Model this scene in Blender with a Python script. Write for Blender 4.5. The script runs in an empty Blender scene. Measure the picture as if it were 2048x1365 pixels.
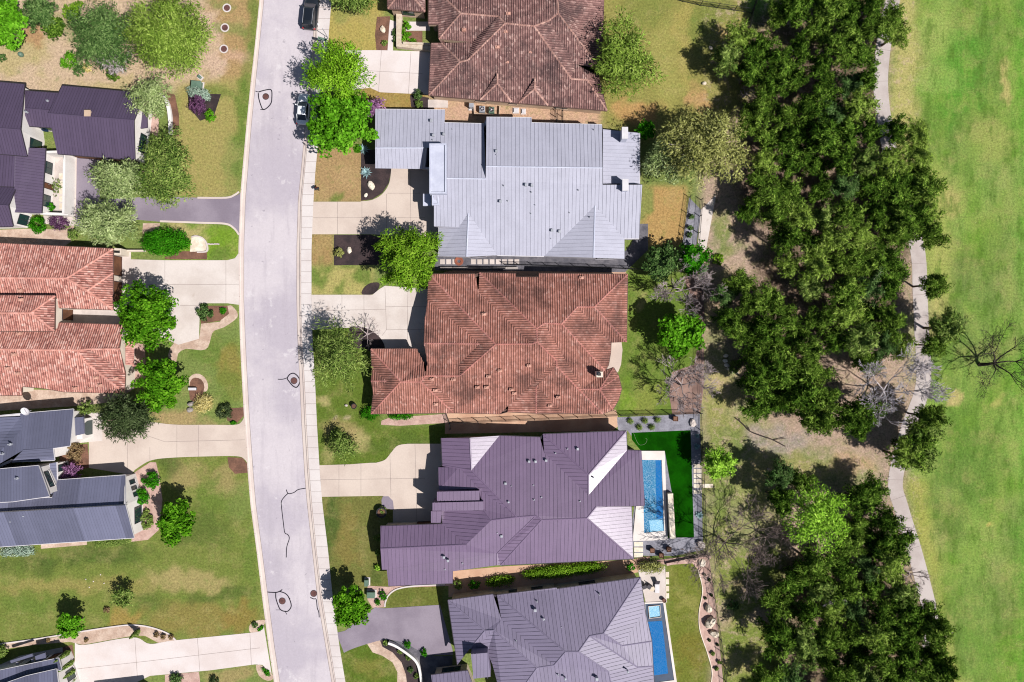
import bpy, bmesh, math, random
import numpy as np
from mathutils import Vector, Matrix
from mathutils.geometry import tessellate_polygon

scene = bpy.context.scene
COL = scene.collection

# ---------------------------------------------------------------- camera, light, exposure
S = 0.075            # metres of ground per photo pixel
H = 100.0            # flying height of the camera
CX, CY = 1024.0, 682.5
cam_d = bpy.data.cameras.new("camera")
cam = bpy.data.objects.new("camera", cam_d)
COL.objects.link(cam)
cam.location = (0, 0, H)
cam.rotation_euler = (0, 0, 0)
cam_d.sensor_width = 36.0
cam_d.sensor_fit = 'HORIZONTAL'
cam_d.lens = 36.0 * H / (2048 * S)
cam_d.clip_end = 6000
scene.camera = cam

SUN_EL = math.radians(51)
SUN_DX, SUN_DY = 0.83, -0.557          # the side the sun stands on
world = bpy.data.worlds.new("World")
scene.world = world
world.use_nodes = True
wn = world.node_tree
bg = wn.nodes["Background"]
sky = wn.nodes.new("ShaderNodeTexSky")
sky.sky_type = 'NISHITA'
sky.sun_disc = False
sky.sun_elevation = SUN_EL
sky.sun_rotation = math.atan2(SUN_DX, SUN_DY)
wn.links.new(sky.outputs[0], bg.inputs[0])
bg.inputs[1].default_value = 0.05
sun_d = bpy.data.lights.new("sun", 'SUN')
sun_d.energy = 5.0
sun_d.angle = math.radians(0.5)
sun_d.color = (1.0, 0.972, 0.945)
sun = bpy.data.objects.new("sun", sun_d)
COL.objects.link(sun)
sun.rotation_euler = Vector((-SUN_DX * math.cos(SUN_EL), -SUN_DY * math.cos(SUN_EL), -math.sin(SUN_EL))).to_track_quat('-Z', 'Y').to_euler()
scene.view_settings.view_transform = 'Standard'
scene.view_settings.look = 'None'
scene.view_settings.gamma = 1
scene.view_settings.exposure = 0.62
scene.cycles.filter_width = 1.1
scene.cycles.max_bounces = 6
scene.cycles.diffuse_bounces = 3

# ---------------------------------------------------------------- helpers
def G(px, py, z=0.0):
    k = (H - z) / H
    return Vector(((px - CX) * S * k, (CY - py) * S * k, z))

ORG = {}
def org(o):
    return ORG.get(o.name, Vector((0, 0, 0)))

def tag(o, label=None, cat=None, group=None, kind=None):
    if label: o['label'] = label
    if cat: o['category'] = cat
    if group: o['group'] = group
    if kind: o['kind'] = kind
    return o

def thing(name, label, cat, loc=(0, 0, 0), group=None):
    o = bpy.data.objects.new(name, None)
    o.empty_display_size = 0.3
    COL.objects.link(o)
    o.location = loc
    ORG[o.name] = Vector(loc)
    return tag(o, label, cat, group)

def dup(root, loc, rz=0.0, sc=(1, 1, 1), label=None, group=None):
    def cp(o, parent):
        c = o.copy()
        COL.objects.link(c)
        if parent: c.parent = parent
        for ch in list(o.children): cp(ch, c)
        return c
    r = cp(root, None)
    r.location = loc; r.rotation_euler = (0, 0, rz); r.scale = sc
    if label: r['label'] = label
    if group: r['group'] = group
    return r

class MB:
    def __init__(s):
        s.v = []; s.f = []; s.m = []; s.uv = []; s.has_uv = False
    def add(s, pts, faces, mi=0, uvs=None):
        b = len(s.v)
        s.v.extend([tuple(p) for p in pts])
        for k, f in enumerate(faces):
            s.f.append([b + i for i in f]); s.m.append(mi)
            if uvs is not None:
                s.uv.append([uvs[i] for i in f]); s.has_uv = True
            else:
                s.uv.append([(0.0, 0.0)] * len(f))
    def poly(s, pts, mi=0, uvs=None):
        if len(pts) <= 3:
            s.add(pts, [list(range(len(pts)))], mi, uvs); return
        tr = tessellate_polygon([[Vector(p) for p in pts]])
        fs = []
        for t in tr:
            a, b, c = [Vector(pts[i]) for i in t]
            n = (b - a).cross(c - a)
            fs.append(list(t) if n.z >= 0 else list(t)[::-1])
        s.add(pts, fs, mi, uvs)
    def quad(s, a, b, c, d, mi=0): s.add([a, b, c, d], [[0, 1, 2, 3]], mi)
    def box(s, x0, x1, y0, y1, z0, z1, mi=0, M=None):
        p = [Vector((x, y, z)) for z in (z0, z1) for y in (y0, y1) for x in (x0, x1)]
        if M is not None: p = [M @ q for q in p]
        s.add(p, [[0, 2, 3, 1], [4, 5, 7, 6], [0, 1, 5, 4], [2, 6, 7, 3], [0, 4, 6, 2], [1, 3, 7, 5]], mi)
    def bev(s, x0, x1, y0, y1, z0, z1, b=0.03, mi=0, M=None):
        # box with a chamfered top
        rings = [[(x0, y0), (x1, y0), (x1, y1), (x0, y1)], [(x0, y0), (x1, y0), (x1, y1), (x0, y1)],
                 [(x0 + b, y0 + b), (x1 - b, y0 + b), (x1 - b, y1 - b), (x0 + b, y1 - b)]]
        zs = [z0, z1 - b, z1]
        p = [Vector((x, y, z)) for r, z in zip(rings, zs) for x, y in r]
        if M is not None: p = [M @ q for q in p]
        fs = [[3, 2, 1, 0], [8, 9, 10, 11]]
        for k in range(2):
            for i in range(4):
                j = (i + 1) % 4
                fs.append([k * 4 + i, k * 4 + j, k * 4 + 4 + j, k * 4 + 4 + i])
        s.add(p, fs, mi)
    def prism(s, poly, z0, z1, mi=0, bottom=False):
        # poly: list of (x, y), extruded
        a = sum(poly[i][0] * poly[(i + 1) % len(poly)][1] - poly[(i + 1) % len(poly)][0] * poly[i][1] for i in range(len(poly)))
        if a < 0: poly = poly[::-1]
        n = len(poly)
        s.poly([(x, y, z1) for x, y in poly], mi)
        p = [(x, y, z0) for x, y in poly] + [(x, y, z1) for x, y in poly]
        s.add(p, [[i, (i + 1) % n, n + (i + 1) % n, n + i] for i in range(n)], mi)
    def loft(s, rings, mi=0, cap0=True, cap1=True):
        n = len(rings[0])
        p = [q for r in rings for q in r]
        fs = []
        for k in range(len(rings) - 1):
            for i in range(n):
                j = (i + 1) % n
                fs.append([k * n + i, k * n + j, (k + 1) * n + j, (k + 1) * n + i])
        if cap0: fs.append(list(range(n))[::-1])
        if cap1: fs.append([(len(rings) - 1) * n + i for i in range(n)])
        s.add(p, fs, mi)
    def tube(s, pts, rad, n=6, mi=0):
        pts = [Vector(p) for p in pts]
        rings = []
        for i, p in enumerate(pts):
            d = (pts[min(i + 1, len(pts) - 1)] - pts[max(i - 1, 0)])
            if d.length < 1e-6: d = Vector((0, 0, 1))
            d.normalize()
            u = d.cross(Vector((0, 0, 1)))
            if u.length < 0.1: u = d.cross(Vector((1, 0, 0)))
            u.normalize(); w = u.cross(d)
            r = rad[i] if isinstance(rad, (list, tuple)) else rad
            rings.append([p + (u * math.cos(2 * math.pi * k / n) + w * math.sin(2 * math.pi * k / n)) * r for k in range(n)])
        s.loft(rings, mi)
    def cyl(s, c, r, z0, z1, n=20, mi=0, r1=None):
        r1 = r if r1 is None else r1
        s.loft([[Vector((c[0] + r * math.cos(2 * math.pi * k / n), c[1] + r * math.sin(2 * math.pi * k / n), z0)) for k in range(n)],
                [Vector((c[0] + r1 * math.cos(2 * math.pi * k / n), c[1] + r1 * math.sin(2 * math.pi * k / n), z1)) for k in range(n)]], mi)
    def ell(s, c, rx, ry, rz, nu=14, nv=8, mi=0, jit=0.0, rng=None, zmin=-1.0):
        rings = []
        for j in range(nv + 1):
            t = math.pi * j / nv
            zz = -math.cos(t)
            zz = max(zz, zmin)
            rr = math.sqrt(max(1e-4, 1 - zz * zz)) if zz > zmin else math.sin(t)
            ring = []
            for i in range(nu):
                a = 2 * math.pi * i / nu
                q = 1 + (rng.uniform(-jit, jit) if rng else 0)
                ring.append(Vector((c[0] + rx * rr * math.cos(a) * q, c[1] + ry * rr * math.sin(a) * q, c[2] + rz * zz * q)))
            rings.append(ring)
        s.loft(rings, mi)
    def build(s, name, mats, parent=None, smooth=False):
        me = bpy.data.meshes.new(name)
        o = org(parent) if parent else Vector((0, 0, 0))
        me.from_pydata([(v[0] - o.x, v[1] - o.y, v[2] - o.z) for v in s.v], [], s.f)
        if not isinstance(mats, (list, tuple)): mats = [mats]
        for m in mats: me.materials.append(m)
        if len(mats) > 1: me.polygons.foreach_set('material_index', s.m)
        if s.has_uv:
            ul = me.uv_layers.new(name='tile')
            flat = np.array([c for f in s.uv for c in f], dtype=np.float32).ravel()
            ul.data.foreach_set('uv', flat)
        if smooth: me.polygons.foreach_set('use_smooth', [True] * len(me.polygons))
        me.update()
        ob = bpy.data.objects.new(name, me)
        COL.objects.link(ob)
        if parent:
            ob.parent = parent
            ORG[ob.name] = o
        return ob

def smooth(pts, closed=False, n=6):
    out = []
    N = len(pts)
    rng = range(N) if closed else range(N - 1)
    for i in rng:
        if closed: p0, p1, p2, p3 = [pts[(i + k) % N] for k in (-1, 0, 1, 2)]
        else: p0, p1, p2, p3 = pts[max(i - 1, 0)], pts[i], pts[i + 1], pts[min(i + 2, N - 1)]
        for k in range(n):
            t = k / n
            out.append(tuple(0.5 * (2 * b + (c - a) * t + (2 * a - 5 * b + 4 * c - d) * t * t + (3 * b - a - 3 * c + d) * t ** 3) for a, b, c, d in zip(p0, p1, p2, p3)))
    if not closed: out.append(tuple(pts[-1]))
    return out

# ---------------------------------------------------------------- materials
def lin(c):
    c = c / 255.0
    return c / 12.92 if c <= 0.04045 else ((c + 0.055) / 1.055) ** 2.4
EXPO = 1.75
def A(r, g, b):
    """albedo that shows as this display colour under the sun of this scene"""
    return tuple(min(0.88, lin(v) / EXPO) for v in (r, g, b))

def nt_new(name):
    m = bpy.data.materials.new(name)
    m.use_nodes = True
    return m, m.node_tree, m.node_tree.nodes["Principled BSDF"]

def rgba(c): return (c[0], c[1], c[2], 1.0)

def mixc(nt, fac, a, b, blend='MIX'):
    n = nt.nodes.new("ShaderNodeMix"); n.data_type = 'RGBA'; n.blend_type = blend
    for i, v in ((0, fac), (6, a), (7, b)):
        if isinstance(v, (int, float)): n.inputs[i].default_value = v
        elif isinstance(v, tuple): n.inputs[i].default_value = rgba(v)
        else: nt.links.new(v, n.inputs[i])
    return n.outputs[2]

def mth(nt, op, a, b=0.0, c=0.0):
    n = nt.nodes.new("ShaderNodeMath"); n.operation = op
    for i, v in enumerate((a, b, c)):
        if isinstance(v, (int, float)): n.inputs[i].default_value = v
        else: nt.links.new(v, n.inputs[i])
    return n.outputs[0]

def noise(nt, vec, scale, detail=3.0, rough=0.55):
    n = nt.nodes.new("ShaderNodeTexNoise")
    n.inputs['Scale'].default_value = scale
    n.inputs['Detail'].default_value = detail
    n.inputs['Roughness'].default_value = rough
    nt.links.new(vec, n.inputs['Vector'])
    return n.outputs[0]

def rampv(nt, v, lo, hi):
    n = nt.nodes.new("ShaderNodeMapRange")
    n.interpolation_type = 'SMOOTHSTEP'
    n.inputs['From Min'].default_value = lo; n.inputs['From Max'].default_value = hi
    nt.links.new(v, n.inputs['Value'])
    return n.outputs[0]

def bump(nt, b, h, strength, dist=0.05):
    n = nt.nodes.new("ShaderNodeBump")
    n.inputs['Strength'].default_value = strength
    n.inputs['Distance'].default_value = dist
    nt.links.new(h, n.inputs['Height'])
    nt.links.new(n.outputs[0], b.inputs['Normal'])

def pos(nt):
    g = nt.nodes.new("ShaderNodeNewGeometry")
    return g.outputs['Position']

def pm(name, c1, c2=None, s1=0.4, s2=6.0, rough=0.85, spec=0.3, metal=0.0, grain=0.25, bmp=0.0, spots=None, lo=0.35, hi=0.65):
    """two tones mixed by a broad noise, a fine grain over them, optional stains"""
    m, nt, b = nt_new(name)
    p = pos(nt)
    c2 = c2 or tuple(v * 0.8 for v in c1)
    col = mixc(nt, rampv(nt, noise(nt, p, s1, 4), lo, hi), c1, c2)
    g = noise(nt, p, min(s2, 4.5), 6, 0.8)
    gv = mth(nt, 'MULTIPLY_ADD', g, grain * 3.6, 1 - grain * 1.8)
    comb = nt.nodes.new("ShaderNodeCombineColor")
    for i in range(3): nt.links.new(gv, comb.inputs[i])
    col = mixc(nt, 1.0, col, comb.outputs[0], 'MULTIPLY')
    if spots:
        sc, sl, sh, scol = spots
        col = mixc(nt, rampv(nt, noise(nt, p, sc, 2), sl, sh), col, scol)
    nt.links.new(col, b.inputs['Base Color'])
    b.inputs['Roughness'].default_value = rough
    b.inputs['Specular IOR Level'].default_value = spec
    b.inputs['Metallic'].default_value = metal
    if bmp: bump(nt, b, g, bmp)
    return m

def tile_mat(name, cols, stain, stain_amt=0.55, spot=None, gain=1.0):
    """clay tiles: a tone for every tile (uv in tile widths), lichen stains over them"""
    m, nt, b = nt_new(name)
    uv = nt.nodes.new("ShaderNodeUVMap"); uv.uv_map = 'tile'
    fl = nt.nodes.new("ShaderNodeVectorMath"); fl.operation = 'FLOOR'
    nt.links.new(uv.outputs[0], fl.inputs[0])
    wnz = nt.nodes.new("ShaderNodeTexWhiteNoise"); wnz.noise_dimensions = '2D'
    nt.links.new(fl.outputs[0], wnz.inputs['Vector'])
    cr = nt.nodes.new("ShaderNodeValToRGB")
    els = cr.color_ramp.elements
    while len(els) < len(cols): els.new(0.5)
    for i, (t, c) in enumerate(cols):
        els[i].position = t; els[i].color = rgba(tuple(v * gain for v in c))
    nt.links.new(wnz.outputs[0], cr.inputs[0])
    p = pos(nt)
    st = rampv(nt, noise(nt, p, 0.22, 8, 0.75), 0.42, 0.66)
    col = mixc(nt, mth(nt, 'MULTIPLY', st, min(1.0, stain_amt * 1.1)), cr.outputs[0], tuple(v * gain for v in stain))
    if spot:
        sp = rampv(nt, noise(nt, p, 2.2, 5, 0.7), 0.57, 0.64)
        col = mixc(nt, mth(nt, 'MULTIPLY', sp, 0.65), col, tuple(v * gain for v in spot))
    g = noise(nt, p, 3.0, 4, 0.75)
    gv = mth(nt, 'MULTIPLY_ADD', g, 0.7, 0.65)
    comb = nt.nodes.new("ShaderNodeCombineColor")
    for i in range(3): nt.links.new(gv, comb.inputs[i])
    col = mixc(nt, 1.0, col, comb.outputs[0], 'MULTIPLY')
    nt.links.new(col, b.inputs['Base Color'])
    b.inputs['Roughness'].default_value = 0.9
    b.inputs['Specular IOR Level'].default_value = 0.15
    return m

def metal_mat(name, c, rough=0.42, spec=0.5, var=0.12, band=0.0):
    """painted standing seam panels: each panel a touch lighter or darker, faint weathering"""
    m, nt, b = nt_new(name)
    uv = nt.nodes.new("ShaderNodeUVMap"); uv.uv_map = 'tile'
    sx = nt.nodes.new("ShaderNodeSeparateXYZ")
    nt.links.new(uv.outputs[0], sx.inputs[0])
    wnz = nt.nodes.new("ShaderNodeTexWhiteNoise"); wnz.noise_dimensions = '1D'
    nt.links.new(mth(nt, 'FLOOR', sx.outputs[0]), wnz.inputs['W'])
    p = pos(nt)
    n1 = noise(nt, p, 0.5, 4, 0.6)
    n2 = noise(nt, p, 5.0, 4, 0.7)
    v = mth(nt, 'ADD', mth(nt, 'MULTIPLY_ADD', wnz.outputs[0], var, 1 - var / 2),
            mth(nt, 'ADD', mth(nt, 'MULTIPLY_ADD', n1, 0.3, -0.15), mth(nt, 'MULTIPLY_ADD', n2, 0.3, -0.15)))
    if band:
        w2 = nt.nodes.new("ShaderNodeTexWhiteNoise"); w2.noise_dimensions = '1D'
        nt.links.new(mth(nt, 'FLOOR', mth(nt, 'MULTIPLY', sx.outputs[0], 0.21)), w2.inputs['W'])
        v = mth(nt, 'ADD', v, mth(nt, 'MULTIPLY', rampv(nt, w2.outputs[0], 0.5, 0.9), band))
    comb = nt.nodes.new("ShaderNodeCombineColor")
    for i in range(3): nt.links.new(v, comb.inputs[i])
    nt.links.new(mixc(nt, 1.0, c, comb.outputs[0], 'MULTIPLY'), b.inputs['Base Color'])
    b.inputs['Roughness'].default_value = rough
    b.inputs['Specular IOR Level'].default_value = spec
    bump(nt, b, noise(nt, p, 1.6, 3, 0.6), 0.12, 0.05)
    return m

def leaf_mat(name, dark, mid, light, trans=0.3):
    m, nt, b = nt_new(name)
    nt.nodes.remove(b)
    out = nt.nodes["Material Output"]
    at = nt.nodes.new("ShaderNodeAttribute"); at.attribute_name = 'tint'
    cr = nt.nodes.new("ShaderNodeValToRGB")
    els = cr.color_ramp.elements
    els.new(0.5)
    for e, t, c in zip(els, (0.0, 0.5, 1.0), (dark, mid, light)):
        e.position = t; e.color = rgba(c)
    nt.links.new(at.outputs['Fac'], cr.inputs[0])
    d = nt.nodes.new("ShaderNodeBsdfDiffuse")
    t = nt.nodes.new("ShaderNodeBsdfTranslucent")
    mx = nt.nodes.new("ShaderNodeMixShader"); mx.inputs[0].default_value = trans
    nt.links.new(cr.outputs[0], d.inputs[0]); nt.links.new(cr.outputs[0], t.inputs[0])
    nt.links.new(d.outputs[0], mx.inputs[1]); nt.links.new(t.outputs[0], mx.inputs[2])
    nt.links.new(mx.outputs[0], out.inputs[0])
    return m

M = {}
M['asphalt'] = pm('asphalt', A(212, 202, 207), A(196, 186, 194), 0.09, 14, 0.9, 0.25, grain=0.10, spots=(0.18, 0.60, 0.75, A(222, 216, 220)))
def road_mat():
    m, nt, b = nt_new('street_asphalt')
    p = pos(nt)
    mp = nt.nodes.new("ShaderNodeMapping"); mp.inputs['Scale'].default_value = (1.0, .12, 1); nt.links.new(p, mp.inputs['Vector'])
    col = mixc(nt, rampv(nt, noise(nt, p, 0.07, 5, 0.6), 0.40, 0.62), A(218, 208, 212), A(196, 186, 195))
    col = mixc(nt, mth(nt, 'MULTIPLY', rampv(nt, noise(nt, mp.outputs[0], 0.9, 6, 0.7), 0.50, 0.66), 0.35), col, A(184, 174, 182))
    col = mixc(nt, mth(nt, 'MULTIPLY', rampv(nt, noise(nt, p, 0.35, 7, 0.75), 0.58, 0.66), 0.6), col, A(230, 222, 224))
    col = mixc(nt, mth(nt, 'MULTIPLY', rampv(nt, noise(nt, p, 1.3, 3, 0.5), 0.70, 0.74), 0.5), col, A(150, 142, 152))
    g = mth(nt, 'MULTIPLY_ADD', noise(nt, p, 4.0, 6, 0.85), 0.5, 0.75)
    comb = nt.nodes.new("ShaderNodeCombineColor")
    for i in range(3): nt.links.new(g, comb.inputs[i])
    nt.links.new(mixc(nt, 1.0, col, comb.outputs[0], 'MULTIPLY'), b.inputs['Base Color'])
    b.inputs['Roughness'].default_value = 0.92; b.inputs['Specular IOR Level'].default_value = 0.2
    return m
M['asphalt'] = road_mat()
M['dark_asphalt'] = pm('dark_asphalt', A(160, 148, 160), A(142, 130, 143), 0.2, 12, 0.9, 0.25, grain=0.13)
M['kerb'] = pm('kerb_concrete', A(230, 214, 204), A(220, 202, 194), 0.3, 10, 0.9, 0.2, grain=0.08)
M['walk'] = pm('walk_concrete', A(232, 223, 219), A(222, 210, 206), 0.25, 10, 0.9, 0.2, grain=0.08)
M['drive'] = pm('drive_concrete', A(233, 221, 213), A(217, 203, 194), 0.22, 9, 0.9, 0.2, grain=0.10, spots=(0.5, 0.66, 0.8, A(196, 178, 166)))
M['drive_white'] = pm('pale_concrete', A(238, 226, 222), A(228, 213, 207), 0.22, 9, 0.9, 0.2, grain=0.08)
M['drive_tan'] = pm('tan_concrete', A(226, 208, 194), A(212, 193, 180), 0.2, 9, 0.9, 0.2, grain=0.10)
M['joint'] = pm('joint', A(168, 152, 146), A(150, 136, 130), 0.5)
M['tar'] = pm('tar', A(52, 46, 58), A(40, 36, 46), 1.0, rough=0.6)
M['mulch'] = pm('mulch', A(74, 58, 58), A(50, 40, 42), 0.6, 5, grain=0.5, bmp=0.6)
M['mulch_brown'] = pm('brown_mulch', A(140, 100, 80), A(112, 80, 64), 0.6, 5, grain=0.45, bmp=0.6)
M['gravel'] = pm('gravel', A(222, 196, 176), A(196, 166, 146), 0.8, 3.5, grain=0.32, bmp=0.7)
M['gravel_pink'] = pm('pink_gravel', A(214, 180, 166), A(192, 156, 143), 0.8, 3.5, grain=0.3, bmp=0.6)
M['gravel_grey'] = pm('grey_gravel', A(158, 156, 166), A(134, 132, 142), 0.8, 4, grain=0.35, bmp=0.6)
M['gravel_dark'] = pm('dark_gravel', A(120, 116, 122), A(92, 90, 98), 0.8, 4, grain=0.4, bmp=0.6)
M['sidedirt'] = pm('side_dirt', A(222, 182, 152), A(204, 160, 132), 0.5, 4, grain=0.2, bmp=0.3)
M['turf'] = pm('artificial_turf', A(20, 82, 6), A(15, 64, 5), 0.5, 12, 0.95, 0.0, grain=0.3, bmp=0.4)
M['stone'] = pm('limestone', A(252, 240, 220), A(232, 214, 190), 0.8, 3, grain=0.25, bmp=0.4)
M['stone_grey'] = pm('grey_stone', A(185, 175, 168), A(150, 140, 135), 0.8, 3, grain=0.25, bmp=0.4)
M['paver'] = pm('paver', A(228, 214, 206), A(208, 194, 186), 0.6, 6, grain=0.12)
M['deck'] = pm('pool_deck', A(245, 236, 230), A(236, 224, 216), 0.4, 8, grain=0.06)
M['white'] = pm('white_stucco', A(250, 244, 238), A(240, 232, 226), 0.5, 6, grain=0.05)
M['cream'] = pm('cream_stucco', A(244, 230, 212), A(230, 214, 196), 0.5, 6, grain=0.06)
M['tan'] = pm('tan_stucco', A(214, 186, 160), A(198, 168, 142), 0.5, 6, grain=0.08)
M['limewall'] = pm('limestone_wall', A(225, 208, 186), A(205, 184, 160), 1.5, 4, grain=0.2, bmp=0.3)
M['greywall'] = pm('grey_wall', A(190, 186, 192), A(175, 170, 178), 0.6, 5, grain=0.1)
M['trim'] = pm('white_trim', A(232, 228, 230), A(222, 217, 220), 0.8, 6, grain=0.04, rough=0.6)
M['dark_trim'] = pm('dark_trim', A(70, 62, 72), A(60, 54, 62), 0.8, 6, grain=0.05, rough=0.6)
M['brown_trim'] = pm('brown_trim', A(110, 80, 72), A(95, 70, 62), 0.8, 6, grain=0.08, rough=0.7)
M['iron'] = pm('black_iron', (0.018, 0.018, 0.02), (0.012, 0.012, 0.014), 1, 8, rough=0.5)
M['steel'] = pm('galvanised', A(190, 192, 200), A(170, 172, 180), 1, 8, rough=0.4, spec=0.5, grain=0.08)
M['rust'] = pm('rusty_iron', A(122, 82, 78), A(100, 66, 62), 1.5, 7, grain=0.3, bmp=0.3)
M['wood'] = pm('brown_wood', A(120, 78, 52), A(98, 62, 42), 0.8, 6, grain=0.25)
M['green_box'] = pm('green_cabinet', A(112, 138, 120), A(98, 124, 106), 1.0, 6, rough=0.5, grain=0.06)
M['bark'] = pm('bark', A(118, 98, 84), A(88, 72, 62), 1.5, 5, grain=0.4, bmp=0.5)
M['bark_dark'] = pm('dark_bark', A(78, 66, 58), A(58, 48, 44), 1.5, 5, grain=0.4)
M['bark_grey'] = pm('grey_bark', A(196, 180, 178), A(160, 144, 142), 1.2, 5, grain=0.3)
M['bark_pale'] = pm('silver_bark', A(222, 212, 214), A(188, 178, 182), 1.2, 5, grain=0.2)
M['bark_mid'] = pm('taupe_bark', A(150, 132, 124), A(112, 98, 92), 1.2, 5, grain=0.3)
M['mulch_pink'] = pm('pink_brown_mulch', A(168, 136, 122), A(140, 110, 100), 0.5, 4, grain=0.3, bmp=0.4)
M['path'] = pm('path_concrete', A(206, 194, 188), A(190, 176, 170), 0.3, 6, grain=0.1)
M['sage_hose'] = pm('sage_hose', A(150, 170, 130), A(130, 150, 112), 1, 6)
M['black_plastic'] = pm('black_plastic', (0.02, 0.02, 0.022), (0.014, 0.014, 0.016), 1, 8, rough=0.45)
M['orange'] = pm('orange_hose', A(186, 112, 88), A(160, 96, 76), 1, 6)
def glass(name, c, rough=0.06):
    m, nt, b = nt_new(name)
    b.inputs['Base Color'].default_value = rgba(c)
    b.inputs['Roughness'].default_value = rough
    b.inputs['Specular IOR Level'].default_value = 0.8
    return m
M['glass'] = glass('window_glass', (0.012, 0.03, 0.03))
M['carglass'] = glass('car_glass', (0.008, 0.01, 0.014))
def paint(name, c):
    m, nt, b = nt_new(name)
    nt.links.new(mixc(nt, noise(nt, pos(nt), 1.5, 3), c, tuple(v * 0.85 for v in c)), b.inputs['Base Color'])
    b.inputs['Roughness'].default_value = 0.35
    b.inputs['Coat Weight'].default_value = 0.7
    b.inputs['Coat Roughness'].default_value = 0.06
    return m
M['white_paint'] = paint('white_car_paint', (0.72, 0.73, 0.76))
M['black_paint'] = paint('black_car_paint', (0.010, 0.012, 0.015))
M['rubber'] = pm('tyre_rubber', (0.02, 0.02, 0.02), (0.015, 0.015, 0.015))
M['alloy'] = pm('alloy', (0.5, 0.5, 0.52), (0.4, 0.4, 0.42), rough=0.35, spec=0.6)
M['lamp_glass'] = glass('lamp_glass', (0.6, 0.62, 0.65), 0.15)
M['red_lamp'] = glass('tail_lamp', (0.35, 0.02, 0.02), 0.15)
def water(name, deep, lite, caust):
    m, nt, b = nt_new(name)
    p = pos(nt)
    v = nt.nodes.new("ShaderNodeTexVoronoi"); v.feature = 'DISTANCE_TO_EDGE'
    v.inputs['Scale'].default_value = 4.5
    off = nt.nodes.new("ShaderNodeVectorMath"); off.operation = 'MULTIPLY_ADD'
    nz = nt.nodes.new("ShaderNodeTexNoise"); nz.inputs['Scale'].default_value = 1.2
    nt.links.new(p, nz.inputs['Vector'])
    nt.links.new(nz.outputs['Color'], off.inputs[0]); off.inputs[1].default_value = (0.8, 0.8, 0.8); nt.links.new(p, off.inputs[2])
    nt.links.new(off.outputs[0], v.inputs['Vector'])
    col = mixc(nt, noise(nt, p, 0.5, 3), deep, lite)
    f = mth(nt, 'MULTIPLY', mth(nt, 'SUBTRACT', 1.0, rampv(nt, v.outputs['Distance'], 0.0, 0.16)), caust)
    col = mixc(nt, f, col, (0.75, 0.88, 0.9))  # caustic light lines painted into the water colour
    nt.links.new(col, b.inputs['Base Color'])
    b.inputs['Roughness'].default_value = 0.08
    bump(nt, b, noise(nt, p, 2.5, 3), 0.25, 0.05)
    return m
M['pool_water'] = water('pool_water', A(14, 100, 150), A(32, 142, 190), 0.2)
M['pool_water_calm'] = water('calm_pool_water', A(6, 104, 176), A(12, 120, 190), 0.04)
M['spa_water'] = water('spa_water', A(120, 190, 225), A(150, 205, 235), 0.25)
M['pool_tile'] = pm('pool_tile', A(26, 58, 92), A(20, 46, 78), 1.0, 8, rough=0.4, grain=0.2)

T5 = [(0.0, A(140, 104, 100)), (0.55, A(164, 124, 118)), (0.9, A(186, 146, 138)), (1.0, A(214, 178, 168))]
T7 = [(0.0, A(184, 126, 110)), (0.5, A(198, 138, 122)), (0.9, A(210, 150, 135)), (1.0, A(226, 174, 158))]
T2 = [(0.0, A(168, 108, 98)), (0.25, A(208, 142, 128)), (0.65, A(230, 164, 148)), (1.0, A(246, 196, 182))]
S5, S7, S2 = A(96, 76, 76), A(104, 76, 70), A(158, 108, 100)
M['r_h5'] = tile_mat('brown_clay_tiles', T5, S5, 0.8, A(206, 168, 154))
M['c_h5'] = tile_mat('brown_tile_shaded_channels', T5, S5, 0.8, None, 0.6)  # channel copies darkened: shade between the barrels painted into the tile colour
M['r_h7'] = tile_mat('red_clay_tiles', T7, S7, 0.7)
M['c_h7'] = tile_mat('red_tile_shaded_channels', T7, S7, 0.7, None, 0.56)
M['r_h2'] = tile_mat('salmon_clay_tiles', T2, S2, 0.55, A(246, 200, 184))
M['c_h2'] = tile_mat('salmon_tile_shaded_channels', T2, S2, 0.55, None, 0.45)
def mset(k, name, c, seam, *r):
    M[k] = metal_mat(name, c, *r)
    M['c' + k[1:]] = metal_mat(name + '_seams', tuple(v * seam for v in c), *r)  # darker copy for the ribs paints in the shade line beside each seam
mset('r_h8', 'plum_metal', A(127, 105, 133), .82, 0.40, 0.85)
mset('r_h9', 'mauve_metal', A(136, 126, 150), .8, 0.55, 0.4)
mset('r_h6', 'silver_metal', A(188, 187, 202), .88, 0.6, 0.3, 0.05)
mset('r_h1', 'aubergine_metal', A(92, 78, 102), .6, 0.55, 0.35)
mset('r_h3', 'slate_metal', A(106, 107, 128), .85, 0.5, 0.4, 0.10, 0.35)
M['r_flat'] = pm('pale_parapet', A(214, 216, 232), A(200, 202, 220), 0.8, 5, grain=0.07, rough=0.6)
# ---------------------------------------------------------------- the ground
RT = [  # photo row, lawn edge of west kerb, west asphalt edge, east asphalt edge, back of east kerb, back of east sidewalk
    (-420, 568, 577, 676, 685, 711), (-60, 526, 535, 634, 643, 669), (0, 519, 527, 631, 640, 663), (90, 510, 518, 625, 632, 656), (170, 501, 510, 618, 626, 648),
    (250, 493, 502, 610, 618, 640), (340, 485, 495, 602, 610, 631), (400, 480, 490, 596, 604, 627), (500, 477, 487, 593, 602, 623),
    (600, 478, 487, 593, 602, 623), (680, 480, 490, 595, 604, 625), (760, 484, 494, 599, 609, 630), (850, 489, 499, 603, 613, 634),
    (950, 496, 506, 609, 619, 640), (1010, 501, 511, 614, 624, 645), (1100, 513, 523, 624, 633, 656), (1200, 525, 536, 635, 645, 666),
    (1300, 538, 549, 652, 661, 680), (1365, 548, 559, 663, 672, 691), (1430, 558, 569, 674, 683, 702), (1800, 615, 626, 731, 740, 759)]
RA = np.array(RT, dtype=float)
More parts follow.
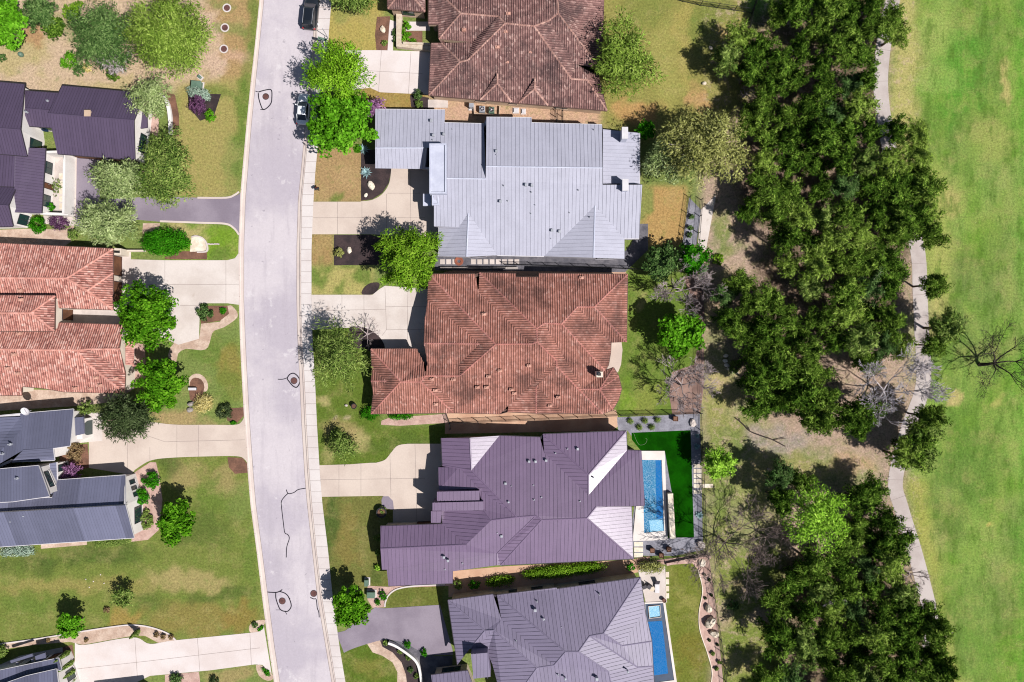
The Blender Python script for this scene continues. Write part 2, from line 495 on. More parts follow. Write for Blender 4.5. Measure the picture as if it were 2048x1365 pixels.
def rt(col, y): return float(np.interp(y, RA[:, 0], RA[:, col]))
YS = list(range(-405, 1791, 15))

def soft_poly(X, Y, pts, blur):
    inside = np.zeros(X.shape, bool)
    n = len(pts)
    for i in range(n):
        x1, y1 = pts[i]; x2, y2 = pts[(i + 1) % n]
        if y1 == y2: continue
        c = ((y1 > Y) != (y2 > Y)) & (X < (x2 - x1) * (Y - y1) / (y2 - y1) + x1)
        inside ^= c
    m = inside.astype(float)
    for _ in range(blur):
        q = m.copy()
        q[1:, :] += m[:-1, :]; q[:-1, :] += m[1:, :]; q[:, 1:] += m[:, :-1]; q[:, :-1] += m[:, 1:]
        m = q / 5.0
    return m

C_DRY = A(194, 178, 122); C_TAN = A(184, 158, 112); C_GRN = A(110, 134, 58); C_OLV = A(130, 146, 78); C_DKG = A(84, 104, 48)
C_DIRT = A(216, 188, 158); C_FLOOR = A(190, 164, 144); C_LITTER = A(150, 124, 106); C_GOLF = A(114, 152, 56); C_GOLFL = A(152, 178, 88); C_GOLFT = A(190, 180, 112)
C_ORNG = A(190, 148, 108); C_FRESH = A(126, 160, 50)
# (kind, geometry in photo pixels on the ground, colour, blur passes / softness, strength)
ZONES = [
    ('p', [(-300, -300), (520, -300), (520, 1700), (-300, 1700)], C_OLV, 0, 1),
    ('p', [(-300, -300), (425, -300), (415, 170), (340, 180), (300, 200), (-300, 190)], C_DIRT, 5, 1),
    ('e', (40, 110, 60, 40), C_DRY, .6, .7), ('e', (150, 60, 60, 30), C_OLV, .6, .5), ('e', (215, 170, 60, 14), C_DRY, .5, .6), ('e', (60, 75, 20, 25), C_ORNG, .5, .9),
    ('p', [(408, -40), (530, -40), (500, 170), (415, 165)], A(186, 154, 108), 4, 1),
    ('e', (425, 90, 22, 80), A(222, 190, 166), .5, .9), ('e', (470, 110, 26, 22), A(214, 176, 146), .6, .8), ('e', (455, 60, 25, 12), C_OLV, .6, .7),
    ('e', (505, 60, 14, 120), C_GRN, .8, .8), ('e', (440, 10, 30, 12), C_OLV, .5, .6),
    ('p', [(352, 165), (500, 150), (478, 400), (355, 400)], A(174, 162, 98), 3, 1),
    ('e', (487, 250, 14, 130), C_GRN, .8, .9), ('e', (440, 178, 50, 12), C_GRN, .8, .7), ('e', (465, 330, 20, 60), C_OLV, .8, .5),
    ('p', [(330, 450), (478, 450), (478, 522), (330, 522)], C_FRESH, 1, 1), ('e', (370, 458, 30, 14), C_DRY, .7, .9), ('e', (410, 480, 14, 20), C_DRY, .6, .6), ('e', (450, 505, 24, 16), C_GRN, .6, .8),
    ('p', [(340, 640), (492, 620), (495, 850), (330, 850)], C_OLV, 1, 1),
    ('e', (430, 700, 50, 26), C_GRN, .8, .8), ('e', (462, 740, 26, 50), A(158, 138, 72), .8, .7), ('e', (455, 775, 24, 30), C_GRN, .7, .6), ('e', (345, 832, 50, 16), C_TAN, .6, .9), ('e', (400, 848, 40, 8), C_TAN, .6, .6),
    ('p', [(270, 905), (500, 905), (535, 1260), (-60, 1330), (-60, 1070), (270, 1085)], A(126, 138, 66), 1, 1),
    ('e', (440, 960, 40, 26), C_TAN, .8, .6), ('e', (365, 945, 40, 24), C_TAN, .9, .6), ('e', (420, 1000, 30, 40), C_GRN, .8, .7), ('e', (330, 930, 30, 20), C_DKG, .8, .7), ('e', (480, 1000, 24, 40), C_OLV, .8, .6),
    ('e', (200, 1110, 110, 26), C_DKG, .8, .75), ('e', (60, 1130, 60, 20), C_DKG, .8, .6), ('e', (400, 1060, 60, 40), C_DKG, .8, .55),
    ('e', (150, 1170, 170, 14), A(168, 154, 92), .8, .7), ('e', (380, 1160, 70, 22), A(190, 168, 116), .9, .7), ('e', (50, 1210, 60, 20), C_GRN, .8, .6), ('e', (300, 1200, 30, 26), C_DKG, .8, .5),
    ('e', (380, 1235, 80, 34), A(158, 138, 80), .8, .7), ('e', (480, 1240, 40, 24), A(156, 130, 70), .7, .7), ('e', (250, 1235, 30, 20), A(176, 146, 82), .7, .8), ('e', (505, 1110, 14, 70), C_GRN, .8, .6), ('e', (430, 1190, 60, 12), C_DKG, .7, .6),
    ('p', [(330, 1325), (560, 1318), (570, 1450), (330, 1450)], C_OLV, 1, 1), ('e', (450, 1350, 50, 14), C_TAN, .8, .7),
    # east of the street
    ('p', [(600, -300), (1420, -300), (1420, 1700), (600, 1700)], C_OLV, 0, 1),
    ('p', [(640, -40), (770, -40), (770, 110), (640, 110)], A(188, 170, 96), 2, 1), ('e', (690, 20, 40, 20), C_OLV, .7, .6),
    ('p', [(620, 300), (725, 290), (725, 406), (620, 406)], A(184, 152, 108), 1, 1), ('e', (672, 396, 14, 12), C_GRN, .7, .8), ('e', (690, 350, 30, 20), A(196, 164, 118), .7, .7),
    ('p', [(720, 175), (860, 170), (860, 225), (720, 225)], A(174, 146, 84), 1, 1),
    ('p', [(620, 468), (670, 468), (670, 535), (620, 535)], A(178, 146, 98), 1, 1),
    ('p', [(620, 530), (745, 530), (745, 592), (620, 592)], A(190, 178, 110), 1, 1), ('e', (640, 555, 16, 24), C_GRN, .8, .9), ('e', (722, 560, 26, 20), C_GRN, .8, .9), ('e', (680, 585, 12, 12), C_GRN, .8, .8), ('e', (690, 538, 20, 6), C_GRN, .8, .6),
    ('p', [(622, 650), (745, 650), (760, 850), (900, 850), (900, 940), (630, 940)], A(104, 124, 48), 1, 1),
    ('e', (655, 812, 16, 10), C_DRY, .8, .8), ('e', (720, 880, 24, 24), C_DRY, .8, .8), ('e', (680, 860, 40, 14), C_TAN, .8, .6), ('e', (800, 890, 60, 20), C_DKG, .9, .4), ('e', (660, 910, 14, 14), C_DRY, .8, .5), ('e', (690, 840, 14, 6), A(200, 180, 150), .6, .7),
    ('p', [(642, 985), (800, 985), (800, 1180), (642, 1180)], A(124, 124, 66), 1, 1), ('e', (660, 1060, 14, 90), C_DKG, .7, .9), ('e', (690, 1080, 22, 60), A(150, 132, 74), .8, .6), ('e', (750, 1150, 24, 14), C_DKG, .8, .7),
    ('p', [(770, 1165), (890, 1165), (890, 1220), (770, 1220)], A(114, 120, 56), 1, 1),
    ('p', [(680, 1285), (800, 1285), (800, 1380), (690, 1400)], A(100, 120, 44), 1, 1), ('e', (740, 1335, 26, 18), A(150, 140, 74), .8, .6),
    ('p', [(860, 195), (1215, 205), (1215, 262), (860, 255)], A(216, 176, 148), 2, 1),
    ('p', [(1195, -60), (1515, -60), (1515, 40), (1480, 240), (1400, 300), (1195, 260)], A(158, 152, 84), 2, 1),
    ('e', (1420, 40, 40, 60), C_GRN, .9, .5), ('e', (1290, 20, 50, 40), C_GRN, .9, .4), ('e', (1400, 200, 26, 26), A(204, 160, 112), .6, .8), ('e', (1450, 70, 20, 26), A(202, 172, 112), .7, .8), ('e', (1270, 220, 50, 26), A(206, 158, 106), .6, .8), ('e', (1330, 130, 30, 80), A(176, 170, 96), .9, .6), ('e', (1370, 60, 14, 100), A(184, 168, 96), .8, .6),
    ('p', [(1500, -60), (1548, -60), (1540, 60), (1500, 60)], A(110, 152, 66), 2, 1),
    ('p', [(1278, 370), (1376, 370), (1372, 490), (1278, 490)], A(192, 156, 100), 1, 1), ('e', (1292, 400, 12, 40), C_OLV, .8, .8),
    ('p', [(1250, 545), (1405, 545), (1405, 835), (1230, 835)], A(112, 136, 56), 1, 1), ('e', (1280, 600, 10, 10), C_DRY, .8, .6), ('e', (1300, 800, 40, 24), A(150, 156, 76), .8, .7), ('e', (1250, 800, 14, 26), C_FRESH, .7, .7),
    ('p', [(1336, 1125), (1415, 1125), (1432, 1380), (1336, 1380)], A(122, 130, 54), 1, 1), ('e', (1380, 1200, 30, 20), A(160, 156, 86), .8, .7), ('e', (1380, 1300, 30, 40), A(134, 122, 56), .9, .6),
    # behind the back fences
    ('p', [(1400, 290), (1900, -100), (1900, 1700), (1440, 1700), (1405, 800)], C_FLOOR, 4, 1),
    ('p', [(1405, 560), (1480, 760), (1560, 880), (1760, 930), (1740, 985), (1560, 960), (1500, 1100), (1425, 1100)], A(146, 152, 96), 6, .85),
    ('e', (1450, 470, 24, 40), C_OLV, .9, .9), ('e', (1440, 560, 30, 18), C_DRY, .9, .8), ('e', (1430, 600, 20, 40), A(192, 160, 140), .9, .7), ('e', (1470, 500, 30, 14), C_OLV, .9, .6),
    ('e', (1440, 790, 30, 60), C_DRY, .9, .8), ('e', (1435, 850, 20, 60), A(150, 154, 84), .9, .8), ('e', (1500, 860, 50, 16), A(150, 152, 84), .9, .7), ('e', (1560, 880, 60, 24), A(176, 160, 150), .8, .9),
    ('e', (1490, 960, 60, 50), A(160, 164, 96), .9, .8), ('e', (1440, 1060, 24, 60), A(140, 150, 76), .9, .9), ('e', (1590, 940, 120, 26), C_DRY, .9, .8), ('e', (1700, 930, 40, 20), A(204, 168, 138), .9, .8), ('e', (1480, 890, 14, 12), C_GRN, .9, .7),
    ('e', (1450, 900, 26, 50), A(132, 148, 74), .9, .7), ('e', (1440, 990, 30, 40), A(126, 146, 70), .9, .7), ('e', (1540, 1060, 40, 40), A(138, 150, 80), .9, .6), ('e', (1600, 925, 60, 16), A(140, 146, 80), .9, .6),
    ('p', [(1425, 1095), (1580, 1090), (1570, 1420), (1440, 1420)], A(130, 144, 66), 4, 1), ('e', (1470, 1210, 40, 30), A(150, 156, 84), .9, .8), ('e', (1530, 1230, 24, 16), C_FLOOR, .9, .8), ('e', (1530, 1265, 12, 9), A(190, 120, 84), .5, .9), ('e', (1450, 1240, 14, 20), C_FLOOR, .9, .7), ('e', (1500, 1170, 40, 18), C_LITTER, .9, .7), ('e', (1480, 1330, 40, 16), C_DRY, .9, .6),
    ('e', (1580, 40, 34, 14), A(212, 176, 158), .7, .9), ('e', (1760, 100, 22, 14), A(226, 184, 162), .7, .9),
    ('p', [(1500, 40), (1780, -60), (1770, 220), (1830, 280), (1850, 460), (1800, 560), (1800, 640), (1640, 660), (1480, 600), (1540, 480), (1470, 400)], A(112, 92, 78), 6, .85),  # dense wood floor, here and next: tree shade painted into the ground colour
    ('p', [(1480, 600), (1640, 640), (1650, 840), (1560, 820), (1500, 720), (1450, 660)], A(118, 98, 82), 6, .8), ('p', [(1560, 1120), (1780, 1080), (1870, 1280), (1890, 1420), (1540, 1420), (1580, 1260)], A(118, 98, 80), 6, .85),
    # the golf course
    ('p', [(1782, -300), (2400, -300), (2400, 1700), (1880, 1700), (1886, 1290), (1862, 1170), (1812, 1000), (1836, 860), (1862, 770), (1858, 600), (1836, 480), (1782, 320), (1780, 180)], C_GOLF, 3, 1),
]
rngz = random.Random(5)
for k in range(260):   # the mottled fairway
    y = rngz.uniform(-40, 1420); x = rngz.uniform(1840, 2120)
    ZONES.append(('e', (x, y, rngz.uniform(14, 50), rngz.uniform(20, 70)), rngz.choice([C_GOLFL, C_GOLFL, A(126, 166, 70), A(96, 146, 54), A(150, 160, 96), A(92, 128, 58), A(178, 176, 112), A(120, 130, 76)]), .95, rngz.uniform(.12, .45)))
ZONES += [
    ('p', [(1783, -100), (1832, -100), (1836, 200), (1835, 340), (1786, 330), (1783, 190)], A(196, 186, 116), 4, .95),
    ('p', [(1836, 350), (1880, 330), (1905, 520), (1900, 690), (1862, 690), (1852, 520)], A(180, 184, 100), 6, .85),
    ('p', [(1858, 600), (1885, 600), (1885, 690), (1860, 690)], A(204, 186, 126), 4, .8), ('e', (1905, 400, 24, 34), A(192, 182, 112), .9, .8),
    ('p', [(1810, 960), (1850, 960), (1866, 1100), (1905, 1300), (1925, 1400), (1885, 1400), (1880, 1230), (1830, 1060)], A(186, 180, 96), 5, .85),
    ('p', [(1845, 800), (1885, 800), (1870, 960), (1825, 960)], A(158, 186, 86), 6, .8),
    ('e', (1916, 797, 11, 13), A(206, 186, 126), .4, .95), ('e', (1990, 806, 20, 12), A(196, 188, 110), .8, .8), ('e', (2015, 165, 9, 34), A(204, 186, 120), .7, .8), ('e', (1990, 280, 50, 40), A(168, 172, 96), .9, .7), ('e', (1935, 920, 60, 90), A(96, 136, 52), .9, .7), ('e', (1900, 1030, 30, 50), A(110, 134, 64), .9, .7), ('e', (1976, 1054, 5, 4), A(214, 196, 110), .5, 1), ('e', (1920, 150, 50, 90), A(88, 154, 48), .9, .7), ('e', (1870, 60, 24, 50), A(166, 186, 96), .9, .6), ('e', (1880, 160, 40, 20), A(160, 190, 96), .9, .5),
    ('p', [(2030, -100), (2200, -100), (2200, 1500), (2040, 1500)], A(92, 168, 44), 6, .5),
]
def build_ground():
    st = 0.5
    xs = np.concatenate([[-3000, -900, -300, -140], np.arange(-92, 92.01, st), [140, 300, 900, 3000]])
    ys = np.concatenate([[-3000, -900, -300, -130], np.arange(-88, 88.01, st), [130, 300, 900, 3000]])
    X, Y = np.meshgrid(xs, ys)
    PY0 = CY - Y / S
    lo = np.zeros(X.shape, bool)
    for r in range(len(ys)):
        yy = CY - ys[r] / S
        if not -425 < yy < 1810: continue
        a0 = (rt(1, yy) - CX) * S; a1 = (rt(4, yy) - CX) * S
        i0 = int(np.argmin(abs(xs - a0))); i1 = int(np.argmin(abs(xs - a1)))
        X[r, i0] = a0; X[r, i1] = a1; lo[r, i0 + 1:i1] = True
    PX = X / S + CX; PY = CY - Y / S
    c = np.zeros(X.shape + (3,)); c[:] = C_OLV
    rn = np.random.default_rng(3)
    def vn(sc):
        g = rn.uniform(-1, 1, (420, 520))
        gx = np.clip((PX + 500) / sc, 0, 517); gy = np.clip((PY + 500) / sc, 0, 417)
        ix = gx.astype(int); iy = gy.astype(int); fx = gx - ix; fy = gy - iy
        fx = fx * fx * (3 - 2 * fx); fy = fy * fy * (3 - 2 * fy)
        return (g[iy, ix] * (1 - fx) + g[iy, ix + 1] * fx) * (1 - fy) + (g[iy + 1, ix] * (1 - fx) + g[iy + 1, ix + 1] * fx) * fy
    WX = 11 * vn(42) + 8 * vn(17) + 4 * vn(8); WY = 11 * vn(42) + 8 * vn(17) + 4 * vn(8); WM = .30 * vn(13) + .25 * vn(28)
    EX, EY = PX + WX, PY + WY
    for z in ZONES:
        kind, g, colr, soft, k = z
        if kind == 'p': m = soft_poly(PX + (WX * .6 if soft > 1 else 0), PY + (WY * .6 if soft > 1 else 0), g, soft)
        else:
            x, y, rx, ry = g
            d = np.sqrt(((EX - x) / rx) ** 2 + ((EY - y) / ry) ** 2) + WM
            t = np.clip((1 + soft * .5 - d) / max(soft, .05), 0, 1)
            m = t * t * (3 - 2 * t)
        m = (m * k)[..., None]
        c = c * (1 - m) + np.array(colr) * m
    c[(abs(X) > 95) | (abs(Y) > 90)] = C_OLV
    Z = np.where(lo, -0.35, 0.0)
    ny, nx = X.shape
    verts = np.stack([X, Y, Z], -1).reshape(-1, 3)
    idx = np.arange(ny * nx).reshape(ny, nx)
    f = np.stack([idx[:-1, :-1], idx[:-1, 1:], idx[1:, 1:], idx[1:, :-1]], -1).reshape(-1, 4)
    me = bpy.data.meshes.new('ground')
    me.vertices.add(len(verts)); me.vertices.foreach_set('co', verts.ravel())
    me.loops.add(f.size); me.loops.foreach_set('vertex_index', f.ravel())
    me.polygons.add(len(f)); me.polygons.foreach_set('loop_start', np.arange(0, f.size, 4))
    me.update(calc_edges=True)
    ca = me.color_attributes.new('soil', 'FLOAT_COLOR', 'POINT')
    cc = np.concatenate([c, np.ones(X.shape + (1,))], -1).reshape(-1, 4)
    ca.data.foreach_set('color', cc.astype(np.float32).ravel())
    m, nt, b = nt_new('turf_and_soil')
    at = nt.nodes.new("ShaderNodeAttribute"); at.attribute_name = 'soil'
    p = pos(nt)
    n1 = noise(nt, p, 0.30, 8, 0.7); n2 = noise(nt, p, 0.9, 8, 0.75); n3 = noise(nt, p, 3.2, 6, 0.85)
    mp = nt.nodes.new("ShaderNodeMapping"); mp.inputs['Scale'].default_value = (1.0, .3, 1); mp.inputs['Rotation'].default_value = (0, 0, .12)
    nt.links.new(p, mp.inputs['Vector'])
    n4 = noise(nt, mp.outputs[0], 0.55, 6, 0.7)
    sx = nt.nodes.new("ShaderNodeSeparateXYZ"); nt.links.new(p, sx.inputs[0])
    fw = rampv(nt, sx.outputs[0], 58.0, 63.0)
    col = mixc(nt, mth(nt, 'MULTIPLY', rampv(nt, n1, 0.46, 0.70), 0.34), at.outputs['Color'], A(192, 174, 116))
    col = mixc(nt, mth(nt, 'MULTIPLY', rampv(nt, n2, 0.50, 0.68), 0.45), col, A(88, 118, 48))
    col = mixc(nt, mth(nt, 'MULTIPLY', mth(nt, 'MULTIPLY', rampv(nt, n4, 0.47, 0.64), fw), 0.35), col, A(160, 176, 88))
    col = mixc(nt, mth(nt, 'MULTIPLY', mth(nt, 'MULTIPLY', rampv(nt, n4, 0.50, 0.36), fw), 0.65), col, A(92, 124, 46))
    wd = mth(nt, 'MULTIPLY', rampv(nt, sx.outputs[0], 27.0, 31.0), mth(nt, 'SUBTRACT', 1.0, fw))
    n5 = noise(nt, p, 0.7, 9, 0.8)
    col = mixc(nt, mth(nt, 'MULTIPLY', mth(nt, 'MULTIPLY', rampv(nt, n5, 0.50, 0.62), wd), 0.6), col, A(208, 178, 158))
    col = mixc(nt, mth(nt, 'MULTIPLY', mth(nt, 'MULTIPLY', rampv(nt, n5, 0.48, 0.38), wd), 0.55), col, A(112, 122, 70))
    fl = rampv(nt, noise(nt, p, 5.5, 2, 0.5), 0.70, 0.76)
    col = mixc(nt, mth(nt, 'MULTIPLY', mth(nt, 'MULTIPLY', fl, rampv(nt, n1, 0.48, 0.58)), 0.7), col, A(220, 204, 176))
    v = mth(nt, 'ADD', mth(nt, 'MULTIPLY_ADD', n3, 2.8, -0.4), mth(nt, 'MULTIPLY_ADD', n2, 0.8, -0.4))
    v = mth(nt, 'MULTIPLY', mth(nt, 'MAXIMUM', v, 0.26), 0.9)
    comb = nt.nodes.new("ShaderNodeCombineColor")
    for i in range(3): nt.links.new(v, comb.inputs[i])
    nt.links.new(mixc(nt, 1.0, col, comb.outputs[0], 'MULTIPLY'), b.inputs['Base Color'])
    b.inputs['Roughness'].default_value = 1.0
    b.inputs['Specular IOR Level'].default_value = 0.05
    bump(nt, b, n3, 0.5, 0.08)
    me.materials.append(m)
    o = bpy.data.objects.new('ground', me); COL.objects.link(o)
    tag(o, kind='structure')
POOL_HOLES = []
build_ground()

def sheet(name, pts, z, mat, sm=0, closed=True, th=0.03, kind='structure'):
    if sm: pts = smooth(pts, True, sm)
    mb = MB()
    mb.prism([tuple(G(x, y))[:2] for x, y in pts], z - th, z)
    o = mb.build(name, mat)
    if kind: tag(o, kind=kind)
    return o

def strip_mesh(mb, left, right, zl, zr, mi=0):
    for i in range(len(left) - 1):
        a, b, c, d = G(*left[i]), G(*right[i]), G(*right[i + 1]), G(*left[i + 1])
        for v, z in ((a, zl), (b, zr), (c, zr), (d, zl)): v.z = z
        n = (b - a).cross(d - a).z
        mb.quad(*((a, b, c, d) if n > 0 else (d, c, b, a)), mi)

def ribbon(mb, pts, w, z, mi=0):
    """flat band along a line of photo points, w metres wide"""
    P = [G(x, y) for x, y in pts]
    L, R = [], []
    for i, p in enumerate(P):
        d = P[min(i + 1, len(P) - 1)] - P[max(i - 1, 0)]
        d.normalize(); n = Vector((-d.y, d.x, 0))
        ww = w[i] if isinstance(w, (list, tuple)) else w
        L.append(p + n * ww / 2); R.append(p - n * ww / 2)
    for i in range(len(P) - 1):
        q = [R[i], R[i + 1], L[i + 1], L[i]]
        mb.quad(*[(v.x, v.y, z) for v in q], mi)

def wall_line(mb, pts, w, z0, z1, mi=0):
    """upright wall along photo points"""
    P = [G(x, y) for x, y in pts]
    L, R = [], []
    for i, p in enumerate(P):
        d = P[min(i + 1, len(P) - 1)] - P[max(i - 1, 0)]
        d.normalize(); n = Vector((-d.y, d.x, 0))
        L.append(p + n * w / 2); R.append(p - n * w / 2)
    mb.prism([(v.x, v.y) for v in L + R[::-1]], z0, z1, mi)

ZR = -0.126
# street
mb = MB()
strip_mesh(mb, [(rt(2, y), y) for y in YS], [(rt(3, y), y) for y in YS], ZR, ZR)
mb.build('road', M['asphalt']); tag(bpy.data.objects['road'], kind='structure')
tar = MB()
def crack(pts, w=0.11): ribbon(tar, smooth(pts, False, 4), w, ZR + 0.005)
crack([(516, 184), (530, 180), (542, 180), (543, 197), (541, 207), (533, 216), (526, 219), (522, 213), (517, 197), (516, 186)], .16)
crack([(510, 182), (516, 184)]); crack([(520, 219), (528, 219)])
crack([(579, 749), (586, 747), (593, 751), (599, 760), (598, 768), (593, 775), (586, 773), (578, 764), (574, 757), (579, 749)], .17)
crack([(555, 759), (565, 759), (574, 756)], .12)
crack([(532, 1185), (551, 1186), (560, 1183), (564, 1180)], .16); crack([(559, 1184), (570, 1188), (577, 1196), (582, 1212), (577, 1222), (570, 1224), (560, 1220), (554, 1207), (551, 1196), (551, 1186)], .16)
crack([(570, 1224), (573, 1230)], .1); crack([(551, 1221), (560, 1221)], .07); crack([(576, 1196), (580, 1198)], .1)
crack([(612, 977), (596, 980), (587, 986), (576, 988), (572, 980)], .13); crack([(575, 988), (567, 996), (562, 1005), (563, 1020), (566, 1045), (569, 1066), (575, 1070), (578, 1078), (573, 1095), (572, 1116)], .13)
crack([(620, 1196), (627, 1199), (632, 1200), (634, 1217), (637, 1225), (638, 1236)], .14)
tar.build('tar_seams', M['tar'], bpy.data.objects['road'])
tyre = MB()
# kerbs (rolled kerb and gutter, joints every few metres)
for nm, ci, co, sgn in (('kerb', 2, 1, -1), ('kerb', 3, 4, 1)):
    mb = MB()
    inn = [(rt(ci, y), y) for y in YS]; out = [(rt(co, y), y) for y in YS]
    mid = [(i[0] * .45 + o[0] * .55, i[1]) for i, o in zip(inn, out)]
    top = [(i[0] * .25 + o[0] * .75, i[1]) for i, o in zip(inn, out)]
    back = [(o[0], o[1]) for o in out]
    strip_mesh(mb, inn, mid, ZR + .008, -0.09); strip_mesh(mb, mid, top, -0.09, 0.022); strip_mesh(mb, top, back, 0.022, 0.026)
    strip_mesh(mb, back, back, 0.026, -0.3)
    for y in range(-395, 1780, 43):
        for (xa, xb, za, zb) in ((rt(ci, y), mid[0][0], 0, 0),):
            pass
        x0, x1 = rt(ci, y), rt(co, y)
        ribbon(mb, [(x1 - (x1 - x0) * .25, y), (x1, y)], .05, 0.031, 1)
    ribbon(mb, [(rt(ci, y), y) for y in YS], .07, ZR + 0.012, 1)
    o = mb.build(nm, [M['kerb'], M['joint']]); tag(o, kind='structure')
# east sidewalk
mb = MB()
strip_mesh(mb, [(rt(4, y), y) for y in YS], [(rt(5, y), y) for y in YS], 0.034, 0.034)
strip_mesh(mb, [(rt(5, y), y) for y in YS], [(rt(5, y), y) for y in YS], 0.034, -0.05)
y = -402
while y < 1780:
    ribbon(mb, [(rt(4, y), y), (rt(5, y), y)], .05, 0.038, 1); y += 22
ribbon(mb, [(rt(4, q), q) for q in YS], .05, 0.039, 1)
tag(mb.build('sidewalk', [M['walk'], M['joint']]), kind='structure')

def drive(pts, mat, joints=(), z=0.03, name='driveway', sm=0, edge=None):
    if sm: pts = smooth(pts, True, sm)
    mb = MB()
    mb.prism([tuple(G(x, y))[:2] for x, y in pts], -0.02, z)
    for j in joints: ribbon(mb, j, .05, z + .004, 1)
    if edge:
        for e in edge: ribbon(mb, smooth(e, False, 5), .28, z + .006, 2)
    tag(mb.build(name, [M[mat], M['joint'], M['kerb']]), kind='structure')

# west driveways
drive([(rt(1, 388), 386)] + smooth([(476, 390), (455, 396), (400, 396), (330, 394), (280, 395)]) + [(200, 400), (200, 320), (152, 312), (150, 452), (200, 462), (275, 440)] + smooth([(320, 444), (400, 446), (452, 449), (470, 458), (478, 472)]),
      'dark_asphalt', edge=[[(478, 384), (470, 390), (452, 396), (395, 396)], [(320, 443), (400, 446), (450, 448), (468, 457), (478, 470)], [(152, 312), (150, 452)]])
drive([(478, 506), (470, 517), (455, 521), (330, 521), (255, 519), (250, 640), (357, 690), (398, 678), (400, 612), (400, 607), (455, 607), (478, 610)], 'drive',
      [[(255, 570), (478, 569)], [(452, 522), (452, 607)], [(330, 570), (330, 640)], [(360, 612), (400, 611)], [(330, 521), (330, 570)]])
drive(smooth([(489, 833), (483, 844), (470, 850), (420, 850), (360, 850), (330, 848)]) + [(270, 840), (178, 850), (178, 936), (262, 950)] + smooth([(270, 940), (300, 922), (340, 916), (420, 913), (475, 913), (490, 920), (496, 930)]), 'drive_tan',
      [[(330, 884), (490, 880)], [(397, 850), (397, 914)], [(354, 850), (354, 916)], [(300, 895), (300, 922)], [(255, 845), (255, 940)], [(290, 870), (330, 884)]])
drive(smooth([(527, 1248), (518, 1262), (500, 1266), (350, 1281), (300, 1288), (265, 1275), (170, 1290), (150, 1285)]) + [(150, 1375), (200, 1400), (300, 1352), (420, 1341), (510, 1329)] + smooth([(525, 1330), (535, 1340), (543, 1346)]), 'drive_white',
      [[(155, 1338), (300, 1322), (520, 1296)], [(395, 1277), (400, 1343)], [(500, 1267), (503, 1330)], [(270, 1278), (275, 1355)]])
# east driveways
drive([(rt(5, 100), 101), (708, 101), (760, 101), (862, 104), (862, 190), (760, 185), (740, 176), (700, 181), (rt(5, 186), 182)], 'drive_white',
      [[(763, 101), (757, 185)], [(822, 104), (817, 188)], [(700, 140), (845, 148)]])
drive([(rt(5, 404), 404), (720, 404)] + smooth([(724, 403), (745, 400), (765, 388), (778, 368), (782, 345), (783, 330)]) + [(900, 330), (900, 478), (745, 469), (rt(5, 469), 469)], 'drive_tan',
      [[(627, 436), (850, 436)], [(675, 404), (675, 469)], [(724, 404), (724, 469)], [(773, 388), (773, 469)], [(822, 340), (820, 470)], [(775, 387), (840, 387)]])
drive([(rt(5, 590), 590), (745, 590), (760, 578), (770, 572), (880, 580), (880, 730), (765, 720), (764, 684), (740, 660), (715, 655), (rt(5, 655), 660)], 'drive',
      [[(625, 622), (772, 619)], [(684, 590), (684, 655)], [(728, 590), (728, 655)], [(770, 575), (773, 660), (764, 672)], [(772, 614), (860, 613)], [(816, 575), (814, 720)], [(772, 659), (860, 660)]])
drive([(rt(5, 930), 931), (700, 929), (742, 926)] + smooth([(752, 926), (770, 920), (782, 906), (795, 892), (815, 888)]) + [(905, 888), (905, 1055), (786, 1055), (786, 1015), (782, 998), (765, 992), (rt(5, 993), 994)], 'drive_tan',
      [[(641, 960), (850, 957)], [(722, 927), (722, 993)], [(780, 910), (782, 995)], [(830, 888), (834, 1055)], [(678, 930), (678, 993)]])
drive([(rt(5, 1248), 1266), (690, 1262), (750, 1215), (770, 1217), (880, 1210), (905, 1300), (906, 1310), (840, 1310)] + smooth([(862, 1312), (835, 1300), (805, 1285), (770, 1280), (735, 1288), (705, 1298), (688, 1306)]), 'dark_asphalt')
# golf path
pc = smooth([(1792, -60), (1785, 0), (1766, 100), (1763, 200), (1790, 350), (1833, 490), (1840, 590), (1843, 660), (1846, 770), (1815, 860), (1791, 960), (1802, 1015), (1827, 1096), (1850, 1182), (1862, 1240), (1858, 1300), (1852, 1420)])
mb = MB(); ribbon(mb, pc, 2.2, 0.03)
for i in range(4, len(pc) - 2, 4):
    a, b = pc[i], pc[i + 1]
    d = Vector((b[0] - a[0], b[1] - a[1])); d.normalize()
    ribbon(mb, [(a[0] - d.y * 17, a[1] + d.x * 17), (a[0] + d.y * 17, a[1] - d.x * 17)], .05, 0.034, 1)
tag(mb.build('path', [M['path'], M['joint']]), kind='structure')
# walk behind the back fence
sheet('path', [(1402, 420), (1432, 390), (1412, 500), (1394, 500)], .03, M['drive'])
sheet('gravel_bed', [(1378, 395), (1402, 420), (1393, 490), (1364, 490)], .014, M['gravel_grey'])
sheet('gravel_bed', [(1279, 448), (1296, 448), (1296, 500), (1250, 545), (870, 541), (870, 505), (1248, 505), (1262, 490)], .012, M['gravel_dark'])
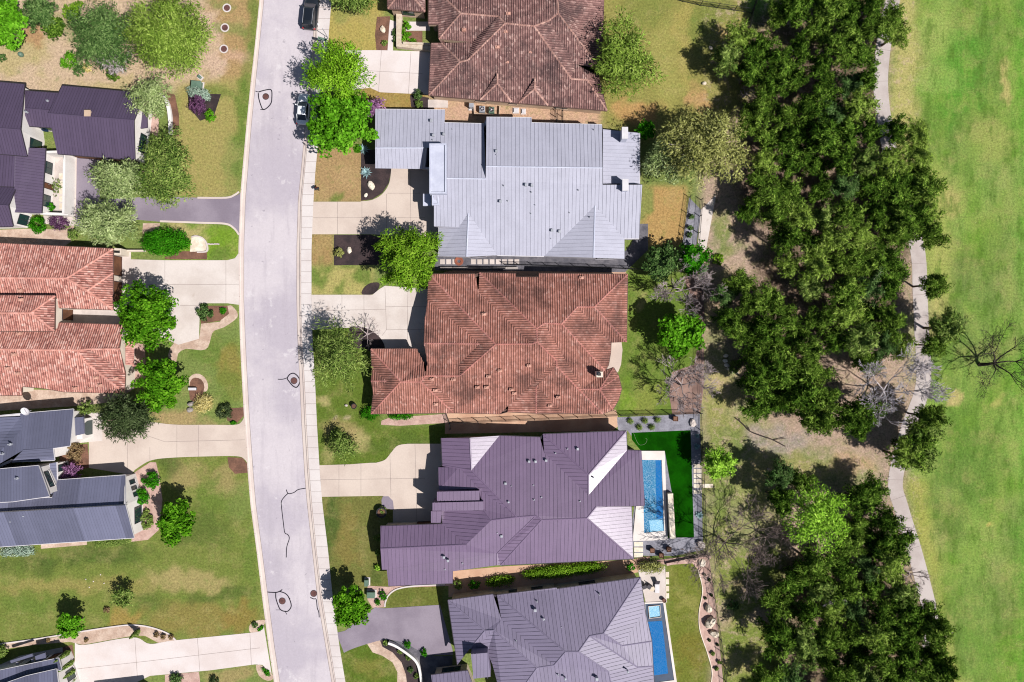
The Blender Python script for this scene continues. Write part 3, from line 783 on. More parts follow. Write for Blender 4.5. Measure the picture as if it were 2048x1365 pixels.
# planting beds, gravel and small yards
S1 = [('mulch_bed', [(722, 300), (752, 300), (782, 338), (782, 345), (778, 366), (765, 386), (745, 399), (722, 402)], .016, 'mulch', 0),
      ('mulch_bed', [(668, 470), (740, 470), (770, 480), (770, 530), (668, 531)], .016, 'mulch', 0),
      ('mulch_bed', [(724, 589), (727, 577), (740, 567), (758, 566), (757, 578), (745, 589)], .02, 'mulch', 3),
      ('mulch_bed', [(700, 655), (730, 656), (752, 668), (766, 684), (768, 700), (740, 702), (700, 690)], .033, 'mulch', 3),
      ('mulch_bed', [(754, 34), (780, 33), (780, 103), (753, 102), (750, 70)], .016, 'mulch_brown', 0),
      ('mulch_bed', [(820, 190), (858, 196), (858, 224), (822, 214)], .016, 'mulch', 0),
      ('path', [(780, 40), (795, 45), (786, 75), (786, 103), (775, 103), (778, 60)], .022, 'drive_white', 0),
      ('gravel_bed', [(762, 850), (763, 842), (778, 836), (895, 828), (895, 846), (800, 852)], .016, 'gravel_pink', 0),
      ('gravel_bed', [(890, 826), (1232, 820), (1240, 850), (1225, 862), (890, 868)], .012, 'sidedirt', 0),
      ('gravel_bed', [(888, 545), (925, 538), (1250, 540), (1255, 552), (880, 560)], .010, 'sidedirt', 0),
      ('patio', [(1215, 682), (1243, 684), (1245, 700), (1242, 730), (1236, 745), (1212, 742)], .02, 'drive_tan', 0),
      ('mulch_bed', [(1344, 745), (1345, 832), (1400, 830), (1408, 700), (1404, 560), (1368, 556), (1385, 600), (1396, 650), (1388, 730)], .012, 'mulch_pink', 2),
      ('gravel_bed', [(1234, 835), (1400, 828), (1406, 1100), (1350, 1112), (1270, 1112), (1262, 1060), (1285, 900), (1255, 862), (1236, 862)], .014, 'gravel_grey', 0),
      ('lawn', [(1263, 866), (1381, 861), (1388, 1075), (1332, 1076), (1346, 1000), (1330, 905), (1282, 902), (1264, 880)], .03, 'turf', 0),
      ('gravel_bed', [(1270, 1126), (1385, 1112), (1418, 1112), (1432, 1220), (1448, 1380), (1425, 1380), (1421, 1330), (1400, 1265), (1396, 1232), (1405, 1180), (1396, 1140), (1385, 1127), (1340, 1130)], .016, 'gravel_pink', 0),
      ('patio', [(1276, 1140), (1330, 1133), (1334, 1205), (1292, 1208)], .034, 'drive', 0),
      ('gravel_bed', [(897, 1168), (900, 1143), (1010, 1133), (1262, 1120), (1300, 1112), (1295, 1140), (1255, 1150), (1000, 1185), (897, 1195)], .012, 'sidedirt', 0),
      ('gravel_bed', [(735, 1172), (775, 1174), (900, 1166), (900, 1172), (800, 1176), (775, 1192), (770, 1215), (745, 1216), (735, 1200)], .016, 'gravel_pink', 0),
      ('gravel_bed', [(733, 1286), (760, 1280), (765, 1294), (785, 1305), (803, 1325), (814, 1350), (814, 1380), (794, 1380), (795, 1345), (785, 1325), (765, 1312), (745, 1305)], .018, 'gravel', 0),
      ('mulch_bed', [(760, 1281), (780, 1280), (800, 1290), (825, 1310), (840, 1330), (846, 1380), (815, 1380), (812, 1350), (803, 1325), (785, 1305), (765, 1294)], .020, 'mulch', 0),
      ('gravel_bed', [(785, 1281), (815, 1284), (850, 1306), (870, 1312), (905, 1312), (905, 1380), (848, 1380), (838, 1330), (812, 1300)], .016, 'gravel_dark', 0),
      ('path', [(766, 993), (777, 993), (786, 1002), (788, 1020), (764, 1016), (763, 1000)], .034, 'dark_asphalt', 0),
      # west side
      ('mulch_bed', [(375, 186), (442, 189), (428, 232), (400, 242), (378, 215)], .016, 'mulch', 0),
      ('gravel_bed', [(272, 200), (300, 205), (318, 240), (316, 275), (290, 260), (285, 230)], .014, 'gravel_pink', 0),
      ('mulch_bed', [(332, 185), (350, 190), (358, 230), (358, 272), (345, 275), (345, 240)], .014, 'mulch_brown', 0),
      ('gravel_bed', [(0, 460), (55, 458), (130, 460), (148, 450), (148, 480), (130, 492), (0, 486)], .012, 'gravel', 0),
      ('gravel_bed', [(383, 475), (392, 472), (408, 478), (416, 492), (416, 503), (380, 504)], .020, 'stone', 0),
      ('mulch_bed', [(330, 503), (414, 503), (414, 519), (330, 519)], .016, 'mulch_brown', 0),
      ('gravel_bed', [(286, 447), (320, 447), (318, 462), (285, 468)], .014, 'gravel', 0),
      ('mulch_bed', [(398, 612), (455, 612), (458, 628), (440, 642), (402, 648)], .018, 'mulch_brown', 0),
      ('gravel_bed', [(455, 612), (468, 616), (476, 630), (470, 640), (448, 655), (428, 662), (422, 675), (416, 695), (402, 701), (372, 698), (356, 708), (352, 725), (336, 712), (352, 682), (398, 678), (402, 648), (440, 644)], .014, 'gravel', 2),
      ('gravel_bed', [(376, 762), (385, 750), (398, 748), (410, 756), (416, 770), (414, 782), (405, 784), (385, 780)], .016, 'gravel', 2),
      ('mulch_bed', [(380, 765), (390, 756), (403, 760), (409, 775), (400, 800), (380, 800)], .020, 'mulch_brown', 2),
      ('mulch_bed', [(450, 818), (487, 815), (488, 832), (474, 846), (455, 842)], .016, 'mulch_brown', 0),
      ('mulch_bed', [(455, 915), (485, 916), (496, 930), (495, 946), (470, 948), (458, 935)], .016, 'mulch_brown', 0),
      ('gravel_bed', [(0, 778), (250, 784), (262, 800), (160, 812), (0, 822)], .012, 'gravel', 0),
      ('gravel_bed', [(262, 950), (300, 925), (312, 925), (318, 950), (325, 1000), (318, 1060), (296, 1080), (262, 1084), (272, 1050), (268, 990)], .014, 'gravel_pink', 0),
      ('mulch_bed', [(118, 895), (175, 888), (180, 935), (120, 950)], .016, 'mulch_brown', 0),
      ('gravel_bed', [(82, 1088), (174, 1082), (174, 1090), (82, 1098)], .014, 'gravel', 0),
      ('gravel_bed', [(0, 1290), (110, 1275), (200, 1258), (260, 1252), (290, 1252), (330, 1263), (352, 1280), (345, 1288), (320, 1288), (290, 1272), (265, 1272), (165, 1290), (140, 1284), (70, 1290), (0, 1300)], .016, 'gravel', 0),
      ('mulch_bed', [(120, 1296), (145, 1290), (158, 1380), (125, 1380)], .014, 'mulch_brown', 0),
      ('gravel_bed', [(500, 1250), (512, 1242), (528, 1240), (530, 1246), (520, 1262), (502, 1266), (498, 1258)], .018, 'gravel', 2),
      ('gravel_bed', [(512, 1331), (525, 1332), (542, 1345), (546, 1358), (535, 1362), (518, 1352)], .018, 'gravel', 2),
      ('gravel_bed', [(330, 1350), (375, 1346), (398, 1344), (402, 1380), (330, 1380)], .014, 'gravel_pink', 0),
      ('patio', [(0, 1330), (40, 1312), (125, 1295), (130, 1380), (0, 1380)], .018, 'paver', 0),
      ('patio', [(96, 305), (152, 308), (150, 452), (86, 448)], .016, 'paver', 0),
      ('patio', [(108, 612), (240, 612), (240, 652), (108, 652)], .016, 'paver', 0),
      ('patio', [(225, 500), (262, 500), (262, 620), (225, 620)], .035, 'drive', 0),
      ('patio', [(245, 680), (290, 690), (292, 760), (250, 790)], .018, 'gravel_pink', 0),
      ('patio', [(148, 826), (205, 826), (205, 882), (140, 888)], .036, 'drive', 0)]
for nm, pts, z, mt, sm in S1: sheet(nm, pts, z, M[mt], sm)
# ---------------------------------------------------------------- houses
TILE = dict(per=0.33, w=0.20, h=0.09, kind='tile')
SEAM = dict(per=0.54, w=0.032, h=0.045, kind='seam')
SEAMF = dict(per=0.42, w=0.03, h=0.035, kind='seam')

def inset(P, o):
    n = len(P)
    a = sum(P[i].x * P[(i + 1) % n].y - P[(i + 1) % n].x * P[i].y for i in range(n))
    s = 1 if a > 0 else -1
    out = []
    for i in range(n):
        p0, p, p1 = P[i - 1], P[i], P[(i + 1) % n]
        d0 = Vector((p.x - p0.x, p.y - p0.y)); d1 = Vector((p1.x - p.x, p1.y - p.y))
        if d0.length < 1e-4: d0 = d1.copy()
        if d1.length < 1e-4: d1 = d0.copy()
        d0.normalize(); d1.normalize()
        n0 = Vector((-d0.y, d0.x)) * s; n1 = Vector((-d1.y, d1.x)) * s
        m = n0 + n1
        if m.length < 0.3: m = n0.copy()
        m.normalize()
        k = min(1.8, 1.0 / max(0.35, m.dot(n0)))
        out.append(Vector((p.x + m.x * o * k, p.y + m.y * o * k, p.z)))
    return out, s

def zfit(pts):
    a = np.array([[p.x, p.y, 1] for p in pts]); b = np.array([p.z for p in pts])
    c, *_ = np.linalg.lstsq(a, b, rcond=None)
    return c

def roof_block(mb, V, faces, ang, rib, capw, caph, skip=()):
    """faces: 'N a b c d' - the letter is the side the slope faces; ribs run down the slope. materials: 0 field, 1 caps"""
    ca, sa = math.cos(ang), math.sin(ang)
    ax = {'x': Vector((ca, sa)), 'y': Vector((-sa, ca))}
    edges = {}
    for fs in faces:
        t = fs.split(); k = t[0]; names = t[1:]
        P = [V[n] for n in names]
        ar = sum(P[i].x * P[(i + 1) % len(P)].y - P[(i + 1) % len(P)].x * P[i].y for i in range(len(P)))
        d = ax['y'] if k in 'NS' else ax['x']
        u = Vector((d.y, -d.x))
        uvs = [((p.x * u.x + p.y * u.y) / rib['per'], (p.x * d.x + p.y * d.y) / 0.38) for p in P]
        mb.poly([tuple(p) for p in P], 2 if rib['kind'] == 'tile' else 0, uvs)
        c = sum((Vector(p) for p in P), Vector()) / len(P)
        co = zfit(P)
        for i in range(len(names)):
            e = tuple(sorted((names[i], names[(i + 1) % len(names)])))
            edges.setdefault(e, []).append((c, co))
        if k == 'F': continue
        for tr in tessellate_polygon([[Vector(p) for p in P]]):
          Q = [P[ii] for ii in tr]
          ts = [p.x * u.x + p.y * u.y for p in Q]
          q = math.ceil(min(ts) / rib['per'])
          while q * rib['per'] < max(ts):
            tv = q * rib['per'] + 0.001
            hits = []
            for i in range(3):
                a, b = Q[i], Q[(i + 1) % 3]
                ta, tb = ts[i], ts[(i + 1) % 3]
                if (ta < tv) != (tb < tv):
                    h = a.lerp(b, (tv - ta) / (tb - ta))
                    hits.append((h.x * d.x + h.y * d.y, h))
            hits.sort(key=lambda z: z[0])
            if len(hits) == 2 and (hits[1][1] - hits[0][1]).length > 0.04:
                h0, h1 = hits[0][1], hits[1][1]
                w, hh = rib['w'] / 2, rib['h']
                n3 = (Q[1] - Q[0]).cross(Q[2] - Q[0])
                dz = 0 if abs(n3.z) < 1e-6 else -(n3.x * u.x + n3.y * u.y) / n3.z
                Uz = Vector((u.x, u.y, dz))
                if rib['kind'] == 'tile': prof = [(-w, -0.01), (-w * .55, hh * .8), (0, hh), (w * .55, hh * .8), (w, -0.01)]
                else: prof = [(-w, -0.01), (-w, hh), (w, hh), (w, -0.01)]
                n = len(prof)
                v0 = (h0.x * d.x + h0.y * d.y) / 0.38; v1 = (h1.x * d.x + h1.y * d.y) / 0.38
                seg = max(1, min(60, int((h1 - h0).length / 0.38))) if rib['kind'] == 'tile' else 1
                for s_ in range(seg):
                    a0, a1 = h0.lerp(h1, s_ / seg), h0.lerp(h1, (s_ + 1) / seg)
                    lf = (0.016, 0.0) if h0.z > h1.z else (0.0, 0.016)
                    if rib['kind'] != 'tile': lf = (0, 0)
                    pp = []
                    for hpt, l_ in ((a0, lf[0]), (a1, lf[1])):
                        for (uu, zz) in prof: pp.append(hpt + Uz * uu + Vector((0, 0, zz + (l_ if zz > 0 else 0))))
                    vv = v0 + (v1 - v0) * (s_ + .5) / seg
                    mb.add(pp, [[jj, jj + n, jj + n + 1, jj + 1] for jj in range(n - 1)], 0 if rib['kind'] == 'tile' else 2, [(q + 0.5, vv)] * (2 * n))
            q += 1
    # ridge and hip caps
    for e, L in edges.items():
        if len(L) != 2 or ' '.join(e) in skip: continue
        a, b = V[e[0]], V[e[1]]
        (c1, k1), (c2, k2) = L
        m = (a + b) / 2
        z1 = k1[0] * c2.x + k1[1] * c2.y + k1[2]
        if c2.z < z1 - 0.05:      # convex
            d = (b - a); d.z = 0
            if d.length < 0.1: continue
            d.normalize(); n = Vector((-d.y, d.x, 0))
            w = capw / 2
            pr = []
            for h in (a, b):
                for uu, zz in ((-w, 0.0), (-w * .6, caph * .8), (0, caph + .02), (w * .6, caph * .8), (w, 0.0)):
                    pr.append(h + n * uu + Vector((0, 0, zz)))
            seg = max(1, int((b - a).length / 0.45)) if rib['kind'] == 'tile' else 1
            for s_ in range(seg):
                f0, f1 = s_ / seg, (s_ + 1) / seg
                pp = [pr[j].lerp(pr[5 + j], f0) for j in range(5)] + [pr[j].lerp(pr[5 + j], f1) for j in range(5)]
                fc = [[j, j + 5, j + 6, j + 1] for j in range(4)]
                mb.add(pp, [f[::-1] for f in fc], 1, [(len(mb.v) * .731 % 97, s_ * 1.37)] * 10)

def house(name, label, base, blocks, mats, ang=0.0, rib=SEAM, zs=1.0, cap=(0.2, 0.05), cat='house'):
    """mats: roof, cap, wall, trim. A block: dict(V, F, O outline, over, steps, wins)"""
    root = thing(name, label, cat, tuple(G(*base)))
    rm, wm, tm = MB(), MB(), MB()
    openings = []
    for B in blocks:
        V = {k: G(x, y, 3 + (z - 3) * B.get('zs', zs)) for k, (x, y, z) in B['V'].items()}
        roof_block(rm, V, B['F'], B.get('ang', ang), rib, *cap)
        for st in B.get('steps', []):
            a, b, dp = st
            a, b = V[a], V[b]
            wm.quad(a - Vector((0, 0, .03)), b - Vector((0, 0, .03)), b - Vector((0, 0, dp)), a - Vector((0, 0, dp)), 0)
        out = [V[k] for k in B['O'].split()]
        W, s = inset(out, B.get('over', 0.45))
        if s < 0: out = out[::-1]; W = W[::-1]
        n = len(out)
        names = B['O'].split() if s > 0 else B['O'].split()[::-1]
        for i in range(n):
            j = (i + 1) % n
            a, b = W[i], W[j]
            wm.quad((a.x, a.y, -0.1), (b.x, b.y, -0.1), (b.x, b.y, b.z - 0.12), (a.x, a.y, a.z - 0.12), 0)
            o0, o1 = out[i], out[j]
            t = 0.2
            tm.quad(o0 - Vector((0, 0, t)), o1 - Vector((0, 0, t)), o1 + Vector((0, 0, .012)), o0 + Vector((0, 0, .012)), 0)
            tm.quad(a - Vector((0, 0, t)), b - Vector((0, 0, t)), o1 - Vector((0, 0, t)), o0 - Vector((0, 0, t)), 0)
            # narrow gutter lip outside the fascia
            nx = Vector((o1.y - o0.y, o0.x - o1.x, 0))
            if nx.length > 0.8 and abs(o0.z - o1.z) < 0.12:
                nx.normalize()
                g0, g1 = o0 + nx * .09 + Vector((0, 0, -.03)), o1 + nx * .09 + Vector((0, 0, -.03))
                tm.quad(o0 + Vector((0, 0, -.03)), g0, g1, o1 + Vector((0, 0, -.03)), 0)
                tm.quad(g0 - Vector((0, 0, .1)), g1 - Vector((0, 0, .1)), g1, g0, 0)
        for w in B.get('wins', []):
            kind, ea, eb, f0, f1, z0, z1 = w
            ia, ib = names.index(ea), names.index(eb)
            a, b = W[ia], W[ib]
            if (ia + 1) % n != ib: a, b, f0, f1 = b, a, 1 - f1, 1 - f0
            d = Vector((b.x - a.x, b.y - a.y, 0)); L = d.length; d.normalize()
            nn = Vector((d.y, -d.x, 0))
            openings.append((kind, Vector((a.x, a.y, 0)) + d * (f0 * L), d, nn, (f1 - f0) * L, z0, z1))
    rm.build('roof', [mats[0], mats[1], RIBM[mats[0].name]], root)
    wm.build('wall', mats[2], root)
    tm.build('eave', mats[3], root)
    for kind, p, d, nn, w, z0, z1 in openings:
        def bx(mb, u0, u1, y0, y1, za, zb, mi=0):
            Mx = Matrix(((d.x, nn.x, 0, p.x), (d.y, nn.y, 0, p.y), (0, 0, 1, 0), (0, 0, 0, 1)))
            c = [Mx @ Vector((x, y, z)) for z in (za, zb) for y in (y0, y1) for x in (u0, u1)]
            mb.add(c, [[0, 1, 3, 2], [4, 6, 7, 5], [0, 4, 5, 1], [2, 3, 7, 6], [0, 2, 6, 4], [1, 5, 7, 3]], mi)
        fm = MB()
        fr = 0.07
        bx(fm, 0, fr, -.02, .06, z0, z1); bx(fm, w - fr, w, -.02, .06, z0, z1)
        bx(fm, fr, w - fr, -.02, .06, z1 - fr, z1); bx(fm, fr, w - fr, -.02, .06, z0, z0 + fr)
        if kind == 'w':
            nm = max(1, round(w / 0.9))
            for q in range(1, nm): bx(fm, w * q / nm - .025, w * q / nm + .025, -.02, .05, z0 + fr, z1 - fr)
            fo = fm.build('window', M['dark_trim'], root)
            gm = MB(); bx(gm, fr, w - fr, -.01, .02, z0 + fr, z1 - fr); gm.build('pane', M['glass'], fo)
            sm = MB(); bx(sm, -.06, w + .06, -.02, .12, z0 - .07, z0 - .003); sm.build('sill', mats[2], fo)
        elif kind == 'g':
            fo = fm.build('garage_door', M['dark_trim'], root)
            gm = MB()
            for q in range(4): bx(gm, fr, w - fr, -.01, .03, z0 + fr + (z1 - z0 - 2 * fr) * q / 4 + .01, z0 + fr + (z1 - z0 - 2 * fr) * (q + 1) / 4)
            gm.build('door_panel', M['wood'], fo)
        else:
            fo = fm.build('door', M['dark_trim'], root)
            gm = MB(); bx(gm, fr, w - fr, -.01, .03, z0 + fr, z1 - fr); gm.build('door_panel', M['wood'], fo)
            hm = MB(); bx(hm, w - .22, w - .17, .03, .09, 1.0, 1.14); hm.build('handle', M['steel'], fo)
    return root

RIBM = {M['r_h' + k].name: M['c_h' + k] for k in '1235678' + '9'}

def vent(root, px, py, z, r=0.09, h=0.45, mat='trim', kind='pipe'):
    mb = MB(); p = G(px, py, z)
    if kind == 'pipe':
        mb.cyl((p.x, p.y), r, z - .3, z + h, 10); mb.cyl((p.x, p.y), r * 2.2, z - .3, z + .06, 10)
        mb.build('vent_pipe', M[mat], root)
    elif kind == 'box':
        mb.box(p.x - r * 1.6, p.x + r * 1.6, p.y - r * 1.6, p.y + r * 1.6, z - .4, z + h)
        mb.bev(p.x - r * 2.1, p.x + r * 2.1, p.y - r * 2.1, p.y + r * 2.1, z + h, z + h + .1, .04)
        mb.build('vent_cap', M[mat], root)
    elif kind == 'hood':
        mb.cyl((p.x, p.y), r, z - .3, z + h, 10)
        mb.cyl((p.x, p.y), r * 1.8, z + h, z + h + .08, 10, 0, r * .5)
        mb.build('vent_hood', M[mat], root)
    else:  # eyebrow tile vent
        mb.box(p.x - r * 2.4, p.x + r * 2.4, p.y - r * 1.5, p.y + r * 1.5, z - .3, z + .16); mb.ell((p.x, p.y, z + .14), r * 1.6, r * 1.3, r * 1.2, 8, 5)
        mb.build('tile_vent', M[mat], root)

M['spot_tile'] = pm('pale_tile', A(224, 172, 152), A(200, 148, 130), 1, 8)
M['cap7'] = tile_mat('red_ridge_tiles', [(0.0, A(184, 116, 106)), (0.5, A(202, 134, 124)), (1.0, A(214, 150, 138))], A(128, 90, 88), 0.6)
M['cap5'] = tile_mat('brown_ridge_tiles', [(0.0, A(170, 128, 116)), (0.6, A(200, 156, 142)), (1.0, A(220, 178, 162))], A(110, 80, 74), 0.5)
M['cap2'] = tile_mat('salmon_ridge_tiles', [(0.0, A(206, 142, 126)), (0.6, A(226, 162, 146)), (1.0, A(240, 182, 166))], A(170, 120, 110), 0.4)

# ---- the brown tiled house at the top
V5 = dict(h0=(858, -33, 3.4), a2=(857, 49, 3.4), a3=(877, 49, 3.4), a4=(877.5, 78.5, 3.5), a5=(944, 85, 3.7), K1=(921.5, 27, 5.2), K2=(996, 33, 5.7), K3=(1010, 47, 6.4),
          K4=(1068, 52.5, 6.4), Kb=(1097, 42, 6.1), K6=(1116, 27, 6.2), K7=(1116, 10, 6.2), K8=(1142, 158, 4.2), K10=(1174, 160, 4.1), e1=(1151, 129, 4.2), e2=(1200, 138, 3.0), e3=(1197, 152, 3.0),
          g0=(883, 87, 3.0), g9=(862.5, 87, 3.0), g1=(920, 124, 4.5), g2=(935.6, 120.5, 4.7), g3=(857.5, 191, 3.0), g4=(1214, 222, 3.0), f3=(1206, 52, 3.0), f4=(1209, -60, 3.0), n1=(1100, -60, 5.2), n2=(857, -60, 3.4),
          p1=(994.6, 167, 4.5), b1=(994.6, 148, 4.6), l1=(960, 199.5, 3.08), r1=(1023, 205, 3.08), p2=(1069, 178, 4.5), b2=(1070, 158, 4.6), l2=(1037, 206, 3.08), r2=(1096, 211.5, 3.08))
F5 = ['W a2 a3 a4 K1 h0', 'S a4 a5 K2 K1', 'N g0 a5 g2 g1', 'W a5 K2 K3 g2', 'W g9 g0 g1 g3', 'S g3 g4 K10 K8 K4 K3 g2 g1', 'E K4 Kb e1 K8', 'S Kb K6 e2 e1', 'N e1 e3 K10 K8', 'E K10 e3 g4',
      'E K6 K7 n1 f4 f3 e2', 'N K1 K2 K3 K4 Kb K6 K7 n1 n2 h0', 'S l1 r1 p1', 'W l1 p1 b1', 'E p1 r1 b1', 'S l2 r2 p2', 'W l2 p2 b2', 'E p2 r2 b2']
V5e = dict(e1=(775, 17.5, 3), e2=(850, 24, 3), p=(810, -26, 4.4), q=(810, -60, 4.4), w=(775, -60, 3), e=(850, -60, 3))
h5 = house('brown_tile_house', 'large house with weathered dark brown clay tile hip roof at the top of the photo', (1030, 90),
           [dict(V=V5, F=F5, O='n2 a2 a3 a4 g0 g9 g3 g4 e3 e2 f3 f4', steps=[('a4', 'a5', .8), ('a2', 'a3', .6)], over=.5,
                 wins=[('g', 'g9', 'g3', .2, .8, 0.05, 2.4), ('w', 'g3', 'g4', .25, .31, .9, 2.2), ('w', 'g3', 'g4', .45, .50, 1.0, 2.2), ('w', 'g3', 'g4', .72, .80, .9, 2.3), ('w', 'f3', 'f4', .3, .6, .3, 2.4)]),
            dict(V=V5e, F=['S e1 e2 p', 'W e1 p q w', 'E e2 e q p'], O='w e1 e2 e', over=.4, wins=[('w', 'e1', 'e2', .3, .7, .6, 2.2)])],
           (M['r_h5'], M['cap5'], M['tan'], M['brown_trim']), 0.0, TILE, .78, (0.30, 0.08))
for x, y, z in ((995, 95, 4.9), (1060, 105, 4.6), (1015, 125, 4.2), (1116, 139, 4.0), (932, 17, 4.4), (944, 17, 4.4), (956, 17, 4.4), (1017, 28, 5.2), (1012, 64, 5.3), (928, 60, 4.2)):
    vent(h5, x, y, z, .13, .3, 'spot_tile', 'tile')

# ---- the silver metal house
V6 = dict(g1=(750.5, 219, 3.0), g2=(890, 220.5, 3.0), g3=(889, 246, 3.4), g4=(889, 296, 4.4), r1=(750.5, 296, 4.4), r2=(848.5, 296, 4.4), s1=(750.5, 337, 3.3), s2=(844.6, 338.5, 3.3),
          m1=(967.5, 248, 3.3), m2=(971.5, 358, 5.6), m3=(892, 357, 5.6), g5=(889, 357, 5.6), n1=(973, 235, 4.3), n2=(1063, 236, 4.3), n3=(1063.6, 246, 4.5), n4=(1204, 250, 4.6), rr=(1205, 336, 6.2), rl=(972, 333, 6.2),
          e1=(1205, 370, 5.4), e2=(1284.6, 370, 5.4), e3=(1278, 477.5, 3.75), v3=(1249, 477.5, 3.75), P2=(1190, 412, 4.8), v4=(1088, 513, 3.2), v2=(994.6, 511, 3.2), P1=(937, 426, 4.6), v1=(917.7, 455, 4.1), l1=(868, 453, 4.1),
          l0=(868, 388, 5.2), p0=(892, 388, 5.2), q1=(933, 514, 4.6), w1=(878, 513, 3.3), w0=(878, 455, 3.3), q2=(1187, 516, 4.8), e4=(1249, 518, 3.6), f1=(1206, 259, 4.5), f2=(1279, 266.5, 3.7), f3=(1279, 368, 3.7), f4=(1206, 368, 4.5), t8=(859, 388, 3.6), t9=(859, 338.5, 3.6))
F6 = ['N g1 g2 g3 g4 r2 r1', 'S r1 r2 s2 s1', 'N g3 m1 m2 m3 g5 g4', 'N n1 n2 n3 n4 rr rl', 'S rl rr e1 e2 e3 v3 P2 v4 v2 P1 v1 l1 l0 p0 m3 m2', 'W w0 v1 P1 q1 w1', 'E P1 v2 q1', 'W v4 P2 q2', 'E P2 v3 e4 q2', 'E f1 f2 f3 f4']
h6 = house('silver_metal_house', 'wide house with pale silver grey standing seam metal roof and two cross gables', (1050, 380),
           [dict(V=V6, F=F6, O='g1 g2 g3 m1 n1 n2 n3 n4 f1 f2 f3 e2 e3 v3 e4 q2 v4 v2 q1 w1 w0 l1 l0 t8 t9 s2 r2 r1', over=.35,
                 steps=[('n1', 'rl', 1.6), ('rl', 'm2', 1.0), ('n4', 'rr', 1.9), ('rr', 'e1', 1.6), ('e1', 'e2', 1.8), ('v1', 'l1', .5), ('v1', 'w0', .4)],
                 wins=[('w', 'q1', 'v2', .1, .6, .5, 2.3), ('w', 'e4', 'q2', .2, .8, .4, 2.4), ('w', 'v4', 'v2', .2, .5, .5, 2.3), ('w', 'e2', 'e3', .2, .8, .2, 2.6), ('w', 'f2', 'f3', .2, .8, .3, 2.5), ('g', 'l0', 'l1', .1, .9, 0.05, 2.4)])],
           (M['r_h6'], M['r_flat'], M['greywall'], M['trim']), 0.0, SEAM, .9, (0.22, 0.05))
def boxpart(root, name, x0, y0, x1, y1, z0, z1, mat, lip=None, rot=0.0):
    a, b = G(x0, y1, z1), G(x1, y0, z1)
    mb = MB()
    c = (a + b) / 2; hx, hy = abs(b.x - a.x) / 2, abs(b.y - a.y) / 2
    Mx = Matrix.Translation((c.x, c.y, 0)) @ Matrix.Rotation(rot, 4, 'Z')
    mb.box(-hx, hx, -hy, hy, z0, z1, 0, Mx)
    if lip:
        t = .22
        for (p, q, r, s) in ((-hx, hx, -hy, -hy + t), (-hx, hx, hy - t, hy), (-hx, -hx + t, -hy + t, hy - t), (hx - t, hx, -hy + t, hy - t)):
            mb.box(p, q, r, s, z1 + .002, z1 + lip, 0, Mx)
    return mb.build(name, mat, root)
boxpart(h6, 'parapet_tower', 859, 288, 893, 388, 0, 5.7, M['r_flat'], .18)
boxpart(h6, 'parapet_tower', 864, 389, 878, 411, 0, 4.8, M['r_flat'], .1)
boxpart(h6, 'entry_canopy', 846, 388, 862, 412, 2.6, 2.9, M['r_flat'])
for (x, y) in ((1250, 266), (1251, 370)):
    ch = boxpart(h6, 'chimney', x - 5.5, y - 11, x + 5.5, y + 11, 3.0, 6.0, M['r_flat'])
    boxpart(ch, 'chimney_cap', x - 6.2, y - 11.8, x + 6.2, y + 11.8, 6.003, 6.12, M['trim'])
for x, y, z, k in ((863, 243, 3.4, 'box'), (867, 272, 3.9, 'box'), (888, 270, 3.9, 'box'), (866, 281, 4.0, 'pipe'), (905, 260, 3.5, 'pipe'), (993, 304, 5.3, 'box'), (993, 311, 5.4, 'pipe'), (1001, 404, 4.8, 'box'), (1052, 371, 5.3, 'box'), (1064, 372, 5.3, 'box'), (1063, 385, 5.1, 'pipe'),
                  (1008, 372, 5.3, 'pipe'), (1016, 403, 4.8, 'pipe'), (1070, 411, 4.6, 'pipe'), (1062, 428, 4.4, 'pipe'), (1104, 462, 3.9, 'box'), (1119, 464, 3.9, 'box'), (1102, 478, 3.6, 'pipe'), (1139, 426, 4.4, 'pipe'), (1157, 381, 5.1, 'pipe'), (1180, 435, 4.6, 'pipe'), (1188, 260, 4.7, 'pipe')):
    vent(h6, x, y, z, .05 if k == 'pipe' else .095, .3, 'steel', k)

# ---- the red tiled house
V7 = dict(a0=(858, 549, 3), a1=(950, 548.5, 3), a2=(957, 586, 3.5), b0=(959, 546, 3), b1=(1032, 548, 3), b2=(1032, 555, 3.15), b3=(1077, 555, 3.15), b4=(1077, 547.5, 3), b5=(1255, 549, 3), c0=(1253, 684.5, 3), c1=(1222, 686, 3.2), c2=(1221, 706, 3.05), c3=(1217, 730, 3), c4=(1210, 742, 3.1),
          t1=(1227, 735.6, 3), t2=(1237, 752, 3), t3=(1243, 778, 3), t4=(1237, 800, 3), t5=(1225.6, 820, 3), d0=(1205, 828, 3), d1=(1126, 827, 3), d2=(1072, 827, 3), d3=(1015, 824, 3), d4=(1017, 811, 3.3), d5=(1000, 828, 3), d6=(907, 826, 3), d7=(742, 828, 3),
          w0=(742, 698.5, 3), w1=(833, 698, 3), w2=(846, 723, 3.5), w3=(848, 687, 5.0), w4=(848.5, 650.5, 4.0), w5=(855, 600.5, 3),
          M1=(991, 689, 6.4), M2=(1064, 688, 6.6), M3=(1074, 684, 6.6), M4=(1073, 658, 6.0), M5=(1088.5, 647, 5.7), M6=(1123, 648, 5.7), M7=(1155, 614, 4.9), M8=(1188.5, 614, 4.9), M9=(1113, 722, 5.7), M10=(1113, 733, 5.6), M11=(1072, 773, 4.5),
          W1=(960, 688, 5.6), W2=(918, 728, 4.5), W3=(855, 727, 4.3), R1=(920, 752, 5.0), R2=(851, 752, 5.0), S1=(801, 764, 4.6), S2=(841, 764, 4.6), D1=(773, 762.5, 3.9), D0=(742, 762.5, 3.7), D2=(744, 737, 3.05), D3=(747, 790, 3.1),
          T0=(1199, 779, 4.4), T9=(1165, 779, 4.3), x1=(908, 806, 3.4))
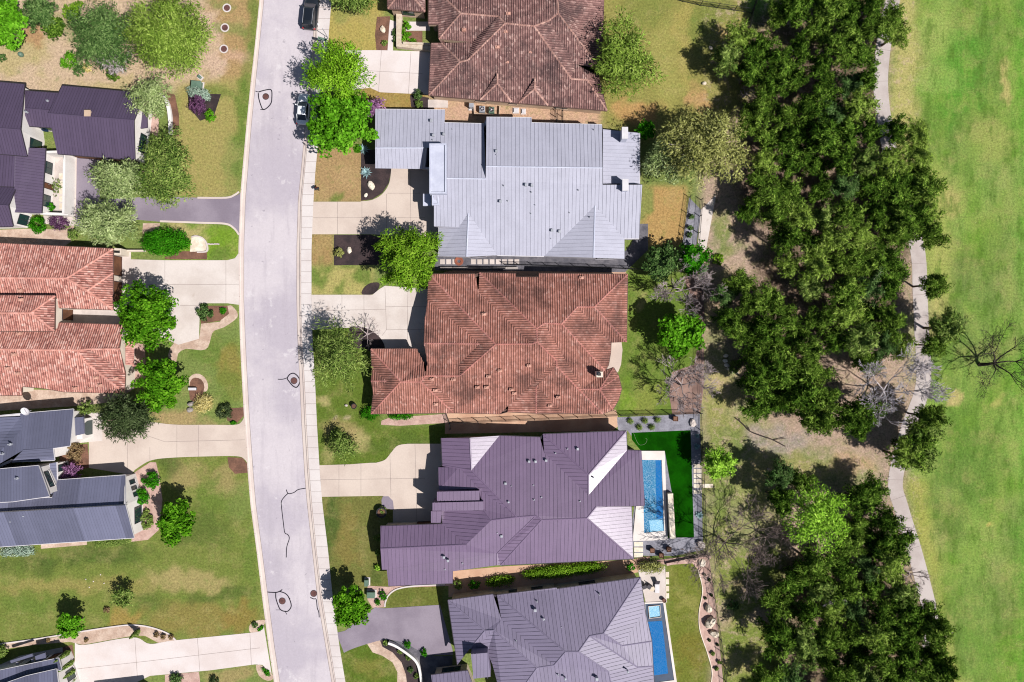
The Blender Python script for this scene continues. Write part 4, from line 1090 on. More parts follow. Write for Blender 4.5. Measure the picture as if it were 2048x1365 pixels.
F7 = ['N a0 a1 a2 M2 M1', 'W a0 M1 R1 W2 W1 w5', 'N w5 W1 w3 w4', 'S w3 W1 W2 W3', 'N W3 W2 R1 R2', 'W b0 a2 M2 M3 M4', 'N b0 b1 b2 b3 b4 b5 M8 M7 M6 M5 M4', 'E b5 c0 M8', 'S M7 M8 c0 c1', 'E M6 M7 c1 c2 c3 c4', 'S M5 M6 c4 T9', 'E M3 M4 M5 T9 d0 M10 M9',
      'N T9 c4 t1 T0', 'E T0 t1 t2', 'E T0 t2 t3', 'E T0 t3 t4', 'E T0 t4 t5', 'S T9 T0 t5 d0', 'S M10 M11 d1 d0', 'E M11 d2 d1', 'W M9 M10 M11 d2 d3 d4', 'S M1 M2 M3 M9 d4 d5 d6 x1 R2 R1', 'E R2 S2 d6 x1', 'S S1 S2 d6 d7', 'N w0 w1 w2 R2 S2 S1',
      'W w0 S1 D1 D2', 'W S1 d7 D3 D1', 'N D0 D1 D2', 'S D0 D3 D1']
h7 = house('red_tile_house', 'large house with ribbed red clay tile hip roof between the silver and plum metal roofs', (1000, 700),
           [dict(V=V7, F=F7, O='a0 a1 b0 b1 b2 b3 b4 b5 c0 c1 c2 c3 c4 t1 t2 t3 t4 t5 d0 d1 d2 d3 d5 d6 d7 D3 D0 D2 w0 w1 w2 W3 w3 w4 w5', over=.4,
                 wins=[('w', 'b0', 'b1', .2, .8, .8, 2.2), ('w', 'b4', 'b5', .1, .25, .8, 2.2), ('w', 'b4', 'b5', .5, .75, .5, 2.3), ('w', 'b5', 'c0', .1, .4, .3, 2.4), ('d', 'b5', 'c0', .55, .75, .0, 2.2), ('w', 'd6', 'd7', .1, .25, .8, 2.2), ('w', 'd6', 'd7', .5, .66, .8, 2.2), ('g', 'w4', 'w5', .05, .95, .05, 2.4), ('w', 'w0', 'w1', .3, .7, .8, 2.2)])],
           (M['r_h7'], M['cap7'], M['tan'], M['brown_trim']), 0.0, TILE, .78, (0.26, 0.07))
for x, y, z in ((968, 629, 4.6), (1000, 742, 5.0), (955, 775, 4.3), (977, 754, 4.8), (973, 775, 4.3), (1058, 732, 5.2), (1023, 780, 4.2), (1029, 787, 4.0), (1117, 795, 4.1), (871, 781, 4.1), (872, 809, 3.5), (1100, 812, 3.5), (1163, 556, 3.3), (907, 760, 4.6), (864, 759, 4.6)):
    vent(h7, x, y, z, .13, .3, 'spot_tile', 'tile')
ch = boxpart(h7, 'chimney', 1193, 744, 1206, 755, 3.0, 5.6, M['cream'])
boxpart(ch, 'chimney_pot', 1196, 746, 1202, 752, 5.6, 6.0, M['black_plastic'])

# ---- the plum metal house with the pool
V8 = dict(a=(882.6, 876.7, 3.2), b=(939.5, 876, 4.3), c=(998.5, 872, 3.15), d=(943, 941, 4.3), e=(885, 931, 3.2), f=(876.7, 935, 3.1), g=(917.7, 935, 3.8), h=(957.5, 978, 4.5), i=(877.5, 980.5, 3.9), J=(1034, 1035, 5.67), L=(982.5, 1041, 5.5), h2=(967, 1020, 5.0), M1=(882.5, 1020, 3.2), Q=(932, 1090, 4.5), P=(885, 1048.5, 3.3),
          R0=(761, 1053, 3.3), R1=(761, 1098, 4.5), R2=(764, 1140, 3.6), R3=(773.6, 1140, 3.6), R4=(777, 1172.5, 2.9), R5=(905.7, 1167, 2.9), R6=(905.7, 1143, 3.4), R7=(994, 1131, 3.1), R8=(994, 1107, 3.6), Tn=(1071.5, 1032, 5.62), U=(1083, 1040.6, 5.7), X=(1001, 1131, 3.0), V=(1174, 1037, 5.7),
          Y=(1266.5, 1118, 3.0), Z1=(1192.5, 1014, 5.34), B2=(1290, 1012, 5.31), Zl=(1263, 1013.5, 3.0), B1=(1283, 902, 3.59), c2=(1079.5, 875, 3.2), A1=(1086, 869, 3.3), A2=(1252.5, 862.5, 3.42), A3=(1177, 950, 5.0), A4=(1177, 991, 4.98), A5=(1088.5, 907, 3.67), A6=(1254, 901, 3.5))
F8 = ['W a b d e', 'E b c d', 'N f g h i', 'W e d J h g', 'N h J L h2', 'W M1 h2 L Q P', 'N R0 P Q R1', 'S R1 Q L J Tn R8 R7 R6 R5 R4 R3 R2', 'W Tn U X R7 R8', 'S U V Y X', 'E V Z1 Zl Y', 'N c c2 A5 A4 A6 B1 B2 Z1 V U Tn J d', 'W A1 A3 A4 A5', 'N A1 A2 A3', 'E A2 A6 A4 A3']
h8 = house('plum_metal_house', 'plum purple standing seam metal roofed house with a bright blue pool behind it', (1050, 1010),
           [dict(V=V8, F=F8, O='a b c c2 A1 A2 A6 B1 B2 Zl Y X R7 R6 R5 R4 R3 R2 R1 R0 P M1 i f e', over=.4, steps=[('Z1', 'B2', 2.0), ('a', 'e', .5), ('e', 'g', .4), ('i', 'h', .8)],
                 wins=[('w', 'A1', 'A2', .1, .3, .8, 2.3), ('w', 'A1', 'A2', .6, .9, .4, 2.4), ('w', 'c', 'c2', .2, .7, .9, 2.2), ('w', 'B1', 'B2', .1, .9, .1, 2.6), ('w', 'Zl', 'Y', .1, .9, .1, 2.5), ('g', 'P', 'M1', .1, .9, .05, 2.4), ('g', 'R0', 'P', .5, .95, .05, 2.5), ('w', 'R0', 'R1', .3, .8, .8, 2.2), ('w', 'Y', 'X', .2, .3, .8, 2.2), ('w', 'Y', 'X', .6, .75, .8, 2.2), ('d', 'e', 'a', .4, .7, .0, 2.3)])],
           (M['r_h8'], M['r_h8'], M['limewall'], M['dark_trim']), 0.0, SEAM, .9, (0.24, 0.05))
def metalbox(root, name, pts, z0, z1, mat):
    mb = MB(); q = [tuple(G(x, y, z1))[:2] for x, y in pts]
    mb.prism(q, z0, z1)
    xs = [p[0] for p in q]; ys = [p[1] for p in q]
    x = min(xs) + .3
    while x < max(xs) - .2:
        mb.box(x - .02, x + .02, min(ys) + .05, max(ys) - .05, z1 - .01, z1 + .04); x += .52
    return mb.build(name, mat, root)
metalbox(h8, 'flat_dormer', [(874, 984), (958.5, 982), (959, 1002), (874, 1003)], 2.5, 5.0, M['r_h8'])
metalbox(h8, 'flat_dormer', [(865, 1006), (966.5, 1003.5), (967, 1021), (865, 1022)], 2.5, 5.3, M['r_h8'])
metalbox(h8, 'entry_canopy', [(862, 1023), (883, 1023), (881, 1046), (862, 1046)], 2.6, 3.9, M['r_h8'])
for x, y, z, k in ((1058, 923, 3.9, 'box'), (1071, 923, 3.9, 'box'), (1092, 921, 3.9, 'box'), (1135, 898, 3.9, 'pipe'), (1155, 898, 3.9, 'box'), (1111, 907, 3.9, 'pipe'), (1011, 967, 4.4, 'box'), (1023, 972, 4.5, 'pipe'), (1067, 971, 4.5, 'pipe'), (1017, 1004, 5.0, 'hood'), (1068, 1000, 5.0, 'pipe'), (1083, 995, 4.9, 'pipe'), (1160, 1003, 5.0, 'pipe'), (1187, 956, 5.0, 'pipe'),
                  (1003, 1072, 4.5, 'box'), (995, 1066, 4.7, 'pipe'), (888, 1114, 4.0, 'box'), (896, 1121, 3.9, 'box'), (925, 1127, 3.5, 'pipe'), (890, 1139, 3.4, 'pipe')):
    vent(h8, x, y, z, .05 if k == 'pipe' else .085, .25, 'steel', k)

# ---- the mauve metal house at the bottom
V9 = dict(a=(896, 1201, 3.2), b=(986, 1189, 3.2), w=(1003, 1240, 3.8), c=(994, 1190.7, 3.3), c2=(1113, 1176, 3.3), c3=(1114, 1178.5, 3.3), d=(1281, 1155.6, 3.3), e=(1290, 1221, 3.3), t=(1244, 1292, 4.6), R1=(1207, 1267.4, 5.5), R2=(1179, 1272.6, 5.5), R3=(1157, 1304, 6.2), R4=(1131, 1304, 6.2), R5=(1108, 1331, 5.6), R6=(1074, 1336, 5.6),
          h1=(969.5, 1262, 4.6), h2=(987.7, 1261, 4.6), s1=(951, 1298, 3.8), s2=(939.5, 1298, 3.8), s0=(915, 1330, 3.1), T2=(1303.5, 1283, 3.3), F=(1306, 1333, 3.3), G1=(1275, 1335, 3.9), E1=(1217, 1344, 4.9), E2=(1236, 1425, 3.9), X1=(1312, 1425, 3.3), X2=(1010, 1425, 4.4), X3=(985, 1330, 4.0), s3=(975, 1306, 3.7))
F9 = ['N a b w R5 R6 h2 h1', 'W a h1 s2 s0', 'S h1 h2 s1 s2', 'W h2 R6 X2 X3 s3 s1', 'N c c2 c3 d R1 R2 R3 R4', 'W c R4 R5 w', 'S R6 R5 R4 R3 E1 E2 X2', 'E R2 R3 E1 E2 X1 F G1', 'S R2 R1 t T2 F G1', 'E d R1 t e', 'N e t T2']
V9b = dict(q1=(862, 1350.6, 3), q2=(935.6, 1341.5, 3), q3=(965, 1425, 4.8), q4=(872, 1425, 4.8))
h9 = house('mauve_metal_house', 'mauve grey standing seam metal roofed house cut off by the bottom edge of the photo', (1100, 1290),
           [dict(V=V9, F=F9, O='a b c c2 c3 d e T2 F X1 X2 X3 s3 s1 s2 s0', over=.4, steps=[('s1', 's3', .7), ('s3', 'X3', .7)],
                 wins=[('w', 'c', 'c2', .2, .35, .9, 2.2), ('w', 'c', 'c2', .6, .8, .9, 2.2), ('w', 'd', 'e', .2, .85, .1, 2.5), ('w', 'T2', 'F', .1, .9, .1, 2.5), ('g', 'a', 's0', .1, .5, .05, 2.4), ('w', 'c3', 'd', .3, .5, .8, 2.2)]),
            dict(V=V9b, F=['N q1 q2 q3 q4'], O='q1 q2 q3 q4', over=.4, wins=[('w', 'q1', 'q2', .2, .8, .6, 2.2)])],
           (M['r_h9'], M['r_h9'], M['limewall'], M['dark_trim']), math.radians(7.5), SEAM, .9, (0.2, 0.05))
metalbox(h9, 'flat_dormer', [(942, 1309), (975, 1306), (981, 1354), (947, 1358)], 2.0, 5.6, M['r_h9'])
for x, y, z, k in ((1074, 1203, 3.8, 'pipe'), (1070, 1219, 4.1, 'box'), (1087, 1237, 4.4, 'hood'), (1123, 1253, 4.6, 'pipe'), (1199, 1189, 4.0, 'pipe'), (1032, 1282, 4.6, 'pipe'), (1116, 1350, 5.2, 'pipe'), (1130, 1356, 5.2, 'hood'), (1193, 1356, 5.0, 'box'), (1255, 1342, 4.6, 'hood')):
    vent(h9, x, y, z, .05 if k == 'pipe' else .10, .4, 'steel', k)

# ---- top left, aubergine metal
A5 = math.radians(-5)
V1 = dict(NW=(124, 172, 3), NE=(290, 187, 3), PE=(268, 241, 4.9), SE=(270, 320.5, 3), SW=(115, 308, 3), PW=(96, 227, 4.9))
V1c = dict(a=(50, 182, 2.9), b=(120, 187, 2.9), c=(98, 221, 3.9), d=(50, 217, 3.9), e=(104, 256, 3), f=(50, 252, 3))
V1b = dict(a=(-60, 160, 3.2), b=(49, 169, 3.2), p=(41, 260, 5.4), q=(-60, 252, 5.4), s=(54, 313, 3.8), t=(-60, 303, 3.8))
V1d = dict(a=(30, 304, 3.5), b=(54, 296, 3.2), c=(91, 297, 2.6), d=(83, 427, 2.6), e=(28, 425, 3.4), f=(-60, 310, 3.5), g=(-60, 371, 3.4), h=(29, 374, 3.4))
V1e = dict(a=(-60, 368, 3.3), b=(32, 376, 3.3), p=(17, 412, 5.2), q=(-60, 407, 5.2), s=(26, 453, 3.3), t=(-60, 455, 3.3))
h1 = house('aubergine_metal_house', 'white stucco house with several dark aubergine metal gable roofs at the upper left edge', (100, 300),
           [dict(V=V1, F=['N NW NE PE PW', 'S PW PE SE SW'], O='NW NE PE SE SW PW', over=.3, wins=[('w', 'PE', 'SE', .2, .75, .6, 2.3), ('g', 'SE', 'SW', .05, .45, .05, 2.4), ('g', 'SE', 'SW', .52, .92, .05, 2.4)]),
            dict(V=V1c, F=['N a b c d', 'S d c e f'], O='a b c e f d', over=.3, wins=[('w', 'e', 'f', .2, .8, .3, 2.3)]),
            dict(V=V1b, F=['N a b p q', 'S q p s t'], O='a b p s t q', over=.35, wins=[('w', 'p', 's', .1, .85, .5, 3.0)]),
            dict(V=V1d, F=['E b c d e h a', 'S f a h g'], O='f a b c d e h g', over=.3, wins=[('w', 'c', 'd', .15, .35, .5, 2.1), ('d', 'c', 'd', .5, .6, .0, 2.1), ('w', 'c', 'd', .7, .9, .5, 2.1)]),
            dict(V=V1e, F=['N a b p q', 'S q p s t'], O='a b p s t q', over=.3, wins=[('w', 'p', 's', .25, .9, .4, 2.4)])],
           (M['r_h1'], M['r_h1'], M['white'], M['dark_trim']), A5, SEAMF, 1.0, (0.2, 0.05))
vent(h1, 177, 228, 4.7, .22, .25, 'tan', 'box'); vent(h1, 95, 202, 3.5, .07, .3, 'steel'); vent(h1, 52, 224, 4.2, .07, .4, 'steel')
metalbox(h1, 'entry_canopy', [(277, 220), (293, 222), (294, 255), (275, 258)], 2.3, 2.6, M['r_h1'])

# ---- left, salmon tiles
V2 = dict(n0=(-60, 484, 3), n1=(226, 498, 3), n2=(226, 546, 3.1), n3=(226, 620, 3), n4=(113, 616, 3), n5=(110, 592, 3.6), n6=(-60, 592, 3.6), r1=(-60, 555, 4.7), r2=(133, 557, 4.7), k=(174, 582, 4.1))
V2t = dict(a=(-60, 591, 4.8), b=(110, 591.6, 4.8), c=(109, 663, 4.8), d=(-60, 663, 4.8), p=(61.5, 626, 5.7), q=(-60, 626, 5.7))
V2s = dict(s1=(-60, 640, 3), s3=(246, 650, 3), pk=(238.5, 698.5, 5), rr=(-60, 698, 5), tA=(155, 701, 5), tB=(177, 698.5, 5), v=(170.5, 725, 4.4), L=(128, 784, 3), R=(249, 787, 3), m=(87, 777, 3.1), s6=(43.6, 773, 3.2), s7=(43.6, 791, 2.8), s8=(-60, 791, 2.8), s4=(251, 748, 3.3), u=(1, 757, 3.9), uw=(-40, 791, 2.85), ue=(34, 788, 2.9))
h2 = house('salmon_tile_house', 'house with salmon pink mottled clay tile roofs around a narrow court at the left edge', (120, 640),
           [dict(V=V2, F=['N n0 n1 r2 r1', 'E n1 n2 k r2', 'E n2 n3 k', 'S r1 r2 k n3 n4 n5 n6'], O='n0 n1 n3 n4 n5 n6', over=.45, wins=[('g', 'n1', 'n3', .05, .42, .05, 2.3), ('g', 'n1', 'n3', .52, .92, .05, 2.3), ('w', 'n3', 'n4', .3, .7, .7, 2.2)]),
            dict(V=V2t, F=['N a b p q', 'E b c p', 'S c d q p'], O='a b c d', over=.4, wins=[('d', 'b', 'c', .3, .7, .0, 2.4)]),
            dict(V=V2s, F=['N s1 s3 pk tB tA rr', 'S rr tA v L m s6 s7 s8', 'S L R v', 'E tA tB s4 R v', 'S tB pk s4'], O='s1 s3 pk s4 R L m s6 s7 s8', over=.4, wins=[('w', 's3', 'pk', .4, .95, .6, 2.4), ('w', 'R', 'L', .3, .7, .8, 2.2), ('w', 'm', 'L', .2, .8, .8, 2.2)])],
           (M['r_h2'], M['cap2'], M['cream'], M['brown_trim']), math.radians(-2), TILE, .85, (0.34, 0.09))
for x, y, z in ((40, 582, 4.0), (42, 600, 4.9), (38, 668, 4.1), (28, 710, 4.7), (36, 748, 3.9), (15, 737, 4.1), (192, 756, 3.7), (150, 777, 3.3), (181, 778, 3.2), (200, 771, 3.4), (232, 757, 3.4)):
    vent(h2, x, y, z, .14, .3, 'spot_tile', 'tile')
mb = MB()
a = [(251, 682), (268.5, 682), (268.5, 732), (251, 730)]
P = [G(x, y, z) for (x, y), z in zip(a, (2.9, 2.5, 2.5, 2.9))]
mb.poly([tuple(p) for p in P][::-1], 0, [(0, 0), (0, 4), (20, 4), (20, 0)][::-1])
for q in range(13):
    f = (q + .5) / 13
    mb.tube([P[0].lerp(P[3], f) + Vector((0, 0, .03)), P[1].lerp(P[2], f) + Vector((0, 0, .03))], .07, 5)
for p in P[1:3]: mb.cyl((p.x - .2, p.y), .12, 0, 2.5, 10)
mb.build('porch_roof', M['r_h2'], h2)
mb = MB(); wall_line(mb, [(121, 619), (222, 617)], .25, 0, 2.4); wall_line(mb, [(118, 616), (118, 642)], .25, 0, 2.6); mb.build('court_wall', M['cream'], h2)
mb = MB(); wall_line(mb, [(246, 503), (258, 503), (258, 512), (246, 512)], .3, 0, 2.2); wall_line(mb, [(258, 503), (292, 503)], .25, 0, .7); mb.build('gate_pier', M['cream'], h2)

# ---- left, slate metal
V3 = dict(b=(40, 828, 3.2), c=(147, 819, 3.2), d=(140, 892, 4.5), d2=(106, 897, 4.5), f=(46, 901, 4.5), g=(-60, 962, 4.5), g2=(43.6, 860, 3.8), a=(-60, 838, 3.2), a2=(42, 834, 3.3), h=(109, 921, 3.7), i=(23, 924, 3.7))
V3b = dict(a=(-60, 944, 5.4), b=(77, 932, 5.4), c=(98.7, 993, 5.8), d=(25.6, 1003.6, 5.8), e=(-60, 1008, 5.8))
V3w = dict(a=(99, 928, 3.1), b=(113, 925, 2.9), c=(115, 1003, 2.9), d=(103, 1003, 3.1))
V3s = dict(a=(115, 961, 3), b=(251, 951, 3), p=(252, 1014, 4.4), q=(-60, 1033, 4.4), p2=(251, 1011, 5.0), q2=(-60, 1029, 5.0), r=(-60, 1004, 3.9), t=(104, 996, 3.8), s=(268, 1076, 3), u=(-60, 1098, 3))
h3 = house('slate_metal_house', 'house with smooth slate blue metal roofs and white gable walls below the salmon roofs', (120, 960),
           [dict(V=V3, F=['N b c d d2 f g g2', 'E a a2 g2 g', 'E f d2 h i'], O='a b c d d2 h i g', over=.35, wins=[('w', 'c', 'd', .2, .8, .5, 2.3)]),
            dict(V=V3b, F=['N a b c d e'], O='a b c d e', over=.3, wins=[('w', 'b', 'c', .2, .8, 3.6, 4.6)]),
            dict(V=V3w, F=['E a b c d'], O='a b c d', over=.2, wins=[('w', 'b', 'c', .05, .25, .3, 2.3), ('d', 'b', 'c', .4, .55, .0, 2.2), ('w', 'b', 'c', .7, .95, .3, 2.3)]),
            dict(V=V3s, F=['N a b p q r t', 'S q2 p2 s u'], O='a b p2 s u q2 r t', over=.3, steps=[('q2', 'p2', .7)], wins=[('w', 'b', 'p2', .18, .36, .7, 2.1), ('w', 'b', 'p2', .44, .6, .7, 2.1), ('w', 'b', 'p2', .68, .86, .7, 2.1), ('w', 'p2', 's', .2, .7, .4, 2.3)])],
           (M['r_h3'], M['r_h3'], M['white'], M['trim']), math.radians(4), SEAMF, 1.0, (0.2, 0.05))
for x, y, z in ((20, 889, 4.4), (5, 908, 4.4), (34, 957, 5.7), (50, 1032, 4.4), (24, 1043, 4.1)): vent(h3, x, y, z, .09, .4, 'steel')
mb = MB(); p = G(54, 823, 3.9)
for k in range(1):
    rings = []
    for j in range(6):
        r = .62 * j / 5 + .02
        rings.append([Vector((p.x + r * math.cos(t * math.pi / 9), p.y + r * .9 * math.sin(t * math.pi / 9), 3.95 + .32 * (j / 5) ** 2 + .35 * r * math.sin(t * math.pi / 9))) for t in range(18)])
    mb.loft(rings, 0, True, False)
mb.tube([(p.x, p.y, 3.1), (p.x, p.y, 3.97)], .05, 6); mb.tube([(p.x, p.y - .3, 4.0), (p.x + .1, p.y + .2, 4.6)], .03, 5)
mb.build('satellite_dish', M['trim'], h3)
metalbox(h3, 'awning', [(149, 836), (166, 834), (168, 868), (151, 872)], 2.4, 2.7, M['r_h3'])
# entry block with the arched porch
mb = MB()
P0, P1 = G(178, 835), G(206, 874)
mb.box(P0.x - 2.3, P1.x - 1.6, P1.y, P0.y, 0, 2.3)
mb.build('porch_wall', M['white'], h3)
mb = MB()
cy = (P0.y + P1.y) / 2; xx = P1.x - 1.595
arc = [(xx, cy + 1.05 * math.cos(t * math.pi / 12), 1.1 + 1.0 * math.sin(t * math.pi / 12)) for t in range(13)]
pts = [(xx, cy + 1.05, 0.02)] + arc + [(xx, cy - 1.05, 0.02)]
mb.add(pts + [(xx + .06, y, z) for _, y, z in pts], [list(range(15)), list(range(29, 14, -1))] + [[i, i + 1, i + 16, i + 15] for i in range(14)])
mb.build('arched_door', M['glass'], h3)

# ---- bottom left corner
V4 = dict(a=(-60, 1354, 3), b=(117, 1317, 3), c=(123, 1340, 3.4), d=(-60, 1384, 3.4))
V4b = dict(a=(-60, 1392, 4.0), b=(52, 1353, 4.0), c=(113, 1339, 4.0), d=(124, 1425, 5.2), e=(-60, 1425, 5.2))
h4 = house('corner_house', 'bottom left house corner with grey blue metal roof beside the cypress row', (60, 1360),
           [dict(V=V4, F=['N a b c d'], O='a b c d', over=.25, wins=[('w', 'a', 'b', .55, .75, .3, 2.3), ('d', 'a', 'b', .8, .9, .0, 2.2)]),
            dict(V=V4b, F=['N a b c d e'], O='a b c d e', over=.25, wins=[('w', 'c', 'd', .2, .5, .6, 2.3)])],
           (M['r_h3'], M['r_h3'], M['white'], M['trim']), math.radians(11), SEAMF)
for (x, y) in ((58, 1312), (88, 1306), (62, 1330), (92, 1324)):
    mb = MB(); p = G(x, y); mb.box(p.x - .18, p.x + .18, p.y - .18, p.y + .18, 0, 2.4)
    mb.build('porch_post', M['greywall'], h4)
mb = MB(); a, b = G(20, 1318, 2.6), G(66, 1308, 2.6)
mb.prism([tuple(G(x, y, 2.6))[:2] for x, y in ((20, 1322), (64, 1308), (66, 1313), (22, 1327))], 2.45, 2.6)
mb.prism([tuple(G(x, y, 2.6))[:2] for x, y in ((70, 1313), (90, 1306), (92, 1318), (72, 1325))], 2.45, 2.6)
mb.build('pergola_slab', M['r_h3'], h4)
V4c = dict(a=(190, 1402, 3), b=(291, 1390, 3), c=(296, 1450, 3.6), d=(195, 1460, 3.6))
house('garage_wing', 'slate roofed garage off the bottom edge shading the white driveway', (260, 1410), [dict(V=V4c, F=['N a b c d'], O='a b c d', over=.3)], (M['r_h3'], M['r_h3'], M['white'], M['trim']), math.radians(6), SEAMF)
# ---------------------------------------------------------------- trees and plants
LG = 1.5
def LM(name, d, m, l, tr=0.16): M[name] = leaf_mat(name, *[tuple(v * LG for v in A(*q)) for q in (d, m, l)], tr)
LM('lf_lime', (46, 86, 12), (80, 136, 24), (118, 174, 48))
LM('lf_green', (36, 74, 10), (68, 118, 18), (110, 158, 40))
LM('lf_limepale', (88, 130, 32), (132, 178, 52), (170, 206, 84))
LM('lf_elm', (54, 86, 16), (96, 134, 30), (138, 172, 56))
LM('lf_yellowlime', (66, 104, 16), (108, 154, 30), (148, 190, 58))
LM('lf_olive', (92, 112, 62), (138, 154, 96), (180, 192, 136))
LM('lf_olivegold', (92, 98, 50), (140, 142, 78), (182, 182, 116))
LM('lf_sageelm', (74, 98, 34), (114, 140, 52), (156, 176, 86))
LM('lf_oak', (60, 86, 34), (104, 126, 56), (150, 166, 90))
LM('lf_dark', (34, 46, 26), (62, 76, 44), (100, 112, 76))
LM('lf_juniper', (26, 44, 12), (58, 88, 24), (122, 152, 58))
LM('lf_juniper_b', (34, 54, 16), (76, 104, 32), (142, 168, 72))
LM('lf_bluegreen', (36, 58, 28), (70, 98, 48), (118, 142, 84))
LM('lf_shrub', (24, 72, 8), (46, 112, 14), (80, 152, 30))
LM('lf_plum', (60, 36, 60), (96, 62, 92), (132, 92, 122))
LM('lf_redbud', (96, 60, 92), (138, 94, 132), (176, 132, 168))
LM('lf_sage', (96, 120, 104), (140, 160, 142), (180, 194, 176))
LM('lf_straw', (150, 132, 70), (200, 184, 116), (226, 214, 154))
LM('lf_brown', (96, 76, 50), (130, 108, 76), (160, 138, 104))
LM('lf_agave', (110, 140, 146), (150, 182, 182), (196, 216, 210), 0.1)
LM('lf_grey', (120, 112, 108), (158, 148, 146), (190, 182, 178))

def leaves_mesh(name, R, hgt, zc, seed, n, leaf=(0.30, 0.17), clump=0.24, streak=0.0, shell=0.55, lobes=0.16, sq=1.0, up=0.5, flat=0.5, ncl=None, hole=0.0, low=-0.45, branch=True, nbr=None, cw=1.0):
    """crown: leaf clumps strung along limbs that spread through an uneven ellipsoid, each clump a burst of small leaf faces"""
    rg = np.random.default_rng(seed)
    if branch:
        nbr = nbr or int(np.clip(9 + 2.6 * R, 10, 30))
        C = []
        az0 = rg.uniform(0, 6.283)
        for q in range(nbr):
            az = az0 + q * 2.39996 + rg.uniform(-.25, .25)
            el = rg.uniform(-.25, 1.0) ** 1 if q % 3 else rg.uniform(-.35, .25)
            ln = rg.uniform(1 - lobes * 1.9, 1 + lobes * .6)
            ce = math.sqrt(max(.05, 1 - el * el * .9))
            nk = int(rg.integers(5, 9))
            for s in range(nk):
                t = (.22 + .78 * (s + rg.uniform(.1, .9)) / nk)
                sp = .20 * t
                a2 = az + rg.normal(0, sp); e2 = el + rg.normal(0, .12)
                C.append([ce * math.cos(a2) * t * ln, ce * math.sin(a2) * t * ln, e2 * t * ln * .9 + .12 * (1 - t)])
        C = np.array(C)
        if hole > 0: C = C[rg.uniform(0, 1, len(C)) > hole]
        nc = len(C)
        C *= np.array([R * (1 - clump * .6), R * sq * (1 - clump * .6), hgt * (1 - clump * .4)])
    else:
        nc = ncl or int(34 + 7 * R * R)
        th = rg.uniform(0, 2 * np.pi, nc)
        ph = [rg.uniform(0, 2 * np.pi) for _ in range(4)]; am = rg.uniform(.4, 1, 4)
        lob = 1 + lobes * (am[0] * np.sin(2 * th + ph[0]) + am[1] * np.sin(3 * th + ph[1]) + am[2] * np.sin(5 * th + ph[2]) + .6 * am[3] * np.sin(8 * th + ph[3])) / 1.6
        cz = rg.uniform(low, 1.0, nc)
        rad = np.clip(shell + (1 - shell) * rg.uniform(0, 1, nc) ** .6, 0, 1)
        rh = np.sqrt(np.clip(1 - cz * cz, 0.02, 1)) * rad * lob
        Rc = R * (1 - clump * .75)
        C = np.stack([rh * np.cos(th) * Rc, rh * np.sin(th) * Rc * sq, cz * rad * hgt * (1 - clump * .5)], -1)
    ct = rg.uniform(0, 1, nc)
    per = max(8, n // nc)
    crad = R * clump * cw * rg.uniform(.55, 1.15, nc)
    idx = np.repeat(np.arange(nc), per); N = len(idx)
    off = rg.normal(0, 1, (N, 3)); off /= np.linalg.norm(off, axis=1, keepdims=True) + 1e-6
    rr = rg.uniform(0.25, 1, N) ** .5
    P = C[idx] + off * (rr * crad[idx])[:, None] * np.array([1, 1, flat])
    out = P / np.array([R, R, max(hgt, .1)]); out /= np.linalg.norm(out, axis=1, keepdims=True) + 1e-6
    lo_ = off * .8 + out * .4 + np.array([0, 0, up * .7]) + rg.normal(0, .6, (N, 3))
    nn = lo_ / (np.linalg.norm(lo_, axis=1, keepdims=True) + 1e-6)
    dr = rg.normal(0, 1, (N, 3))
    if streak > 0:
        rad_d = off * np.array([1, 1, .25]) + out * .5
        dr = dr * (1 - streak) + rad_d * streak * 2.0
    dr -= nn * np.sum(dr * nn, 1, keepdims=True); dr /= np.linalg.norm(dr, axis=1, keepdims=True) + 1e-6
    bt = np.cross(nn, dr)
    LS = 1.0 if not branch else 1.5
    ll = LS * leaf[0] * rg.uniform(.5, 1.35, N)[:, None]; lw = LS * leaf[1] * rg.uniform(.6, 1.3, N)[:, None]
    V = np.stack([P - dr * ll * .5, P + bt * lw * .5 - nn * .02, P + dr * ll * .5, P - bt * lw * .5 - nn * .02], 1).reshape(-1, 3)
    V[:, 2] += zc
    V[:, 2] = np.maximum(V[:, 2], .04)
    me = bpy.data.meshes.new(name)
    me.vertices.add(len(V)); me.vertices.foreach_set('co', V.astype(np.float32).ravel())
    me.loops.add(4 * N); me.loops.foreach_set('vertex_index', np.arange(4 * N))
    me.polygons.add(N); me.polygons.foreach_set('loop_start', np.arange(0, 4 * N, 4))
    me.update(calc_edges=True)
    tint = np.clip(.5 * ct[idx] + .75 * rg.uniform(0, 1, N) - .12, 0, 1)
    at = me.attributes.new('tint', 'FLOAT', 'FACE')
    at.data.foreach_set('value', tint.astype(np.float32))
    return me, C

def limbs(mb, rg, base_r, zc, hgt, C, nb, R, fork=0.45):
    zf = max(.4, zc - hgt * fork)
    mb.tube([(0, 0, -.1), (rg.uniform(-.1, .1), rg.uniform(-.1, .1), zf * .5), (0, 0, zf)], [base_r * 1.25, base_r, base_r * .8], 8)
    sel = list(range(len(C))); rg.shuffle(sel)
    for i in sel[:nb]:
        c = Vector(C[i]) + Vector((0, 0, zc))
        m = Vector((c.x * .45, c.y * .45, zf + (c.z - zf) * .6)) + Vector((rg.uniform(-.2, .2), rg.uniform(-.2, .2), rg.uniform(-.1, .2)))
        mb.tube([(0, 0, zf - .15), m, c], [base_r * .55, base_r * .34, .03], 5)

